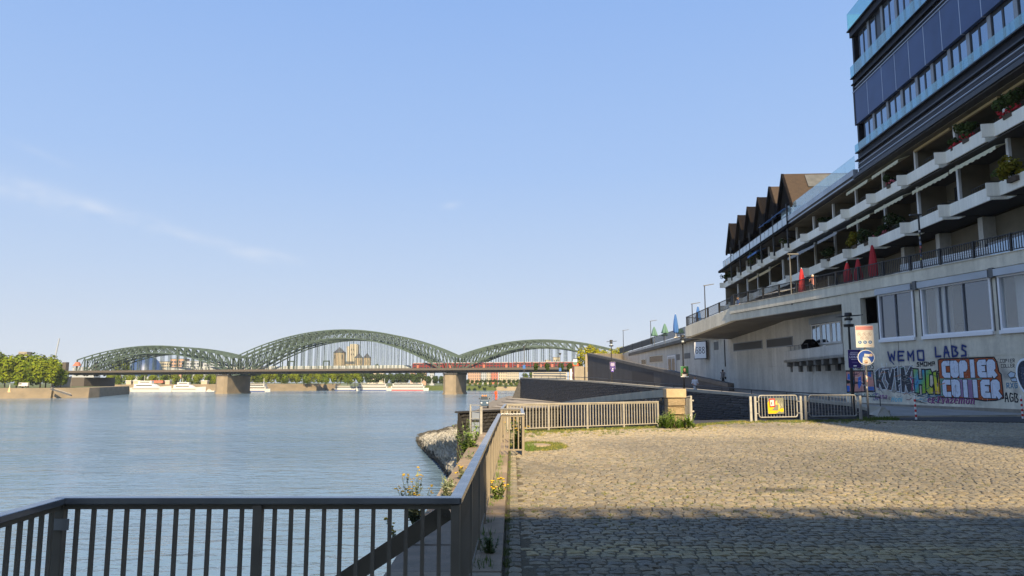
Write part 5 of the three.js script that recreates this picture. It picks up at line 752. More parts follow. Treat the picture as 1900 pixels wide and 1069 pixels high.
{ // stickered post on the terrace and slim lamps
  const t = thing('stickered_post', 'tall sticker covered lamp post standing on the terrace edge', 'street lamp', [25.75, 8.6, -45.9]);
  mesh(t, 'pole', [rod([0, -0.6, 0], [0, 3.5, 0], 0.06, 0.055, 10)], M.blackMetal); const R = rng(81); for (let i = 0; i < 20; i++) { const y = 0.6 + R() * 2, g = new THREE.CylinderGeometry(0.066, 0.066, 0.07 + R() * 0.12, 10, 1, true, R() * 6, 2.5); g.translate(0, y, 0); mesh(t, 'sticker', [g], new THREE.MeshStandardMaterial({ color: C(...[[0.5, 0.5, 0.48], [0.45, 0.12, 0.1], [0.12, 0.2, 0.4], [0.5, 0.42, 0.1], [0.25, 0.25, 0.27]][i % 5]), roughness: 0.6, side: THREE.DoubleSide })); }
  mesh(t, 'head', [bx(0.7, 0.08, 0.22, -0.2, 3.5, 0)], M.greyMetal);
  const post = (x, y, z, h, label) => { const o = thing('slim_lamp', label, 'street lamp', [x, y, z]); mesh(o, 'pole', [rod([0, 0, 0], [0, h, 0], 0.06, 0.045)], M.blackMetal); mesh(o, 'arm', [hull8([[-0.1, h - 0.02, -0.1], [0.95, h + 0.16, -0.1], [0.95, h + 0.16, 0.1], [-0.1, h - 0.02, 0.1]], [[-0.1, h + 0.06, -0.1], [0.95, h + 0.22, -0.1], [0.95, h + 0.22, 0.1], [-0.1, h + 0.06, 0.1]])], M.greyMetal); return o; };
  post(19.4, 7.9, -73.9, 3.3, 'slim lamp with a flat head rising behind the railing near the terrace corner');
  post(20.8, 7.0, -85, 3.5, 'slim lamp with a flat head partly behind the blue parasol at the corner');
  post(20.85, 7.1, -111, 3.5, 'slim lamp with a flat head on the grey wall, left of the blue parasol');
  post(18.95, 6.2, -126, 4.0, 'slim lamp with a flat head at the far left end of the grey wall');
  const pl = thing('terrace_pole', 'thin banded pole in front of the balconies left of the lone red parasol', 'pole', [22.6, 8.6, -59.4]); mesh(pl, 'pole', [rod([0, -0.8, 0], [0, 3.3, 0], 0.06, 0.05)], M.greyMetal); mesh(pl, 'fitting', [bx(0.9, 0.1, 0.2, 0.25, 3.3, 0), rod([0, 1.2, 0], [0, 2.7, 0], 0.075, 0.075)], M.greyMetal);
  const gp = (x, z, label) => { const o = thing('green_sculpture', label, 'parasol', [x, 6.6, z]); const k = new THREE.LatheGeometry([[0.02, 2.9], [0.1, 2.8], [0.22, 2.45], [0.34, 2.0], [0.46, 1.6], [0.3, 1.55]].reverse().map(([a, b]) => new THREE.Vector2(a, b)), 20), kp = k.attributes.position; for (let i = 0; i < kp.count; i++) { const a = Math.atan2(kp.getZ(i), kp.getX(i)), q = 1 + 0.22 * Math.cos(7 * a + kp.getY(i)); kp.setX(i, kp.getX(i) * q); kp.setZ(i, kp.getZ(i) * q); } k.computeVertexNormals(); mesh(o, 'canopy', [k], M.greenCloth); mesh(o, 'pole', [rod([0, 0, 0], [0, 2.8, 0], 0.03)], M.greyMetal); };  // a greenish sculpture, drawn in the shape of a half open parasol
  gp(20.9, -101, 'greenish sculpture in parasol shape behind the far railing, right one'); gp(20.6, -107, 'greenish sculpture in parasol shape behind the far railing, left one');
}
// ---------------------------------------------------------------- apartment building with stepped balconies
const FA = front('apartment_building', 'long concrete apartment building with stepped white balconies and pointed gables above the terrace', 'building', 28.2, 0.062);
const BAY = (i) => 46.4 + 6.04 * i;
{
  const t = FA.group, F = FA.box, n = FA.n;
  // core behind the balconies, floors and party walls
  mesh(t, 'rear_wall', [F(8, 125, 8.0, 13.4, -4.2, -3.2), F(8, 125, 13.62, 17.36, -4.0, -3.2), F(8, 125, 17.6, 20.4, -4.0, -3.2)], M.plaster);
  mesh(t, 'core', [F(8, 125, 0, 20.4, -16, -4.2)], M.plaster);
  mesh(t, 'ground_floor', [F(44, 124, 8.3, 11.4, -2.9, -2.4)], M.windowDark);
  for (let i = 0; i < 13; i++) { mesh(t, 'shop_window', [F(BAY(i) + 0.5, BAY(i) + 5.4, 8.7, 11.2, -2.395, -2.35)], i < 1 ? M.windowBlue : M.windowDark); mesh(t, 'pier', [F(BAY(i) - 0.3, BAY(i) + 0.3, 8.3, 13.4, -3.2, -2.3)], M.concreteGrey); }
  mesh(t, 'roof_slab', [F(8, 90.5, 20.4, 20.86, -16, 0.25)], M.balconyUnderShade);
  mesh(t, 'roof_slab', [F(90.5, 125.5, 20.1, 20.4, -16, 0.5)], M.balconyUnderShade);
  const R = rng(91), rows = [[17.42, 18.3, 17.6, 20.3], [13.48, 14.37, 13.66, 17.3]];
  // one bay in plan, near end to far end: short face outward, long face, return
  const plan = (u, near) => [[u, 0.05], [u - 1.55, 0.35], [u - 5.98, 0.0]]; // far edge is u, nearer is smaller u
  rows.forEach(([pb, pt, fl, ce], row) => {
    for (let i = -6; i < 13; i++) {
      const a = BAY(i), b = BAY(i + 1); // a near, b far
      const t0 = 0.12;
      // out: near end recessed, stepping forward over a quarter of the bay, then flat to the far end
      const pts = [[a, -1.2], [a + 0.86, -1.2], [a + 1.0, -0.22], [b - 0.1, -0.2], [b, 0.55]];
      const y0 = pb + (R() - 0.5) * 0.02;
      const bal = mesh(t, 'balcony', [0, 1, 2, 3].map((k) => { const [u0, o0] = pts[k], [u1, o1] = pts[k + 1]; const q = (u, o, y) => FA.p(u, y, o); return hull8([q(u0, o0, y0), q(u1, o1, y0), q(u1, o1 - t0, y0), q(u0, o0 - t0, y0)], [q(u0, o0, pt), q(u1, o1, pt), q(u1, o1 - t0, pt), q(u0, o0 - t0, pt)]); }).concat([F(b - 0.01, b + 0.09, y0, pt, -1.18, 0.53)]), M.balcony);
      mesh(bal, 'floor_slab', [hull8([FA.p(a, pb + 0.06, -3.2), FA.p(a, pb + 0.06, -1.23), FA.p(b - 0.13, pb + 0.06, -1.23), FA.p(b - 0.13, pb + 0.06, -3.2)].reverse(), [FA.p(a, fl, -3.2), FA.p(a, fl, -1.23), FA.p(b - 0.13, fl, -1.23), FA.p(b - 0.13, fl, -3.2)].reverse()), F(a + 1.04, b - 0.13, pb + 0.03, fl - 0.01, -1.2, -0.34)], M.balconyUnderShade);
      if (i < -2) continue;
      mesh(t, 'party_wall', [F(b - 0.1, b + 0.1, fl, ce, -3.2, -1.15)], M.plaster);
      mesh(t, 'white_post', [F(b - 0.13, b + 0.13, fl, ce, -1.15, -0.95)], M.whitePost);
      // dark railing above the parapet where it steps back
      const rl = [rod(FA.p(a + 3.2, pt + 0.34, -0.3), FA.p(a + 1.0, pt + 0.34, -0.3), 0.025, 0.025, 6), rod(FA.p(a + 1.0, pt + 0.34, -0.3), FA.p(a + 1.0, pt + 0.34, -1.28), 0.025, 0.025, 6), rod(FA.p(a + 1.0, pt + 0.34, -1.28), FA.p(a + 0.05, pt + 0.34, -1.28), 0.025, 0.025, 6)];
      for (const q of rl) mesh(bal, 'railing', [q], M.blackMetal);
      const fence = []; for (let k = 0; k <= 8; k++) { const u = lerp(a + 3.2, a + 1.0, k / 8); fence.push(rod(FA.p(u, pt - 0.05, -0.3), FA.p(u, pt + 0.34, -0.3), 0.014, 0.014, 5), rod(FA.p(lerp(a + 0.95, a + 0.1, k / 8), pt - 0.05, -1.28), FA.p(lerp(a + 0.95, a + 0.1, k / 8), pt + 0.34, -1.28), 0.014, 0.014, 5)); }
      for (let k = 0; k < 6; k++) fence.push(rod(FA.p(b - 0.05, fl, -0.3 - k * 0.14), FA.p(b - 0.05, pt + 0.3, -0.3 - k * 0.14), 0.014, 0.014, 5)); fence.push(rod(FA.p(b - 0.05, pt + 0.3, -0.2), FA.p(b - 0.05, pt + 0.3, -1.1), 0.02, 0.02, 6));
      mesh(bal, 'fence', fence, M.blackMetal).userData.kind = 'stuff';
      // rear windows
      mesh(t, 'balcony_door', [F(a + 1.2, b - 1.4, fl, ce - 0.5, -3.19, -3.15)], R() < 0.7 ? M.windowDark : M.interior);
      mesh(t, 'ceiling', [F(a, b, ce, ce + 0.06, -3.2, -0.35)], row ? M.balconyUnderShade : M.plaster);
    }
  });
  // awnings, rolled or let down
  const aw = (i, row, f0, f1, drop, o, m, lab) => { const a = BAY(i), y = (row ? 16.95 : 20.1), u0 = a + 6.0 * f0, u1 = a + 6.0 * f1; const w = mesh(t, 'awning', [hull8([FA.p(u0, y, -0.9), FA.p(u1, y, -0.9), FA.p(u1, y - drop, o), FA.p(u0, y - drop, o)], [FA.p(u0, y + 0.05, -0.9), FA.p(u1, y + 0.05, -0.9), FA.p(u1, y - drop + 0.05, o), FA.p(u0, y - drop + 0.05, o)].map((p) => p))], m); const sc = []; const N = 16; for (let k = 0; k < N; k++) sc.push(F(lerp(u0, u1, k / N), lerp(u0, u1, (k + 0.93) / N), y - drop - 0.2 - 0.05 * (k % 2), y - drop + 0.04, o - 0.012, o + 0.012)); mesh(w, 'valance', sc, m); };
  aw(2, 0, 0.1, 0.95, 0.35, 0.1, M.awningCream); aw(3, 0, 0.1, 0.92, 0.35, 0.1, M.awningCream); aw(0, 1, 0.0, 0.95, 0.15, -0.25, M.awningCream); aw(1, 1, 0.05, 0.98, 0.1, -0.5, M.awningCream); aw(2, 1, 0.05, 0.95, 0.3, 0.05, M.awningCream); aw(3, 1, 0.1, 0.98, 0.4, 0.1, M.awningCream); aw(4, 1, 0.05, 0.95, 0.8, 0.9, M.awningGrey); aw(5, 1, 0.0, 1.3, 1.0, 1.1, M.awningGrey);
  aw(8, 1, 0.05, 0.95, 0.8, 0.5, M.awningTan); aw(9, 1, 0.05, 0.95, 0.8, 0.5, M.awningTan); aw(6, 1, 0.0, 0.95, 0.5, 0.3, M.awningGrey); aw(9, 0, 0.1, 0.9, 0.5, 0.5, M.awningBlue);
  for (const i of [-1, 0, 1]) mesh(t, 'awning_rail', [F(BAY(i) + 0.3, BAY(i) + 5.8, 20.1, 20.28, -1.0, -0.8)], M.awningTan);
  // roof terrace beyond the tower: pale fascia and glass
  mesh(t, 'fascia', [F(67.5, 90.5, 20.86, 21.42, -0.1, 0.36), F(67.5, 90.5, 20.5, 20.62, 0.2, 0.30)], M.metalPale);
  mesh(t, 'fascia', [F(41, 67.5, 20.50, 20.80, 0.25, 0.42)], M.louvre);
  for (let k = 0; k < 10; k++) mesh(t, 'glass_balustrade', [F(67.5 + k * 2.3 + 0.02, 67.5 + k * 2.3 + 2.28, 21.42, 22.72, 0.15, 0.18)], M.glassPale);
  mesh(t, 'glass_balustrade', [bx(0.03, 1.3, 3, 90.5 * n, 21.42, 1.3)], M.glassPale);
  // top floor below the gables
  mesh(t, 'top_floor', [F(86, 124.6, 20.4, 23.0, -6, -1.6)], M.timberDark);
  for (let i = 0; i < 6; i++) {
    const u0 = 87.6 + i * 5.85, u1 = u0 + 5.85;
    mesh(t, 'top_window', [F(u0 + 0.4, u1 - 0.4, 20.45, 22.6, -1.58, -1.54)], i % 2 ? M.glassMilk : M.interiorWhite);
    mesh(t, 'black_post', [F(u0 - 0.09, u0 + 0.09, 17.6, 23, 0.28, 0.46)], M.blackMetal);
    const ps = mesh(t, 'glass_railing', [rod(FA.p(u0, 21.55, 0.4), FA.p(u1, 21.55, 0.4), 0.03, 0.03, 6)], M.blackMetal); mesh(ps, 'lower_rail', [rod(FA.p(u0, 20.5, 0.4), FA.p(u1, 20.5, 0.4), 0.03, 0.03, 6)], M.blackMetal);
    for (let k = 0; k < 3; k++) mesh(ps, 'pane', [F(lerp(u0, u1, k / 3) + 0.12, lerp(u0, u1, (k + 1) / 3) - 0.12, 20.56, 21.5, 0.38, 0.41)], M.glassMilk);
    if (i === 1 || i === 0) { const bl = mesh(t, 'blue_awning', [hull8([FA.p(u0 + 0.3, 22.9, -0.6), FA.p(u1 - 0.3, 22.9, -0.6), FA.p(u1 - 0.3, 22.4, 0.7), FA.p(u0 + 0.3, 22.4, 0.7)], [FA.p(u0 + 0.3, 22.96, -0.6), FA.p(u1 - 0.3, 22.96, -0.6), FA.p(u1 - 0.3, 22.46, 0.7), FA.p(u0 + 0.3, 22.46, 0.7)])], M.awningBlue); }
  }
  mesh(t, 'top_slab', [F(87, 125.5, 20.05, 20.40, 0.2, 0.6)], M.timberDark);
  // row of gables: steep tiled roofs running inland
  const rg = [88.6, 94.2, 99.8, 105.4, 110.9, 116.9];
  rg.forEach((u, i) => {
    const hw = 2.85, yr = 26.9 + (i === 0 ? 0.1 : 0), ye = 22.7, q = (uu, y, o) => FA.p(uu, y, o), inl = -13, ofs = 0.55, T0 = 0.32;
    const rf = mesh(t, 'gable_wall', [hull8([q(u - hw + 0.4, ye, 0.15), q(u + hw - 0.4, ye, 0.15), q(u + hw - 0.4, ye, -0.3), q(u - hw + 0.4, ye, -0.3)].reverse(), [q(u - 0.05, yr - 0.5, 0.15), q(u + 0.05, yr - 0.5, 0.15), q(u + 0.05, yr - 0.5, -0.3), q(u - 0.05, yr - 0.5, -0.3)].reverse())], M.timberDark);
    for (const s of [-1, 1]) { // near slope (s = -1) faces the camera side
      const e = u + s * hw, bro = i < 2 && s < 0 ? M.roofBrown : M.roofDark;
      mesh(t, 'roof_slope', [hull8([q(u, yr - T0, ofs - 0.3), q(e, ye - T0, ofs - 0.3), q(e, ye - T0, inl), q(u, yr - T0, inl)], [q(u, yr, ofs - 0.3), q(e, ye, ofs - 0.3), q(e, ye, inl), q(u, yr, inl)])], bro);
      mesh(t, 'barge_board', [hull8([q(u, yr - 0.5, ofs), q(e, ye - 0.55, ofs), q(e, ye - 0.55, ofs - 0.3), q(u, yr - 0.5, ofs - 0.3)], [q(u, yr + 0.03, ofs), q(e, ye + 0.03, ofs), q(e, ye + 0.03, ofs - 0.3), q(u, yr + 0.03, ofs - 0.3)])], i < 2 ? M.roofDark : M.timberDark);
    }
    if (i < 1) { // sheet over part of the nearest slope
      if (i === 0) mesh(t, 'sheet_patch', [hull8([q(u - 0.2, yr - 0.28, -2.2), q(u - 1.4, yr - 2.04, -2.2), q(u - 1.4, yr - 2.04, -10.5), q(u - 0.2, yr - 0.28, -10.5)], [q(u - 0.25, yr - 0.2, -2.2), q(u - 1.45, yr - 1.96, -2.2), q(u - 1.45, yr - 1.96, -10.5), q(u - 0.25, yr - 0.2, -10.5)])], M.roofGrey);
    }
  });
  // last balconies and corner at the far end
  mesh(t, 'end_wall', [F(124.6, 125, 8, 22, -6, -0.4)], M.plaster);
}
// ---------------------------------------------------------------- glazed tower on top
{
  const FTW = front('glazed_tower', 'dark blue office tower with window bands and glass balustrades standing over the balconies', 'building', 28.2, 0.062);
  const t = FTW.group, F = FTW.box, U0 = 4, U1 = 67.35;
  mesh(t, 'core', [F(U0, U1 - 0.35, 20.9, 35.0, -16, -0.75)], M.frameDark);
  mesh(t, 'corner_wall', [F(U1 - 0.35, U1, 20.9, 34.9, -16, -0.2), F(U1 - 0.34, U1 - 0.01, 25.6, 29.55, -0.2, 0.0)], M.darkBlue);
  // bottom fascia: fine louvres between ledges
  mesh(t, 'ledge', [F(U0, U1, 20.84, 20.94, -0.6, 0.06), F(U0, U1, 22.08, 22.18, -0.7, 0.2), F(U0, U1, 22.86, 22.95, -0.7, 0.14)], M.louvre);
  for (let k = 0; k < 9; k++) mesh(t, 'louvre_blade', [F(U0, U1 - 0.05, 20.99 + k * 0.115, 21.06 + k * 0.115, -0.3, -0.06 + (k === 4 ? 0.03 : 0))], k % 4 === 3 ? M.paleStrip : M.louvre);
  mesh(t, 'band', [F(U0, U1 - 0.02, 20.94, 22.08, -0.6, -0.14), F(U0, U1 - 0.02, 22.18, 22.86, -0.7, -0.12)], M.darkBlue);
  mesh(t, 'upper_band', [F(U0, U1, 28.9, 29.5, -0.7, -0.1), F(U0, U1, 29.5, 29.62, -0.7, 0.14), F(U0, U1, 29.62, 30.15, -0.7, -0.05), F(U0, U1, 30.13, 30.2, -0.3, 0.2), F(U0, U1, 28.84, 28.9, -0.7, 0.04), F(U0, U1, 34.28, 34.86, -0.7, 0.02), F(U0, U1 + 0.08, 34.86, 34.98, -0.7, 0.24)], M.darkBlue);
  mesh(t, 'metal_line', [F(U0, U1, 28.78, 28.84, -0.3, 0.05), F(U0, U1, 29.2, 29.26, -0.3, -0.05), F(U0, U1, 34.98, 35.02, -0.3, 0.2)], M.paleStrip);
  const J = [67.3, 64.3, 61.3, 58.8, 56.35, 53.9, 51.38, 48.88, 46.35, 43.8, 41.3, 38.8, 36.2];
  for (let i = 0; i < J.length - 1; i++) { mesh(t, 'facade_panel', [F(J[i + 1] + 0.055, J[i] - 0.055, 25.62, 28.78, -0.3, -0.02)], M.panelBlue); mesh(t, 'joint_strip', [F(J[i + 1] - 0.053, J[i + 1] + 0.053, 25.62, 28.78, -0.3, -0.03)], M.paleStrip); }
  mesh(t, 'panel_back', [F(U0, U1 - 0.01, 25.56, 28.8, -0.7, -0.32)], M.darkBlue);
  for (const [y0, y1] of [[22.95, 25.56], [30.2, 34.28]]) {
    const P = [66.4, 64.0, 61.2, 58.55, 56.0, 53.55, 51.1, 48.6, 46.1, 43.3, 40.8, 38.3, 35.8];
    for (let i = 0; i < P.length - 1; i++) {
      const a = P[i + 1], b = P[i], mid = (a + b) / 2;
      const w = mesh(t, 'window', [F(a + 0.2, a + 0.3, y0, y1, -0.62, -0.36), F(b - 0.3, b - 0.2, y0, y1, -0.62, -0.36), F(mid - 0.09, mid + 0.09, y0, y1, -0.62, -0.36), F(a + 0.3, mid - 0.09, y1 - 0.2, y1, -0.62, -0.36), F(mid + 0.09, b - 0.3, y1 - 0.2, y1, -0.62, -0.36)], M.frameDark);
      const open = y0 > 30 && i === 1;
      mesh(w, 'pane', [F(mid + 0.09, b - 0.3, y0, y1 - 0.2, -0.42, -0.40)], M.windowBlue); mesh(w, 'pane', [F(a + 0.3, mid - 0.09, y0, y1 - 0.2, -0.42, -0.40)], open ? M.frameDark : M.windowBlue);
      mesh(t, 'mullion', [F(a - 0.2, a + 0.2, y0, y1, -0.7, -0.3)], M.mullion);
      mesh(t, 'glass_balustrade', [F(a + 0.02, b - 0.02, y0 + 0.02, y0 + (y0 > 30 ? 1.15 : 0.72), 0.1, 0.13)], M.glassCyan);
    }
    mesh(t, 'glass_balustrade', [F(66.45, U1, y0 + 0.02, y0 + (y0 > 30 ? 1.15 : 0.72), 0.1, 0.13)], M.glassCyan);
  }
  for (let k = 0; k < 13; k++) mesh(t, 'roof_balustrade', [F(U1 - (k + 1) * 2.4 + 0.02, U1 - k * 2.4, 35.02, 36.7, 0.12, 0.15)], M.glassCyan);
  mesh(t, 'roof_balustrade', [bx(0.03, 1.68, 1.2, U1 * FTW.n, 35.02, 0.5)], M.glassCyan);
}
// ---------------------------------------------------------------- arch bridge
const BR = { ang: Math.atan(0.156), d: 558, c: at(637, 690, 558) };
{
  // bridge frame: X along the bridge (to the right and nearer), Z towards the camera
  const t = thing('arch_bridge', 'long green steel railway bridge with three lattice arches on two stone piers', 'bridge', [BR.c[0], 0, BR.c[2]], -BR.ang);
  // crossing of a viewing ray with the front plane of the bridge gives distances along it
  const loc = (px, py, off = 0) => { // local X, height for a pixel, on the plane Z = -off
    const p1 = V(at(px, py, 100)).sub(V(0, EYE, 0)), o = V(0, EYE, 0).sub(t.position).applyAxisAngle(V(0, 1, 0), BR.ang), d = p1.applyAxisAngle(V(0, 1, 0), BR.ang), k = (-off - o.z) / d.z; return [o.x + d.x * k, o.y + d.y * k]; };
  const X = { l: loc(140, 690)[0], p1: loc(430, 690)[0], p2: loc(844, 690)[0], r: loc(1166, 690)[0] };
  const deckB = (x) => lerp(6.6, 8.6, (x - X.l) / (X.r - X.l)), deckT = (x) => deckB(x) + 3.4;
  const spans = [[X.l, X.p1, loc(270, 642)[1], loc(270, 655)[1], 20], [X.p1, X.p2, loc(637, 612)[1], loc(637, 627.5)[1], 30], [X.p2, X.r, loc(1005, 630.5)[1], loc(1005, 642.5)[1], 22]];
  const springs = [loc(148, 668)[1], loc(430, 664.5)[1], loc(844, 662.5)[1], loc(1170, 657)[1]];
  // deck
  const xs = [X.l - 12, X.p1, X.p2, X.r + 60];
  for (let i = 0; i < 3; i++) { const a = xs[i], b = xs[i + 1]; mesh(t, 'deck', [hull8([[a, deckB(a), 0], [b, deckB(b), 0], [b, deckB(b), -34], [a, deckB(a), -34]].reverse(), [[a, deckB(a) + 1.9, 0], [b, deckB(b) + 1.9, 0], [b, deckB(b) + 1.9, -34], [a, deckB(a) + 1.9, -34]].reverse())], M.bridgeDark); mesh(t, 'parapet', [hull8([[a, deckB(a) + 1.9, 0.6], [b, deckB(b) + 1.9, 0.6], [b, deckB(b) + 1.9, 0.2], [a, deckB(a) + 1.9, 0.2]].reverse(), [[a, deckT(a) - 0.2, 0.6], [b, deckT(b) - 0.2, 0.6], [b, deckT(b) - 0.2, 0.2], [a, deckT(a) - 0.2, 0.2]].reverse())], M.bridgeParapet); }
  mesh(t, 'walkway', [hull8([[xs[0], deckB(xs[0]) + 1.5, 2.2], [xs[3], deckB(xs[3]) + 1.5, 2.2], [xs[3], deckB(xs[3]) + 1.5, 0.6], [xs[0], deckB(xs[0]) + 1.5, 0.6]].reverse(), [[xs[0], deckB(xs[0]) + 2.1, 2.2], [xs[3], deckB(xs[3]) + 2.1, 2.2], [xs[3], deckB(xs[3]) + 2.1, 0.6], [xs[0], deckB(xs[0]) + 2.1, 0.6]].reverse())], M.bridgeParapet);
  const planes = [-1, -9.5, -12.5, -21, -24, -32.5];
  planes.forEach((z, pi) => {
    spans.forEach(([a, b, yU, yL, N], si) => {
      const c = (a + b) / 2, hw = (b - a) / 2, U = (f) => { const k = Math.abs(f * 2 - 1), s0 = springs[si], s1 = springs[si + 1], base = f < 0.5 ? s0 : s1; return yU - (yU - base) * k * k; }, Lo = (f) => { const k = f * 2 - 1, x = lerp(a, b, f), dk = deckT(x), kk = si === 1 ? 0.862 : 0.875; return Math.max(yL - (yL - dk) * (k / kk) ** 2, deckB(x) - 1.2); };
      const chord = [], chord2 = [], web = [], fs = [...Array(N + 1).keys()].map((i) => i / N), q = (f, y) => [lerp(a, b, f), y, z];
      for (let i = 0; i < N; i++) { chord.push(seg(q(fs[i], U(fs[i])), q(fs[i + 1], U(fs[i + 1])), 1.0, 0.75)); chord2.push(seg(q(fs[i], Lo(fs[i])), q(fs[i + 1], Lo(fs[i + 1])), 1.0, 0.85)); const up = i < N / 2; web.push(seg(q(fs[i], up ? Lo(fs[i]) : U(fs[i])), q(fs[i + 1], up ? U(fs[i + 1]) : Lo(fs[i + 1])), 0.42, 0.42)); if (i) web.push(seg(q(fs[i], U(fs[i])), q(fs[i], Lo(fs[i])), 0.45, 0.45)); }
      web.push(seg(q(0, U(0)), q(0, deckB(a)), 0.9, 0.9), seg(q(1, U(1)), q(1, deckB(b)), 0.9, 0.9));
      const ar = mesh(t, 'arch', chord, M.bridgeGreen); mesh(ar, 'lower_chord', chord2, M.bridgeGreen); mesh(ar, 'lattice', web, M.bridgeGreen).userData.kind = 'stuff';
      const hang = []; for (let i = 1; i < N; i++) { const y = Lo(fs[i]), x = lerp(a, b, fs[i]); if (y < deckT(x) + 0.6) continue; const g = seg(q(fs[i], y), q(fs[i], deckB(x) + 1.9), 0.27, 0.27); if (pi === 0) mesh(ar, 'hanger', [g], M.bridgeGreen); else hang.push(g); }
      if (hang.length) mesh(ar, 'hangers', hang, M.bridgeGreen).userData.kind = 'stuff';
      // cross bracing between the two arches of one track
      if (pi % 2 === 0) { const br = []; for (let i = 1; i < N; i++) { if (Lo(fs[i]) < deckT(lerp(a, b, fs[i])) + 6.5) continue; br.push(seg(q(fs[i], U(fs[i])), [lerp(a, b, fs[i]), U(fs[i]), z - 8.5], 0.4, 0.4), seg(q(fs[i], U(fs[i])), [lerp(a, b, fs[Math.min(N, i + 1)]), U(fs[Math.min(N, i + 1)]), z - 8.5], 0.3, 0.3)); } mesh(ar, 'bracing', br, M.bridgeGreen).userData.kind = 'stuff'; }
    });
  });
  // portal frames of the overhead line
  for (const px of [538, 603]) { const [x] = loc(px, 680, 16); const y = deckT(x); mesh(t, 'signal_gantry', [bx(0.6, 6.4, 0.6, x, y, -13), bx(0.6, 6.4, 0.6, x + 4.4, y, -13), bx(5, 0.9, 0.7, x + 2.2, y + 5.5, -13)], M.bridgeGreen); }
  // piers with pointed ends
  for (const [x, w] of [[X.p1 - 7.4, 9.6], [X.p2 - 3.6, 9.6]]) { const h = deckB(x) - 1.6 - (WATER - 3); const pr = mesh(t, 'pier', [slab([[x - w / 2, 1], [x - w / 2 + 2.0, 3.2], [x + w / 2 - 2.0, 3.2], [x + w / 2, 1], [x + w / 2, -34], [x - w / 2, -34]], WATER - 3, WATER - 3 + h)], M.pierStone); mesh(pr, 'pier_cap', [slab([[x - w / 2 - 0.5, 1.3], [x - w / 2 + 1.8, 3.7], [x + w / 2 - 1.8, 3.7], [x + w / 2 + 0.5, 1.3], [x + w / 2 + 0.5, -34.5], [x - w / 2 - 0.5, -34.5]], WATER - 3 + h, WATER - 3 + h + 1.0)], M.bridgeDark); mesh(pr, 'footing', [slab([[x - w / 2 - 0.5, 1.3], [x - w / 2 + 1.8, 3.8], [x + w / 2 - 1.8, 3.8], [x + w / 2 + 0.5, 1.3], [x + w / 2 + 0.5, -34.5], [x - w / 2 - 0.5, -34.5]], WATER - 3, WATER + 1.1)], M.pierStone); for (let k = 0; k < 4; k++) mesh(pr, 'bearing', [bx(3, 1.3, 3, x, deckB(x) - 1.3, -3 - k * 9)], M.bridgeDark); }
  // abutment and portal turret on the left bank
  mesh(t, 'abutment', [bx(26, 16, 36, X.l - 6, -11.5, -19.5)], M.bridgeParapet);  // dark stone here puts the shadow on this abutment into its colour
  mesh(t, 'portal_turret', [bx(3.4, 7.5, 3.4, X.l - 8.5, deckT(X.l) - 1, 1), bx(3.4, 7.5, 3.4, X.l - 8.5, deckT(X.l) - 1, -34)], M.bridgeParapet); mesh(t, 'portal_roof', [hull8([[X.l - 2, deckT(X.l) + 3.5, 1.5], [X.l + 3.5, deckT(X.l) + 3.5, 1.5], [X.l + 3.5, deckT(X.l) + 3.5, -2], [X.l - 2, deckT(X.l) + 3.5, -2]].reverse(), [[X.l, deckT(X.l) + 6.6, 0.6], [X.l + 2.4, deckT(X.l) + 6.6, 0.6], [X.l + 2.4, deckT(X.l) + 6.6, -1], [X.l, deckT(X.l) + 6.6, -1]].reverse())], M.farWallRed);
  mesh(t, 'abutment', [bx(70, 18, 40, X.r + 45, -9.5, -20)], M.pierStone);
  // trains
  const train = (name, label, x0, x1, z, h, m, body) => { const tr = thing(name, label, 'train', [BR.c[0], 0, BR.c[2]], -BR.ang); const nCar = Math.max(1, Math.round((x1 - x0) / 26)); for (let i = 0; i < nCar; i++) { const a = lerp(x0, x1, i / nCar) + 0.25, b = lerp(x0, x1, (i + 1) / nCar) - 0.25, y = deckB((a + b) / 2) + 2.1; const car = mesh(tr, 'carriage', [rbx(b - a, h, 2.9, 0.3, (a + b) / 2, y, z)], m); body(car, a, b, y, z); } return tr; };
  train('red_train', 'red double deck commuter train on the bridge at the right', loc(762, 680)[0], loc(1078, 680)[0], -5, 4.7, M.trainRed, (car, a, b, y, z) => { const n = 9; for (let k = 0; k < n; k++) { const u0 = lerp(a + 1, b - 1, k / n), u1 = lerp(a + 1, b - 1, (k + 0.72) / n); mesh(car, 'window', [bx(u1 - u0, 1.0, 0.06, (u0 + u1) / 2, y + 3.15, z + 1.45), bx(u1 - u0, 1.0, 0.06, (u0 + u1) / 2, y + 1.2, z + 1.45)], M.boatGlass); } mesh(car, 'roof_strip', [bx(b - a - 1, 0.5, 2, (a + b) / 2, y + 4.65, z)], M.farWallGrey); mesh(car, 'door', [bx(1.6, 2.4, 0.05, a + 4, y + 1.0, z + 1.46), bx(1.6, 2.4, 0.05, b - 4, y + 1.0, z + 1.46)], M.farWallRed); });
  train('white_train', 'long pale grey train crossing the left and middle arches', loc(285, 684)[0], loc(752, 684)[0], -16, 3.7, M.trainWhite, (car, a, b, y, z) => { mesh(car, 'window_band', [bx(b - a - 2, 0.8, 0.06, (a + b) / 2, y + 1.9, z + 1.45)], M.farWallGrey); });
}
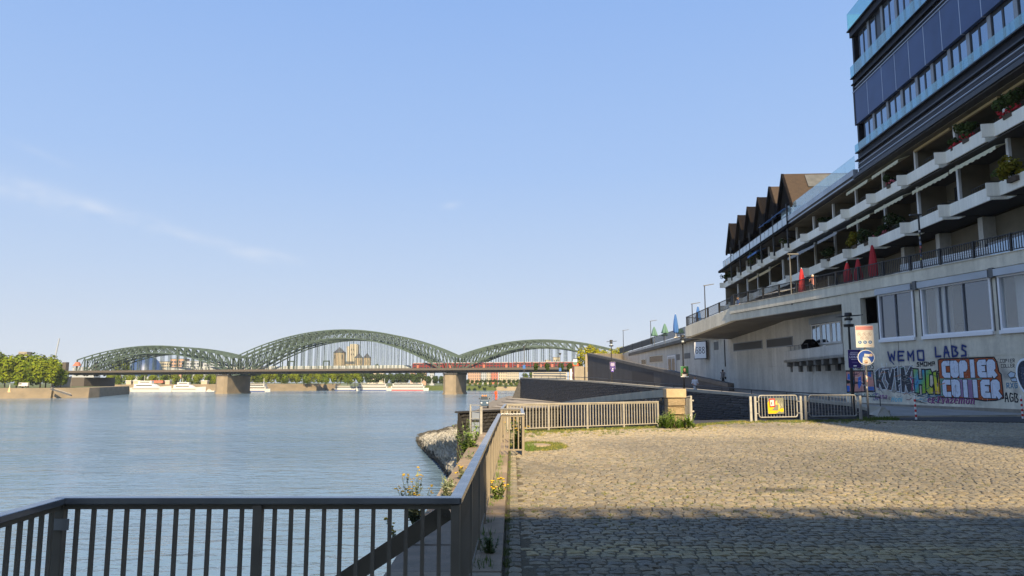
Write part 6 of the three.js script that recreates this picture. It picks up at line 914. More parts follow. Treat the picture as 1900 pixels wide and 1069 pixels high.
// ---------------------------------------------------------------- trees
function crownGeo(seed, lobes, count, leaf, tint) { // many small leaf clumps through a crown of lobes; unit: metres
  const r = rng(seed), pos = [], col = [];
  const n = lobes.length;
  for (let i = 0; i < count; i++) {
    const L = lobes[Math.floor(r() * n)], th = r() * 6.283, cz = r() * 2 - 1, k = Math.cbrt(0.25 + 0.75 * r()), s = Math.sqrt(1 - cz * cz);
    const dx = s * Math.cos(th), dz = s * Math.sin(th), c = [L[0] + dx * L[3] * k, L[1] + cz * L[4] * k, L[2] + dz * L[3] * k];
    const nrm = V(dx + (r() - 0.5) * 1.4, cz + 0.3 + (r() - 0.5) * 1.4, dz + (r() - 0.5) * 1.4).normalize(), t1 = V(r() - 0.5, r() - 0.5, r() - 0.5).cross(nrm).normalize(), t2 = nrm.clone().cross(t1), q = leaf * (0.55 + 0.9 * r());
    const pt = (a, b) => [c[0] + (t1.x * a + t2.x * b) * q, c[1] + (t1.y * a + t2.y * b) * q, c[2] + (t1.z * a + t2.z * b) * q];
    const A = pt(-0.5, -0.2), B = pt(0.1, -0.55), D = pt(0.55, 0.15), E2 = pt(-0.05, 0.6);
    pos.push(...A, ...B, ...D, ...A, ...D, ...E2);
    const v = 0.7 + 0.6 * r(), y = r() * 0.3; for (let k2 = 0; k2 < 6; k2++) col.push(tint[0] * v * (1 + y), tint[1] * v, tint[2] * v);
  }
  const g = new THREE.BufferGeometry(); g.setAttribute('position', new THREE.Float32BufferAttribute(pos, 3)); g.setAttribute('color', new THREE.Float32BufferAttribute(col, 3)); g.computeVertexNormals(); g.setAttribute('uv', new THREE.Float32BufferAttribute(new Float32Array(pos.length / 3 * 2), 2)); g.userData.mapped = true; return g;
}
function lobesOf(seed, n, R, h0, h1) { const r = rng(seed), L = []; for (let i = 0; i < n; i++) { const a = r() * 6.283, k = Math.sqrt(r()) * R * 0.7, y = lerp(h0, h1, 0.2 + 0.65 * r()); L.push([Math.cos(a) * k, y, Math.sin(a) * k, R * (0.32 + 0.25 * r()), (h1 - h0) * (0.2 + 0.14 * r())]); } return L; }
const GREENS = { fresh: [0.125, 0.185, 0.012], mid: [0.085, 0.145, 0.014], deep: [0.038, 0.07, 0.018], lime: [0.22, 0.25, 0.015] };
function treeKind(seed, h, R, count, leaf, tint, low = 0.2) { const L = lobesOf(seed, 11, R, h * low, h), cg = crownGeo(seed + 1, L, count, leaf, tint); const tr = [rod([0, -0.5, 0], [0, h * 0.4, 0], h * 0.024, h * 0.016, 8)]; for (let i = 0; i < 5; i++) tr.push(rod([0, h * (0.25 + 0.04 * i), 0], [L[i][0] * 0.8, L[i][1], L[i][2] * 0.8], h * 0.010, h * 0.004, 6)); return { cg, tg: merge(tr) }; }
for (const k of []) k;
const kinds = { a: treeKind(501, 15, 6.5, 2600, 0.85, GREENS.fresh, 0.12), b: treeKind(523, 14, 6, 2300, 0.85, GREENS.mid, 0.12), c: treeKind(541, 13, 5.5, 1700, 0.9, GREENS.deep, 0.1), d: treeKind(561, 9, 4.3, 3600, 0.32, GREENS.lime, 0.25) };
function tree(kind, name, label, pos, s, turn, group, sy = 1) { const t = thing(name, label, 'tree', pos, turn, group); t.scale.set(s, s * sy, s); kinds[kind].tg.userData.mapped = true; mesh(t, 'trunk', kinds[kind].tg, M.bark); mesh(t, 'crown', kinds[kind].cg, M.leaf); return t; }
{
  const R = rng(601), put = (kind, px, py, d, hpx, label, group, sy, name = 'riverside_tree') => { const p = at(px, py, d), h = hpx * d / FPX, H = { a: 15, b: 14, c: 13, d: 9 }[kind]; return tree(kind, name, label, p, h / H, R() * 6.28, group, sy); };
  const ORD = ['first', 'second', 'third', 'fourth', 'fifth', 'sixth', 'seventh', 'eighth', 'ninth', 'tenth', 'eleventh', 'twelfth', 'thirteenth', 'fourteenth', 'fifteenth'], rank = (list, v) => ORD[list.filter((q) => q < v).length], PX0 = [-22, 8, 30, 52, 74, 96, 112, -50, -4, 42, 84], PX1 = [205, 222, 240, 262, 283, 304, 325, 346, 366, 386, 399];
  const L0 = 'trees along the left bank in front of the quay wall';
  [[-22, 58], [8, 54], [30, 56], [52, 52], [74, 55], [96, 47], [112, 34], [-50, 58], [-4, 62], [42, 60], [84, 54]].forEach(([px, h], i) => put(i % 3 ? 'a' : 'b', px, 719, 432 + (i > 7 ? 16 : 0) + R() * 8, h, `bright green tree on the left bank, ${rank(PX0, px)} from the left of its row`, L0));
  [[205, 26], [222, 24], [240, 22], [262, 23], [283, 22], [304, 25], [325, 23], [346, 25], [366, 24], [386, 24], [399, 22]].forEach(([px, h], i) => put(i % 2 ? 'b' : 'a', px, 717, 790 + R() * 20, h, `green tree below the left arch, ${rank(PX1, px)} from the left`, 'trees below the left arch'));
  put('a', 224, 700, 690, 36, 'tall green tree rising beside the blue dome behind the left arch', null);
  for (let i = 0; i < 15; i++) put(i % 3 === 1 ? 'b' : 'a', 468 + i * 13.6, 714, 745 + R() * 16, 24 + R() * 3, `green tree in the row below the middle arch, ${ORD[i]} from the left`, 'tree row below the middle arch');
  for (let i = 0; i < 14; i++) put('c', 672 + i * 13.5, 713.5, 830 + R() * 30, i < 9 ? 21 + R() * 4 : 17, `dark green tree behind the moored ships, ${ORD[i]} from the left`, 'darker trees below the middle arch');
  for (let i = 0; i < 13; i++) put('c', 868 + i * 8.5, 713, 800 + R() * 10, 9.5 + R() * 1.5, `low dark tree on the far right bank, ${ORD[i]} from the left`, 'low trees on the far bank at the right', 0.9);
  for (let i = 0; i < 10; i++) put('b', 872 + i * 9.5, 716.5, 770 + R() * 10, 7.5 + R() * 1.5, `small green bush on the far right shore, ${ORD[i]} from the left`, 'bushes on the far shore at the right', 0.8, 'shore_bush');
  for (const [px, py, h, d, lab] of [[988, 705, 16, 700, 'round green tree left of the white office building'], [975, 706, 13, 690, 'smaller green tree beside the round one under the bridge'], [700, 684, 8, 620, 'small tree tip above the bridge parapet']]) put('b', px, py, d, h, lab, null);
  put('d', 1098, 702, 150, 60, 'bright yellow green tree in front of the right arch beside the dark parapet', null, 1, 'plane_tree'); put('d', 1118, 700, 160, 50, 'second yellow green tree directly behind the end of the dark parapet', null, 1, 'plane_tree'); put('d', 1150, 690, 170, 45, 'pale yellow green tree showing above the far railing of the grey wall', null, 1, 'plane_tree');
}
// ---------------------------------------------------------------- far left bank
{
  const q = thing('bank_wall', 'tan stone embankment wall along the left bank ending at the bridge', 'wall');
  const P0 = at(-160, 740, 405), P1 = at(163, 738, 440);
  const h = (px, py, d) => at(px, py, d);
  for (const [a, b, d0, d1] of [[-200, 93, 395, 428], [97, 163, 428, 440]]) { const A = h(a, 739, d0), B = h(b, 739, d1); mesh(q, 'wall', [hull8([[A[0], -10, A[2]], [B[0], -10, B[2]], [B[0], -10, B[2] - 12], [A[0], -10, A[2] - 12]], [[A[0], -2.3, A[2] - 1], [B[0], -2.3, B[2] - 1], [B[0], -2.3, B[2] - 12], [A[0], -2.3, A[2] - 12]])], M.bankStone); }
  const A = h(163, 738, 440), B = h(240, 733, 570); mesh(q, 'wall', [hull8([[A[0] + 0.1, -10, A[2] - 0.1], [B[0], -10, B[2]], [B[0] - 12, -10, B[2]], [A[0] - 12, -10, A[2]]], [[A[0] - 0.5, -2.3, A[2] - 0.5], [B[0] - 0.5, -2.3, B[2]], [B[0] - 12, -2.3, B[2]], [A[0] - 12, -2.3, A[2]]])], M.bankStone);
  mesh(q, 'slope', [hull8([h(92, 718, 455), h(132, 719, 470), h(132, 719, 500), h(92, 718, 480)].map((p) => [p[0], -2.3, p[2]]), [h(118, 702, 460), h(133, 698, 470), h(133, 698, 500), h(118, 702, 480)])], M.concreteWarm);
  const g = thing('gangway', 'grey gangway sloping down the embankment on the left bank', 'gangway'); mesh(g, 'deck', [seg(h(94, 722, 424), h(132, 734, 424), 1.6, 0.5), ], M.greyMetal); mesh(g, 'rail', [seg(V(h(94, 719, 424)), V(h(132, 731, 424)), 0.15, 0.15)], M.metalPale);
  const tw = thing('distant_tower', 'squat flat topped tower behind the trees on the left bank', 'building', at(44, 690, 900)); mesh(tw, 'wall', [bx(13, 19, 13, 0, 0, 0), bx(16, 10, 14, -1, -2, -0)], M.farWallGrey); mesh(tw, 'roof', [bx(10, 5, 10, 0, 19, 0)], M.concreteWarm); mesh(tw, 'window', [bx(7, 2, 0.3, 0, 15, 6.6)], M.farWall);
  const cr = thing('crane_mast', 'thin pale crane jib standing behind the left bank trees', 'crane', at(99, 700, 1000)); mesh(cr, 'jib', [seg([0, 0, 0], [0.8, 30, 0], 0.8, 0.8), seg([0.8, 30, 0], [4, 52, 0], 1.1, 1.1)], M.farWallGrey);
  const van = thing('white_van', 'white van parked under the left bank trees', 'van', at(44, 718.5, 426)); mesh(van, 'body', [rbx(5.2, 2.1, 2, 0.3, 0, 0.4, 0)], M.boatWhite); mesh(van, 'window', [bx(1.6, 0.7, 2.04, -1.5, 1.5, 0)], M.boatGlass); for (const x of [-1.6, 1.6]) mesh(van, 'wheel', [new THREE.CylinderGeometry(0.4, 0.4, 2.1, 12).rotateX(Math.PI / 2).translate(x, 0.4, 0)], M.rubber);
  const ym = thing('yellow_marker', 'small yellow river marker on the left embankment wall', 'marker', at(17, 728, 408)); mesh(ym, 'board', [rod([0, 0, 0], [0, 2.6, 0], 0.9, 0.35, 10)], M.awningTan); mesh(ym, 'post', [rod([0, 2.6, 0], [0, 4.2, 0], 0.12)], M.whitePaint);
  // musical theatre dome
  const dm = thing('blue_dome', 'rounded blue tent dome behind the left arch of the bridge', 'building', at(270, 700, 830)); const dg = new THREE.SphereGeometry(1, 24, 10, 0, 6.283, 0, 1.571); dg.scale(18.5, 24, 18); mesh(dm, 'roof', [dg], M.domeBlue); mesh(dm, 'base', [rod([0, -6, 0], [0, 0.6, 0], 18.6, 18.6, 24)], M.farWallGrey);
  for (const [px, w, py, top, m, lab] of [[310, 24, 700, 669, 'farWallWhite', 'pale block between the blue dome and the next arch'], [332, 26, 700, 664, 'farWallPink', 'pinkish block with flat roof right of the pale block'], [358, 34, 700, 668, 'farWallGrey', 'wide dark office block behind the left arch'], [395, 30, 700, 671, 'farWallGrey', 'low grey office block near the left pier'], [160, 40, 700, 679, 'farWallGrey', 'low grey block behind the left end of the bridge']]) { const p = at(px, py, 900), b = thing('far_building', lab, 'building', p), W = w * 900 / FPX, H = (py - top) * 900 / FPX; mesh(b, 'wall', [bx(W, H, 14, 0, -2, 0)], M[m]); for (let r = 0; r < 4; r++) for (let c = 0; c < 5; c++) mesh(b, 'window', [bx(W / 8, H / 11, 0.2, (c - 2) * W / 5.6, H * (0.3 + r * 0.17) - 2, 7.02)], M.windowFar); mesh(b, 'roof', [bx(W + 0.6, 0.5, 14.4, 0, H - 2, 0)], M.roofGrey); }
  // church with three towers
  const ch = thing('church', 'pale romanesque church with one broad tower and slate pointed roofs behind the middle arch', 'church', at(648, 695, 980)); const k = 980 / FPX, X = (px) => (px - 648) * k, Y = (py) => (695 - py) * k;
  const tower = (px, w, ybase, ytop, ysp, n, rot) => { const g = new THREE.CylinderGeometry(w * k / 2, w * k / 2, (ybase - ytop) * k, n); g.rotateY(rot); g.translate(X(px), (Y(ybase) + Y(ytop)) / 2, 0); const tt = mesh(ch, 'tower', [g], M.churchStone); const s = new THREE.ConeGeometry(w * k / 2 * 1.08, (ytop - ysp) * k, n); s.rotateY(rot); s.translate(X(px), (Y(ytop) + Y(ysp)) / 2, 0); mesh(tt, 'spire', [s], M.slate); for (let i = 0; i < 4; i++) mesh(tt, 'window', [bx(1.0, 4.5, 0.4, X(px) + (i - 1.5) * w * k * 0.2, Y(ytop) - 7.5, w * k * 0.47 - Math.abs(i - 1.5) * 0.7)], M.slate); };
  tower(629, 22, 700, 655, 644.5, 8, 0.39); tower(664.5, 16, 700, 664.5, 655.5, 8, 0.39); tower(680, 14, 700, 664.5, 655.5, 8, 0.39);
  mesh(ch, 'west_tower', [bx(14 * k, (700 - 638) * k, 14, X(650), Y(700), -22), bx(7 * k, (700 - 642) * k, 12, X(640), Y(700), -24), bx(6 * k, (700 - 640) * k, 12, X(655), Y(700), -20)], M.farWallWhite); mesh(ch, 'nave', [bx(30 * k, (700 - 676) * k, 12, X(645), Y(700), -8)], M.churchStone); mesh(ch, 'nave_roof', [prism([[-15 * k, 0], [15 * k, 0], [15 * k, 5 * k], [-15 * k, 5 * k]], 10).translate(X(645), Y(676), -13)], M.slate);
  for (let i = 0; i < 6; i++) mesh(ch, 'window', [bx(1.3, 2.4, 0.3, X(650) + ((i % 3) - 1) * 2.6, Y(650 + 9 * Math.floor(i / 3)), -14.9)], M.slate);
  // buildings of the far bank
  const blocks = [[697, 31, 712, 692, 880, 'farWallWhite', 'cream cube building among the trees below the middle arch'], [765, 8, 712, 691, 900, 'farWallPink', 'narrow pink house between dark trees'], [783, 14, 712, 690, 900, 'farWallPink', 'pink and brown house left of the right pier'], [801, 8, 712, 693, 900, 'farWallGrey', 'narrow blue grey house left of the right pier'], [880, 24, 708, 689, 820, 'farWallPink', 'salmon house front right of the right pier'], [897, 11, 708, 689, 820, 'farWallGrey', 'blue grey house front on the far bank'], [907, 8, 708, 689, 820, 'farWallWhite', 'cream house front on the far bank'], [917, 13, 708, 689, 820, 'farWallRed', 'brick red house front on the far bank'], [933, 16, 708, 689, 820, 'farWall', 'house with a dark arched front on the far bank'], [952, 22, 708, 690, 820, 'farWallWhite', 'low cream house row on the far bank'], [1020, 64, 710, 690, 640, 'farWallWhite', 'long white building with dark window bands under the right arch'], [1018, 10, 690, 669, 850, 'farWallWhite', 'cream rooftop block seen through the right arch hangers'], [1033, 12, 690, 664, 850, 'farWallWhite', 'taller cream rooftop block seen through the right arch hangers'], [850, 10, 708, 692, 820, 'farWallWhite', 'pale house half hidden by the right pier']];
  for (const [px, w, py, top, d, m, lab] of blocks) { const p = at(px, py, d), b = thing('far_building', lab, 'building', p), W = w * d / FPX, H = (py - top) * d / FPX, n = Math.max(2, Math.round(w / 4)), rowsN = w > 50 ? 4 : 3; mesh(b, 'wall', [bx(W, H + 3, 12, 0, -3, -6)], M[m]); if (w > 50) for (let r = 0; r < rowsN; r++) mesh(b, 'window_band', [bx(W * 0.94, H * 0.11, 0.2, 0, H * (0.12 + r * 0.22), 0.02)], M.windowFar); else for (let r = 0; r < rowsN; r++) for (let c = 0; c < n; c++) mesh(b, 'window', [bx(W / n * 0.4, H * 0.14, 0.2, (c + 0.5 - n / 2) * W / n, H * (0.2 + r * 0.26), 0.02)], M.windowFar); mesh(b, 'roof', [bx(W + 0.5, 0.6, 12.4, 0, H, -6)], m === 'farWallWhite' ? M.concreteWarm : M.slate); }
  // banks
  const bw = thing('far_quay_wall', 'brown stone quay wall below the tree row under the middle arch', 'wall'); const a1 = at(462, 727, 720), b1 = at(622, 723, 780); mesh(bw, 'wall', [hull8([[a1[0], -10, a1[2]], [b1[0], -10, b1[2]], [b1[0], -10, b1[2] - 20], [a1[0], -10, a1[2] - 20]], [[a1[0], -1.0, a1[2] - 0.6], [b1[0], -1.4, b1[2] - 0.6], [b1[0], -1.4, b1[2] - 20], [a1[0], -1.0, a1[2] - 20]])], M.bankStone);
  const bw2 = thing('far_quay_wall', 'stone quay wall behind the moored white boats under the left arch', 'wall'); const a2 = at(190, 727, 742), b2 = at(464, 726, 760); mesh(bw2, 'wall', [hull8([[a2[0], -10, a2[2]], [b2[0], -10, b2[2]], [b2[0], -10, b2[2] - 30], [a2[0], -10, a2[2] - 30]], [[a2[0], -2, a2[2] - 0.6], [b2[0], -1.4, b2[2] - 0.6], [b2[0], -1.4, b2[2] - 30], [a2[0], -2, a2[2] - 30]])], M.bankStone);
  structure(mesh(null, 'shore', [slab([at(622, 721, 790), at(800, 720, 800), at(960, 717, 770), at(1100, 715, 640), at(1180, 712, 700), at(1100, 712, 980), at(560, 714, 1000), at(560, 714, 800)].map((p) => [p[0], p[2]]), -10, -4.3)], M.sand));
  structure(mesh(null, 'meadow', [slab([at(830, 716, 782), at(960, 716, 775), at(1050, 712, 690), at(1130, 712, 900), at(600, 714, 940), at(600, 714, 815)].map((p) => [p[0], p[2]]), -10, -3.6)], M.turf));
  // boats
  const boat = (name, label, px, py, d, w, kind) => {
    const L = w * d / FPX, b = thing(name, label, 'boat', [at(px, py, d)[0], WATER, -d], kind === 'cruise' ? 0 : 0.0), s = L / 20;
    const H = kind === 'yacht' ? 2.0 * s : 2.2, hull = []; const st = 12; for (let i = 0; i < st; i++) { const f0 = i / st, f1 = (i + 1) / st, wd = (f) => (f < 0.7 ? 1 : Math.sqrt(Math.max(0.02, 1 - ((f - 0.7) / 0.3) ** 2))) * (kind === 'yacht' ? 2.6 * s : 4.5), sh = (f) => H + (kind === 'yacht' ? 0.9 * s : 0.5) * f * f, x0 = -L / 2 + f0 * L, x1 = -L / 2 + f1 * L; hull.push(hull8([[x0, -0.8, wd(f0) * 0.75], [x1, -0.8, wd(f1) * 0.75], [x1, -0.8, -wd(f1) * 0.75], [x0, -0.8, -wd(f0) * 0.75]], [[x0, sh(f0), wd(f0)], [x1, sh(f1), wd(f1)], [x1, sh(f1), -wd(f1)], [x0, sh(f0), -wd(f0)]])); }
    mesh(b, 'hull', hull, M.boatWhite);
    if (kind === 'yacht') { mesh(b, 'cabin', [hull8([[-L * 0.42, H, 2.0 * s], [L * 0.2, H, 2.0 * s], [L * 0.2, H, -2.0 * s], [-L * 0.42, H, -2.0 * s]], [[-L * 0.42, H + 1.9 * s, 1.7 * s], [L * 0.06, H + 1.9 * s, 1.7 * s], [L * 0.06, H + 1.9 * s, -1.7 * s], [-L * 0.42, H + 1.9 * s, -1.7 * s]]), bx(L * 0.34, 1.6 * s, 2.6 * s, -L * 0.16, H + 1.9 * s, 0)], M.boatWhite); mesh(b, 'window', [bx(L * 0.40, 0.45 * s, 3.9 * s, -L * 0.16, H + 0.9 * s, 0), bx(L * 0.24, 0.4 * s, 2.7 * s, -L * 0.16, H + 2.6 * s, 0)], M.boatGlass); mesh(b, 'stripe', [bx(L * 0.7, 0.14 * s, 5.22 * s, -L * 0.1, H * 0.7, 0)], M.boatGlass); mesh(b, 'mast', [rod([-L * 0.2, H + 3 * s, 0], [-L * 0.2, H + 6 * s, 0], 0.12)], M.whiteMetal); }
    else { const tiers = kind === 'low' ? 1 : 2; for (let k = 0; k < tiers; k++) { mesh(b, 'deckhouse', [bx(L * (0.86 - 0.08 * k), 2.1, 7.4, -L * 0.04, H + 0.05 + k * 2.4, 0)], M.boatWhite); mesh(b, 'window_band', [bx(L * (0.82 - 0.08 * k), 0.95, 7.5, -L * 0.04, H + 0.75 + k * 2.4, 0)], M.boatGlass); mesh(b, 'deck', [bx(L * (0.9 - 0.08 * k), 0.25, 8, -L * 0.04, H + 2.15 + k * 2.4, 0)], M.boatWhite); } mesh(b, 'waterline', [bx(L * 0.86, 0.8, 9.1, -L * 0.06, 0, 0)], kind === 'red' ? M.redPaint : M.boatBlue); mesh(b, 'rail', [bx(L * 0.7, 0.1, 7.6, -L * 0.05, H + tiers * 2.4 + 0.9, 0)], M.whiteMetal); mesh(b, 'mast', [rod([L * 0.3, H + 2, 0], [L * 0.3, H + 10, 0], 0.15)], M.whiteMetal); }
    return b;
  };
  boat('white_yacht', 'large white motor yacht with dark windows moored at the left', 281, 733, 692, 72, 'yacht'); boat('white_yacht', 'second white yacht with a low sleek cabin left of the pier', 350, 732, 696, 62, 'yacht'); boat('river_boat', 'white green striped river boat half hidden by the left pier', 470, 727, 690, 62, 'cruise'); boat('white_dinghy', 'small white boat close to the left pier', 390, 731, 690, 14, 'yacht');
  boat('pleasure_boat', 'white flat pleasure boat, leftmost of the three ships at the far quay', 645, 724, 760, 46, 'low'); boat('pleasure_boat', 'white two deck pleasure boat in the middle of the three moored ships', 694, 723, 765, 64, 'cruise'); boat('pleasure_boat', 'white pleasure boat with red waterline, rightmost of the three moored ships', 760, 722.5, 775, 70, 'red');
  for (const [px, w, lab] of [[240, 10, 'small pale pavilion on the quay behind the left yacht'], [255, 14, 'white kiosk roof on the quay behind the left yacht'], [380, 12, 'white kiosk beside the left pier'], [312, 9, 'pale grey pillar structure on the quay under the left arch']]) { const p = at(px, 718, 765), kx = thing('quay_kiosk', lab, 'kiosk', [p[0], -2, p[2]]); const W = w * 0.5; mesh(kx, 'wall', [bx(W, 3.4, 5, 0, 0, 0)], M.farWall); mesh(kx, 'roof', [bx(W + 0.8, 0.8, 5.8, 0, 3.4, 0)], M.boatWhite); }
  const rb = thing('red_awning', 'long dark red awning on the quay between the two white yachts', 'awning'); const pr = at(292, 713, 765); mesh(rb, 'fabric', [bx(13, 2.8, 5, pr[0], -0.5, pr[2])], M.farWallRed); mesh(rb, 'post', [bx(0.3, 2, 0.3, pr[0] - 5, -2.4, pr[2]), bx(0.3, 2, 0.3, pr[0] + 5, -2.4, pr[2])], M.greyMetal);
}
// ---------------------------------------------------------------- promenade end, far street things
{
  const y0 = 1.55;
  const ks = thing('red_kiosk', 'tall red and yellow kiosk pillar at the far end of the promenade', 'kiosk', at(1066, 706, 150)); mesh(ks, 'pillar', [bx(1.0, 2.9, 1.0, 0.2, 0, 0)], M.trainRed); mesh(ks, 'side_panel', [bx(0.5, 2.2, 0.9, -0.75, 0, 0)], M.awningTan); mesh(ks, 'stripe', [bx(0.3, 2.2, 0.1, -0.75, 0.1, 0.5)], M.whitePaint); mesh(ks, 'top', [bx(1.1, 0.5, 1.1, 0.2, 2.9, 0)], M.orange);
  const bs = thing('blue_sign', 'pair of small blue signs on a pole at the end of the promenade', 'sign', at(1071, 704, 146)); mesh(bs, 'pole', [rod([0, 0, 0], [0, 2.6, 0], 0.06)], M.greyMetal); mesh(bs, 'board', [bx(0.62, 0.6, 0.05, 0.3, 1.7, 0), bx(0.5, 0.5, 0.05, -0.4, 1.7, 0)], M.truckBlue);
  const gs = thing('green_sign', 'green and white board on a tall mast before the yellow green tree', 'sign', at(1067.5, 704, 140)); mesh(gs, 'mast', [rod([0, 0, 0], [0, 4, 0], 0.08)], M.greyMetal); mesh(gs, 'board', [bx(0.72, 0.5, 0.06, 0, 2.7, 0.1)], M.greenCloth); mesh(gs, 'board_top', [bx(0.72, 0.45, 0.06, 0, 3.25, 0.1)], M.whitePaint);
  const vn = thing('parked_van', 'pale van parked at the far end of the promenade beside the red kiosk', 'van', at(1068, 706, 158), 0.2); mesh(vn, 'body', [rbx(1.7, 1.1, 3.8, 0.25, 0, 0.3, 0)], M.trainWhite); mesh(vn, 'window', [bx(1.4, 0.5, 0.1, 0, 0.95, 1.9)], M.boatGlass); for (const x of [-0.7, 0.7]) mesh(vn, 'wheel', [new THREE.CylinderGeometry(0.3, 0.3, 0.25, 12).rotateZ(Math.PI / 2).translate(x, 0.3, 1.3)], M.rubber);
  for (const [px, py, d, h, lab] of [[972.5, 706, 122, 5.3, 'far street lamp with a small purple poster near the corner of the long dark wall'], [1039.5, 706, 135, 4.6, 'thin far lamp before the white building under the right arch']]) { const o = thing('street_lamp', lab, 'street lamp', at(px, py, d)); mesh(o, 'post', [rod([0, 0, 0], [0, h, 0], 0.055)], M.greyMetal); mesh(o, 'lantern', [rod([0, h, 0], [0, h + 0.35, 0], 0.12, 0.28, 10)], M.greyMetal); mesh(o, 'poster', [bx(0.42, 0.6, 0.05, 0, h * 0.36, 0.06)], M.blueCloth); }
  for (const [px, lab] of [[995, 'leafy lamp like mast top seen through the right arch, leftmost'], [1015, 'dark clump of plane tree top seen through the right arch'], [1041, 'thin dark tree top right of the cream rooftop block'], [1057, 'thin dark tree top nearest the yellow green tree']]) tree('c', 'street_tree', lab, at(px, 690, 210), 0.14, px, null, 1.5);
  // cleaning vehicle on the lower quay
  const v = thing('utility_vehicle', 'small dark blue cleaning vehicle with orange beacons on the lower quay', 'vehicle', [at(898.5, 750, 92)[0], -1.6, -92], 0.05); v.scale.setScalar(0.8);
  mesh(v, 'body', [rbx(1.3, 1.0, 2.4, 0.12, 0, 0.3, 0)], M.truckBlue); mesh(v, 'cab', [hull8([[-0.62, 1.15, 1.0], [0.62, 1.15, 1.0], [0.62, 1.15, -0.6], [-0.62, 1.15, -0.6]], [[-0.5, 1.75, 0.7], [0.5, 1.75, 0.7], [0.5, 1.75, -0.5], [-0.5, 1.75, -0.5]])], M.boatGlass); mesh(v, 'mirror', [bx(0.16, 0.24, 0.08, -0.78, 1.35, 0.8), bx(0.16, 0.24, 0.08, 0.78, 1.35, 0.8)], M.blackMetal); mesh(v, 'beacon_bar', [bx(0.9, 0.06, 0.2, 0, 1.75, 0.2)], M.greyMetal);
  for (const x of [-0.3, 0.0, 0.3]) mesh(v, 'beacon', [rod([x, 1.8, 0.2], [x, 1.98, 0.2], 0.11, 0.08, 10)], M.beacon); for (const x of [-0.45, 0.45]) mesh(v, 'headlight', [bx(0.22, 0.16, 0.04, x, 0.75, 1.2)], M.whitePaint); for (const x of [-0.55, 0.55]) for (const z of [-0.8, 0.8]) mesh(v, 'wheel', [new THREE.CylinderGeometry(0.32, 0.32, 0.24, 14).rotateZ(Math.PI / 2).translate(x, 0.32, z)], M.rubber);
  // white ladder gate outside the railing
  const g = thing('ladder_gate', 'pale steel ladder gate standing on the edge stones outside the railing', 'gate', [-1.12, -0.1, -24.2], 0.32);
  mesh(g, 'post', [bx(0.08, 0.98, 0.08, 0.12, 0, 0)], M.galv); mesh(g, 'post', [bx(0.05, 0.98, 0.05, -0.14, 0.06, -0.35)], M.galv); for (const y of [0.1, 0.34, 0.58, 0.82, 1.02]) mesh(g, 'rung', [seg([-0.14, y, -0.35], [0.12, y, 0], 0.03, 0.03)], M.galv); mesh(g, 'plate', [seg([-0.1, 0.68, -0.3], [0.12, 0.68, -0.05], 0.012, 0.28), seg([-0.1, 0.32, -0.3], [0.12, 0.32, -0.05], 0.012, 0.3)], M.metalPale);
}
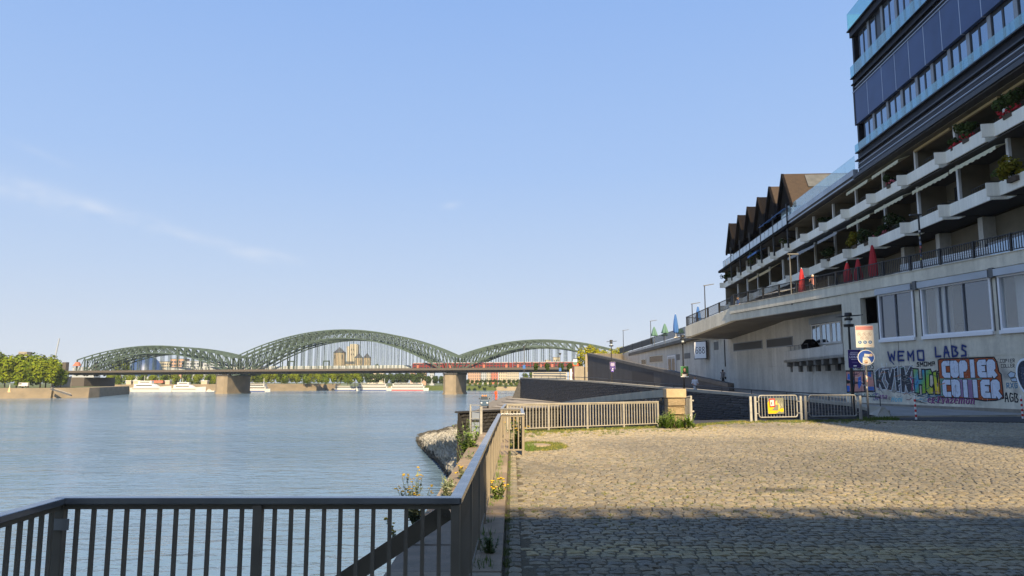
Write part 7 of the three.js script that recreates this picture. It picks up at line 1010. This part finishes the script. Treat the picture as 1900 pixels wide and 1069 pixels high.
// ---------------------------------------------------------------- grass, weeds, flowers
{
  const r = rng(707);
  const blades = (n, h, w, spread, tint) => { const pos = [], col = []; for (let i = 0; i < n; i++) { const a = r() * 6.283, k = Math.sqrt(r()) * spread, x = Math.cos(a) * k, z = Math.sin(a) * k, hh = h * (0.4 + 0.8 * r()), d = r() * 6.283, lean = 0.5 * r() * hh, px = Math.cos(d) * w / 2, pz = Math.sin(d) * w / 2, lx = Math.cos(d + 1.3) * lean, lz = Math.sin(d + 1.3) * lean; pos.push(x - px, 0, z - pz, x + px, 0, z + pz, x + lx * 0.5 + px * 0.7, hh * 0.6, z + lz * 0.5 + pz * 0.7, x - px, 0, z - pz, x + lx * 0.5 + px * 0.7, hh * 0.6, z + lz * 0.5 + pz * 0.7, x + lx, hh, z + lz); const v = 0.65 + 0.7 * r(); for (let q = 0; q < 6; q++) col.push(tint[0] * v, tint[1] * v, tint[2] * v); } const g = new THREE.BufferGeometry(); g.setAttribute('position', new THREE.Float32BufferAttribute(pos, 3)); g.setAttribute('color', new THREE.Float32BufferAttribute(col, 3)); g.computeVertexNormals(); g.setAttribute('uv', new THREE.Float32BufferAttribute(new Float32Array(pos.length / 3 * 2), 2)); g.userData.mapped = true; return g; };
  const tufts = [blades(26, 0.05, 0.008, 0.055, [0.10, 0.135, 0.03]), blades(22, 0.035, 0.007, 0.05, [0.24, 0.215, 0.05]), blades(40, 0.13, 0.012, 0.09, [0.09, 0.15, 0.025])];
  const lists = [[], [], []];
  const add = (k, x, z, s, y = -0.02) => lists[k].push([x, y, z, s, r() * 6.28]);
  for (let i = 0; i < 2000; i++) { const x = 0.1 + r() * 15.5, e = edgeZ(x), z = e + 0.1 + Math.abs(r() + r() - 1) * (x > 9 ? 1.6 : 1.1) + (r() < 0.15 ? r() * 2.5 : 0); add(r() < 0.5 ? 1 : 0, x, z, 0.8 + r() * 0.8); }   // fringe at the far edge
  for (let i = 0; i < 420; i++) { const a = r() * 6.283, k = Math.sqrt(0.15 + 0.85 * r()); add(r() < 0.5 ? 0 : 1, 0.7 + Math.cos(a) * k * 0.75, -20.0 + Math.sin(a) * k * 1.3, 0.7 + 0.8 * r()); }       // round the slab
  for (let i = 0; i < 3600; i++) { const z = -6 - Math.pow(r(), 1.4) * 18, x = 0.1 + r() * 0.72 * -z, row = fbm(((x + 9) % 30) / 30, ((z + 60) % 30) / 30, 11, 3, 77); if (row < 0.52) continue; add(r() < 0.5 ? 0 : 1, x, z, 0.35 + r() * 0.5, -0.035); } // in the joints
  for (let i = 0; i < 110; i++) { const z = -5.8 - r() * 18; add(0, -0.06 + r() * 0.05, z, 0.5 + r() * 0.5, -0.04); }
  for (let i = 0; i < 60; i++) add(2, -0.28 + (r() - 0.5) * 0.1, -6.9 - r() * 10.4, 0.5 + r() * 0.6, -0.05);
  for (let i = 0; i < 90; i++) add(2, 15.5 + r() * 1.6, -33.0 - r() * 0.6, 0.6 + r() * 0.9);
  for (let i = 0; i < 45; i++) add(2, 0.25 + r() * 0.3, -18.6 - r() * 1.6, 0.5 + r() * 0.6);
  const grass = new THREE.Group(); grass.name = 'grass'; grass.userData = { label: 'thin grass and moss between the cobbles and along their edges', category: 'grass', kind: 'stuff' }; scene.add(grass);
  const d = new THREE.Object3D(); lists.forEach((L, k) => { const im = new THREE.InstancedMesh(tufts[k], M.weed, L.length); im.name = 'grass_tufts'; im.userData.kind = 'stuff'; L.forEach(([x, y, z, s, a], i) => { d.position.set(x, y, z); d.rotation.set(0, a, 0); d.scale.setScalar(s); d.updateMatrix(); im.setMatrixAt(i, d.matrix); }); grass.add(im); });
  // leafy weeds and yellow flowers
  const plant = (name, label, [x, y, z], h, stems, tint, flower, seed, group) => {
    const q = rng(seed), t = thing(name, label, 'plant', [x, y, z], 0, group), st = [], pos = [], col = [], fl = [];
    for (let i = 0; i < stems; i++) { const a = q() * 6.283, l = h * (0.55 + 0.5 * q()), tip = [Math.cos(a) * h * 0.32 * q() * 1.6, l, Math.sin(a) * h * 0.32 * q() * 1.6]; st.push(rod([tip[0] * 0.12, 0, tip[2] * 0.12], tip, 0.006, 0.003, 5));
      for (let k = 0; k < 20; k++) { const f = 0.12 + 0.85 * q(), b = q() * 6.283, L = h * 0.16 * (1.2 - f) + 0.024, c = [tip[0] * f, tip[1] * f, tip[2] * f], dx = Math.cos(b), dz = Math.sin(b), w = L * 0.34; pos.push(c[0] - dz * w, c[1], c[2] + dx * w, c[0] + dz * w, c[1], c[2] - dx * w, c[0] + dx * L, c[1] + L * (q() - 0.2), c[2] + dz * L); const v = 0.7 + 0.6 * q(); for (let m = 0; m < 3; m++) col.push(tint[0] * v, tint[1] * v, tint[2] * v); }
      if (flower) for (let k = 0; k < 3; k++) { const b = new THREE.IcosahedronGeometry(0.008 + 0.009 * q(), 1); b.scale(1.3, 0.6, 1.3); b.translate(tip[0] + (q() - 0.5) * 0.06, tip[1] + (q() - 0.3) * 0.05, tip[2] + (q() - 0.5) * 0.06); fl.push(b); } }
    mesh(t, 'stem', st, M.stemGreen ?? mat('stemGreen', C(0.16, 0.19, 0.10), 0.9)).userData.kind = 'stuff';
    const g = new THREE.BufferGeometry(); g.setAttribute('position', new THREE.Float32BufferAttribute(pos, 3)); g.setAttribute('color', new THREE.Float32BufferAttribute(col, 3)); g.computeVertexNormals(); g.setAttribute('uv', new THREE.Float32BufferAttribute(new Float32Array(pos.length / 3 * 2), 2)); g.userData.mapped = true; mesh(t, 'foliage', g, M.weed);
    if (fl.length) mesh(t, 'flowers', fl, M.yellow ?? mat('yellow', C(0.50, 0.33, 0.02), 0.8)).userData.kind = 'stuff'; return t;
  };
  plant('flower', 'tall pale weed with yellow flowers growing outside the railing over the water', [-1.22, -0.1, -9.6], 0.62, 16, [0.20, 0.24, 0.14], true, 1); plant('flower', 'small white green weed on the edge stones right of the tall yellow flowers', [-0.98, -0.08, -11.2], 0.42, 10, [0.24, 0.28, 0.17], false, 2);
  plant('flower', 'small plant with one yellow flower behind the strut of the front railing', [-1.22, -0.1, -8.0], 0.36, 4, [0.14, 0.17, 0.08], true, 3);
  plant('flower', 'yellow flowering weed at the foot of the railing posts inside the cobbles', [-0.2, -0.05, -11.0], 0.34, 12, [0.13, 0.19, 0.03], true, 4); plant('flower', 'yellow flowers in the corner of the railing jog beside the round slab', [0.12, -0.05, -19.0], 0.85, 18, [0.12, 0.19, 0.03], true, 5); plant('flower', 'orange yellow flowers on the edge stones outside the middle of the railing', [-0.86, -0.05, -13.2], 0.3, 8, [0.12, 0.15, 0.04], true, 6);
  plant('weed', 'bright leafy bush on the bank outside the railing below the ladder gate', [-1.1, -0.3, -19.5], 1.0, 26, [0.13, 0.21, 0.03], false, 7); plant('weed', 'dark green weed on the edge stones near the shaded corner', [-0.22, -0.05, -7.6], 0.22, 12, [0.06, 0.10, 0.02], false, 8); plant('weed', 'low weed on the bank stones under the tall yellow flowers', [-1.0, -0.1, -12.2], 0.25, 12, [0.10, 0.15, 0.03], false, 9);
  plant('weed', 'green weed at the top of the rubble bank beside the railing', [-0.95, -0.4, -16.6], 0.7, 16, [0.09, 0.15, 0.03], false, 10);
  for (let i = 0; i < 7; i++) plant('pillar_weed', `bright green weed at the foot of the stone pillar, ${['first', 'second', 'third', 'fourth', 'fifth', 'sixth', 'seventh'][i]} from the left`, [5.45 + i * 0.2, -0.02, -27.55 + (i % 2) * 0.2], 0.5 + 0.16 * ((i * 7) % 3) - 0.05 * i, 26, [0.16, 0.28, 0.02], false, 20 + i, 'weeds at the foot of the stone pillar');
  // pots and climbers of the balconies
  const bush = (name, label, u, y, o, s, tint, seed, flowers, group) => { const w = FA.w(u, y, o), t = thing(name, label, 'plant', w, 0, group); mesh(t, 'foliage', crownGeo(seed, lobesOf(seed + 1, 6, s, 0, s * 1.5), 420, 0.16, tint), M.leaf); mesh(t, 'pot', [bx(s * 0.9, 0.3, 0.3, 0, -0.25, 0, Math.PI / 2)], M.bark); if (flowers) { const q = rng(seed), f = []; for (let i = 0; i < 26; i++) { const g = new THREE.IcosahedronGeometry(0.06 + 0.05 * q(), 0); g.translate((q() - 0.5) * 0.5, q() * 0.5 * s, (q() - 0.5) * 2 * s); f.push(g); } mesh(t, 'flowers', f, flowers).userData.kind = 'stuff'; } return t; };
  const pink = mat('pinkFlower', C(0.5, 0.12, 0.16), 0.8), redF = mat('redFlower', C(0.45, 0.02, 0.03), 0.8), DG = [0.035, 0.06, 0.02], MG = [0.06, 0.095, 0.028], YG = [0.16, 0.16, 0.02];
  bush('balcony_plant', 'red geraniums and leaves on the uppermost balcony beside the ochre wall', 49.6, 18.35, -0.3, 0.8, MG, 801, redF); bush('balcony_plant', 'red flowers at the corner of the uppermost balcony', 51.4, 18.35, -0.35, 0.5, MG, 803, redF); bush('balcony_plant', 'large green and red planting on the balcony at the top right edge', 44.8, 18.35, -0.3, 0.9, MG, 805, redF); bush('balcony_plant', 'pink flowers on the third upper balcony from the right', 61.6, 18.3, -0.25, 0.6, DG, 807, pink);
  bush('balcony_plant', 'hanging greenery on the lower balcony at the right edge', 44.6, 14.2, -0.1, 0.95, YG, 809); bush('balcony_plant', 'grey green shrub on the lower balcony at the right edge', 46.1, 14.4, -0.6, 0.8, MG, 811); bush('balcony_plant', 'large dark round shrub on the lower balcony', 62.0, 14.4, -0.5, 1.15, DG, 813); bush('balcony_plant', 'dark climbing plant left of the large round shrub', 64.6, 14.4, -0.5, 0.8, DG, 815, pink); bush('balcony_plant', 'yellow green overhanging shrub on the lower balcony above the red parasols', 69.4, 14.5, -0.2, 0.95, YG, 817); bush('balcony_plant', 'dark green planting right of the yellow green shrub', 66.9, 14.3, -0.3, 0.9, DG, 819);
  bush('balcony_plant', 'dark potted tree in the upper balcony under the roof terrace', 80.2, 18.4, -1.4, 0.9, DG, 821); bush('balcony_plant', 'green shrub below the roof terrace end on the upper row', 92.0, 18.4, -0.5, 0.75, MG, 823); bush('balcony_plant', 'tall green shrub on the upper row below the middle gables', 104.8, 18.4, -0.4, 1.25, MG, 825); bush('balcony_plant', 'green plants on the last balcony at the far end', 124.2, 18.5, -0.2, 0.8, MG, 827); bush('balcony_plant', 'trailing plants on the second last balcony', 119.6, 18.4, -0.1, 0.7, DG, 829); bush('balcony_plant', 'dark shrubs on the lower row left of the grey awning', 76.4, 14.4, -0.2, 0.9, DG, 831);
  bush('hedge_plant', 'small green shrub at the corner of the terrace railing behind the blue parasol', 84.0, 7.3, 11.6, 0.8, MG, 833);
}
renderer.render(scene, camera);
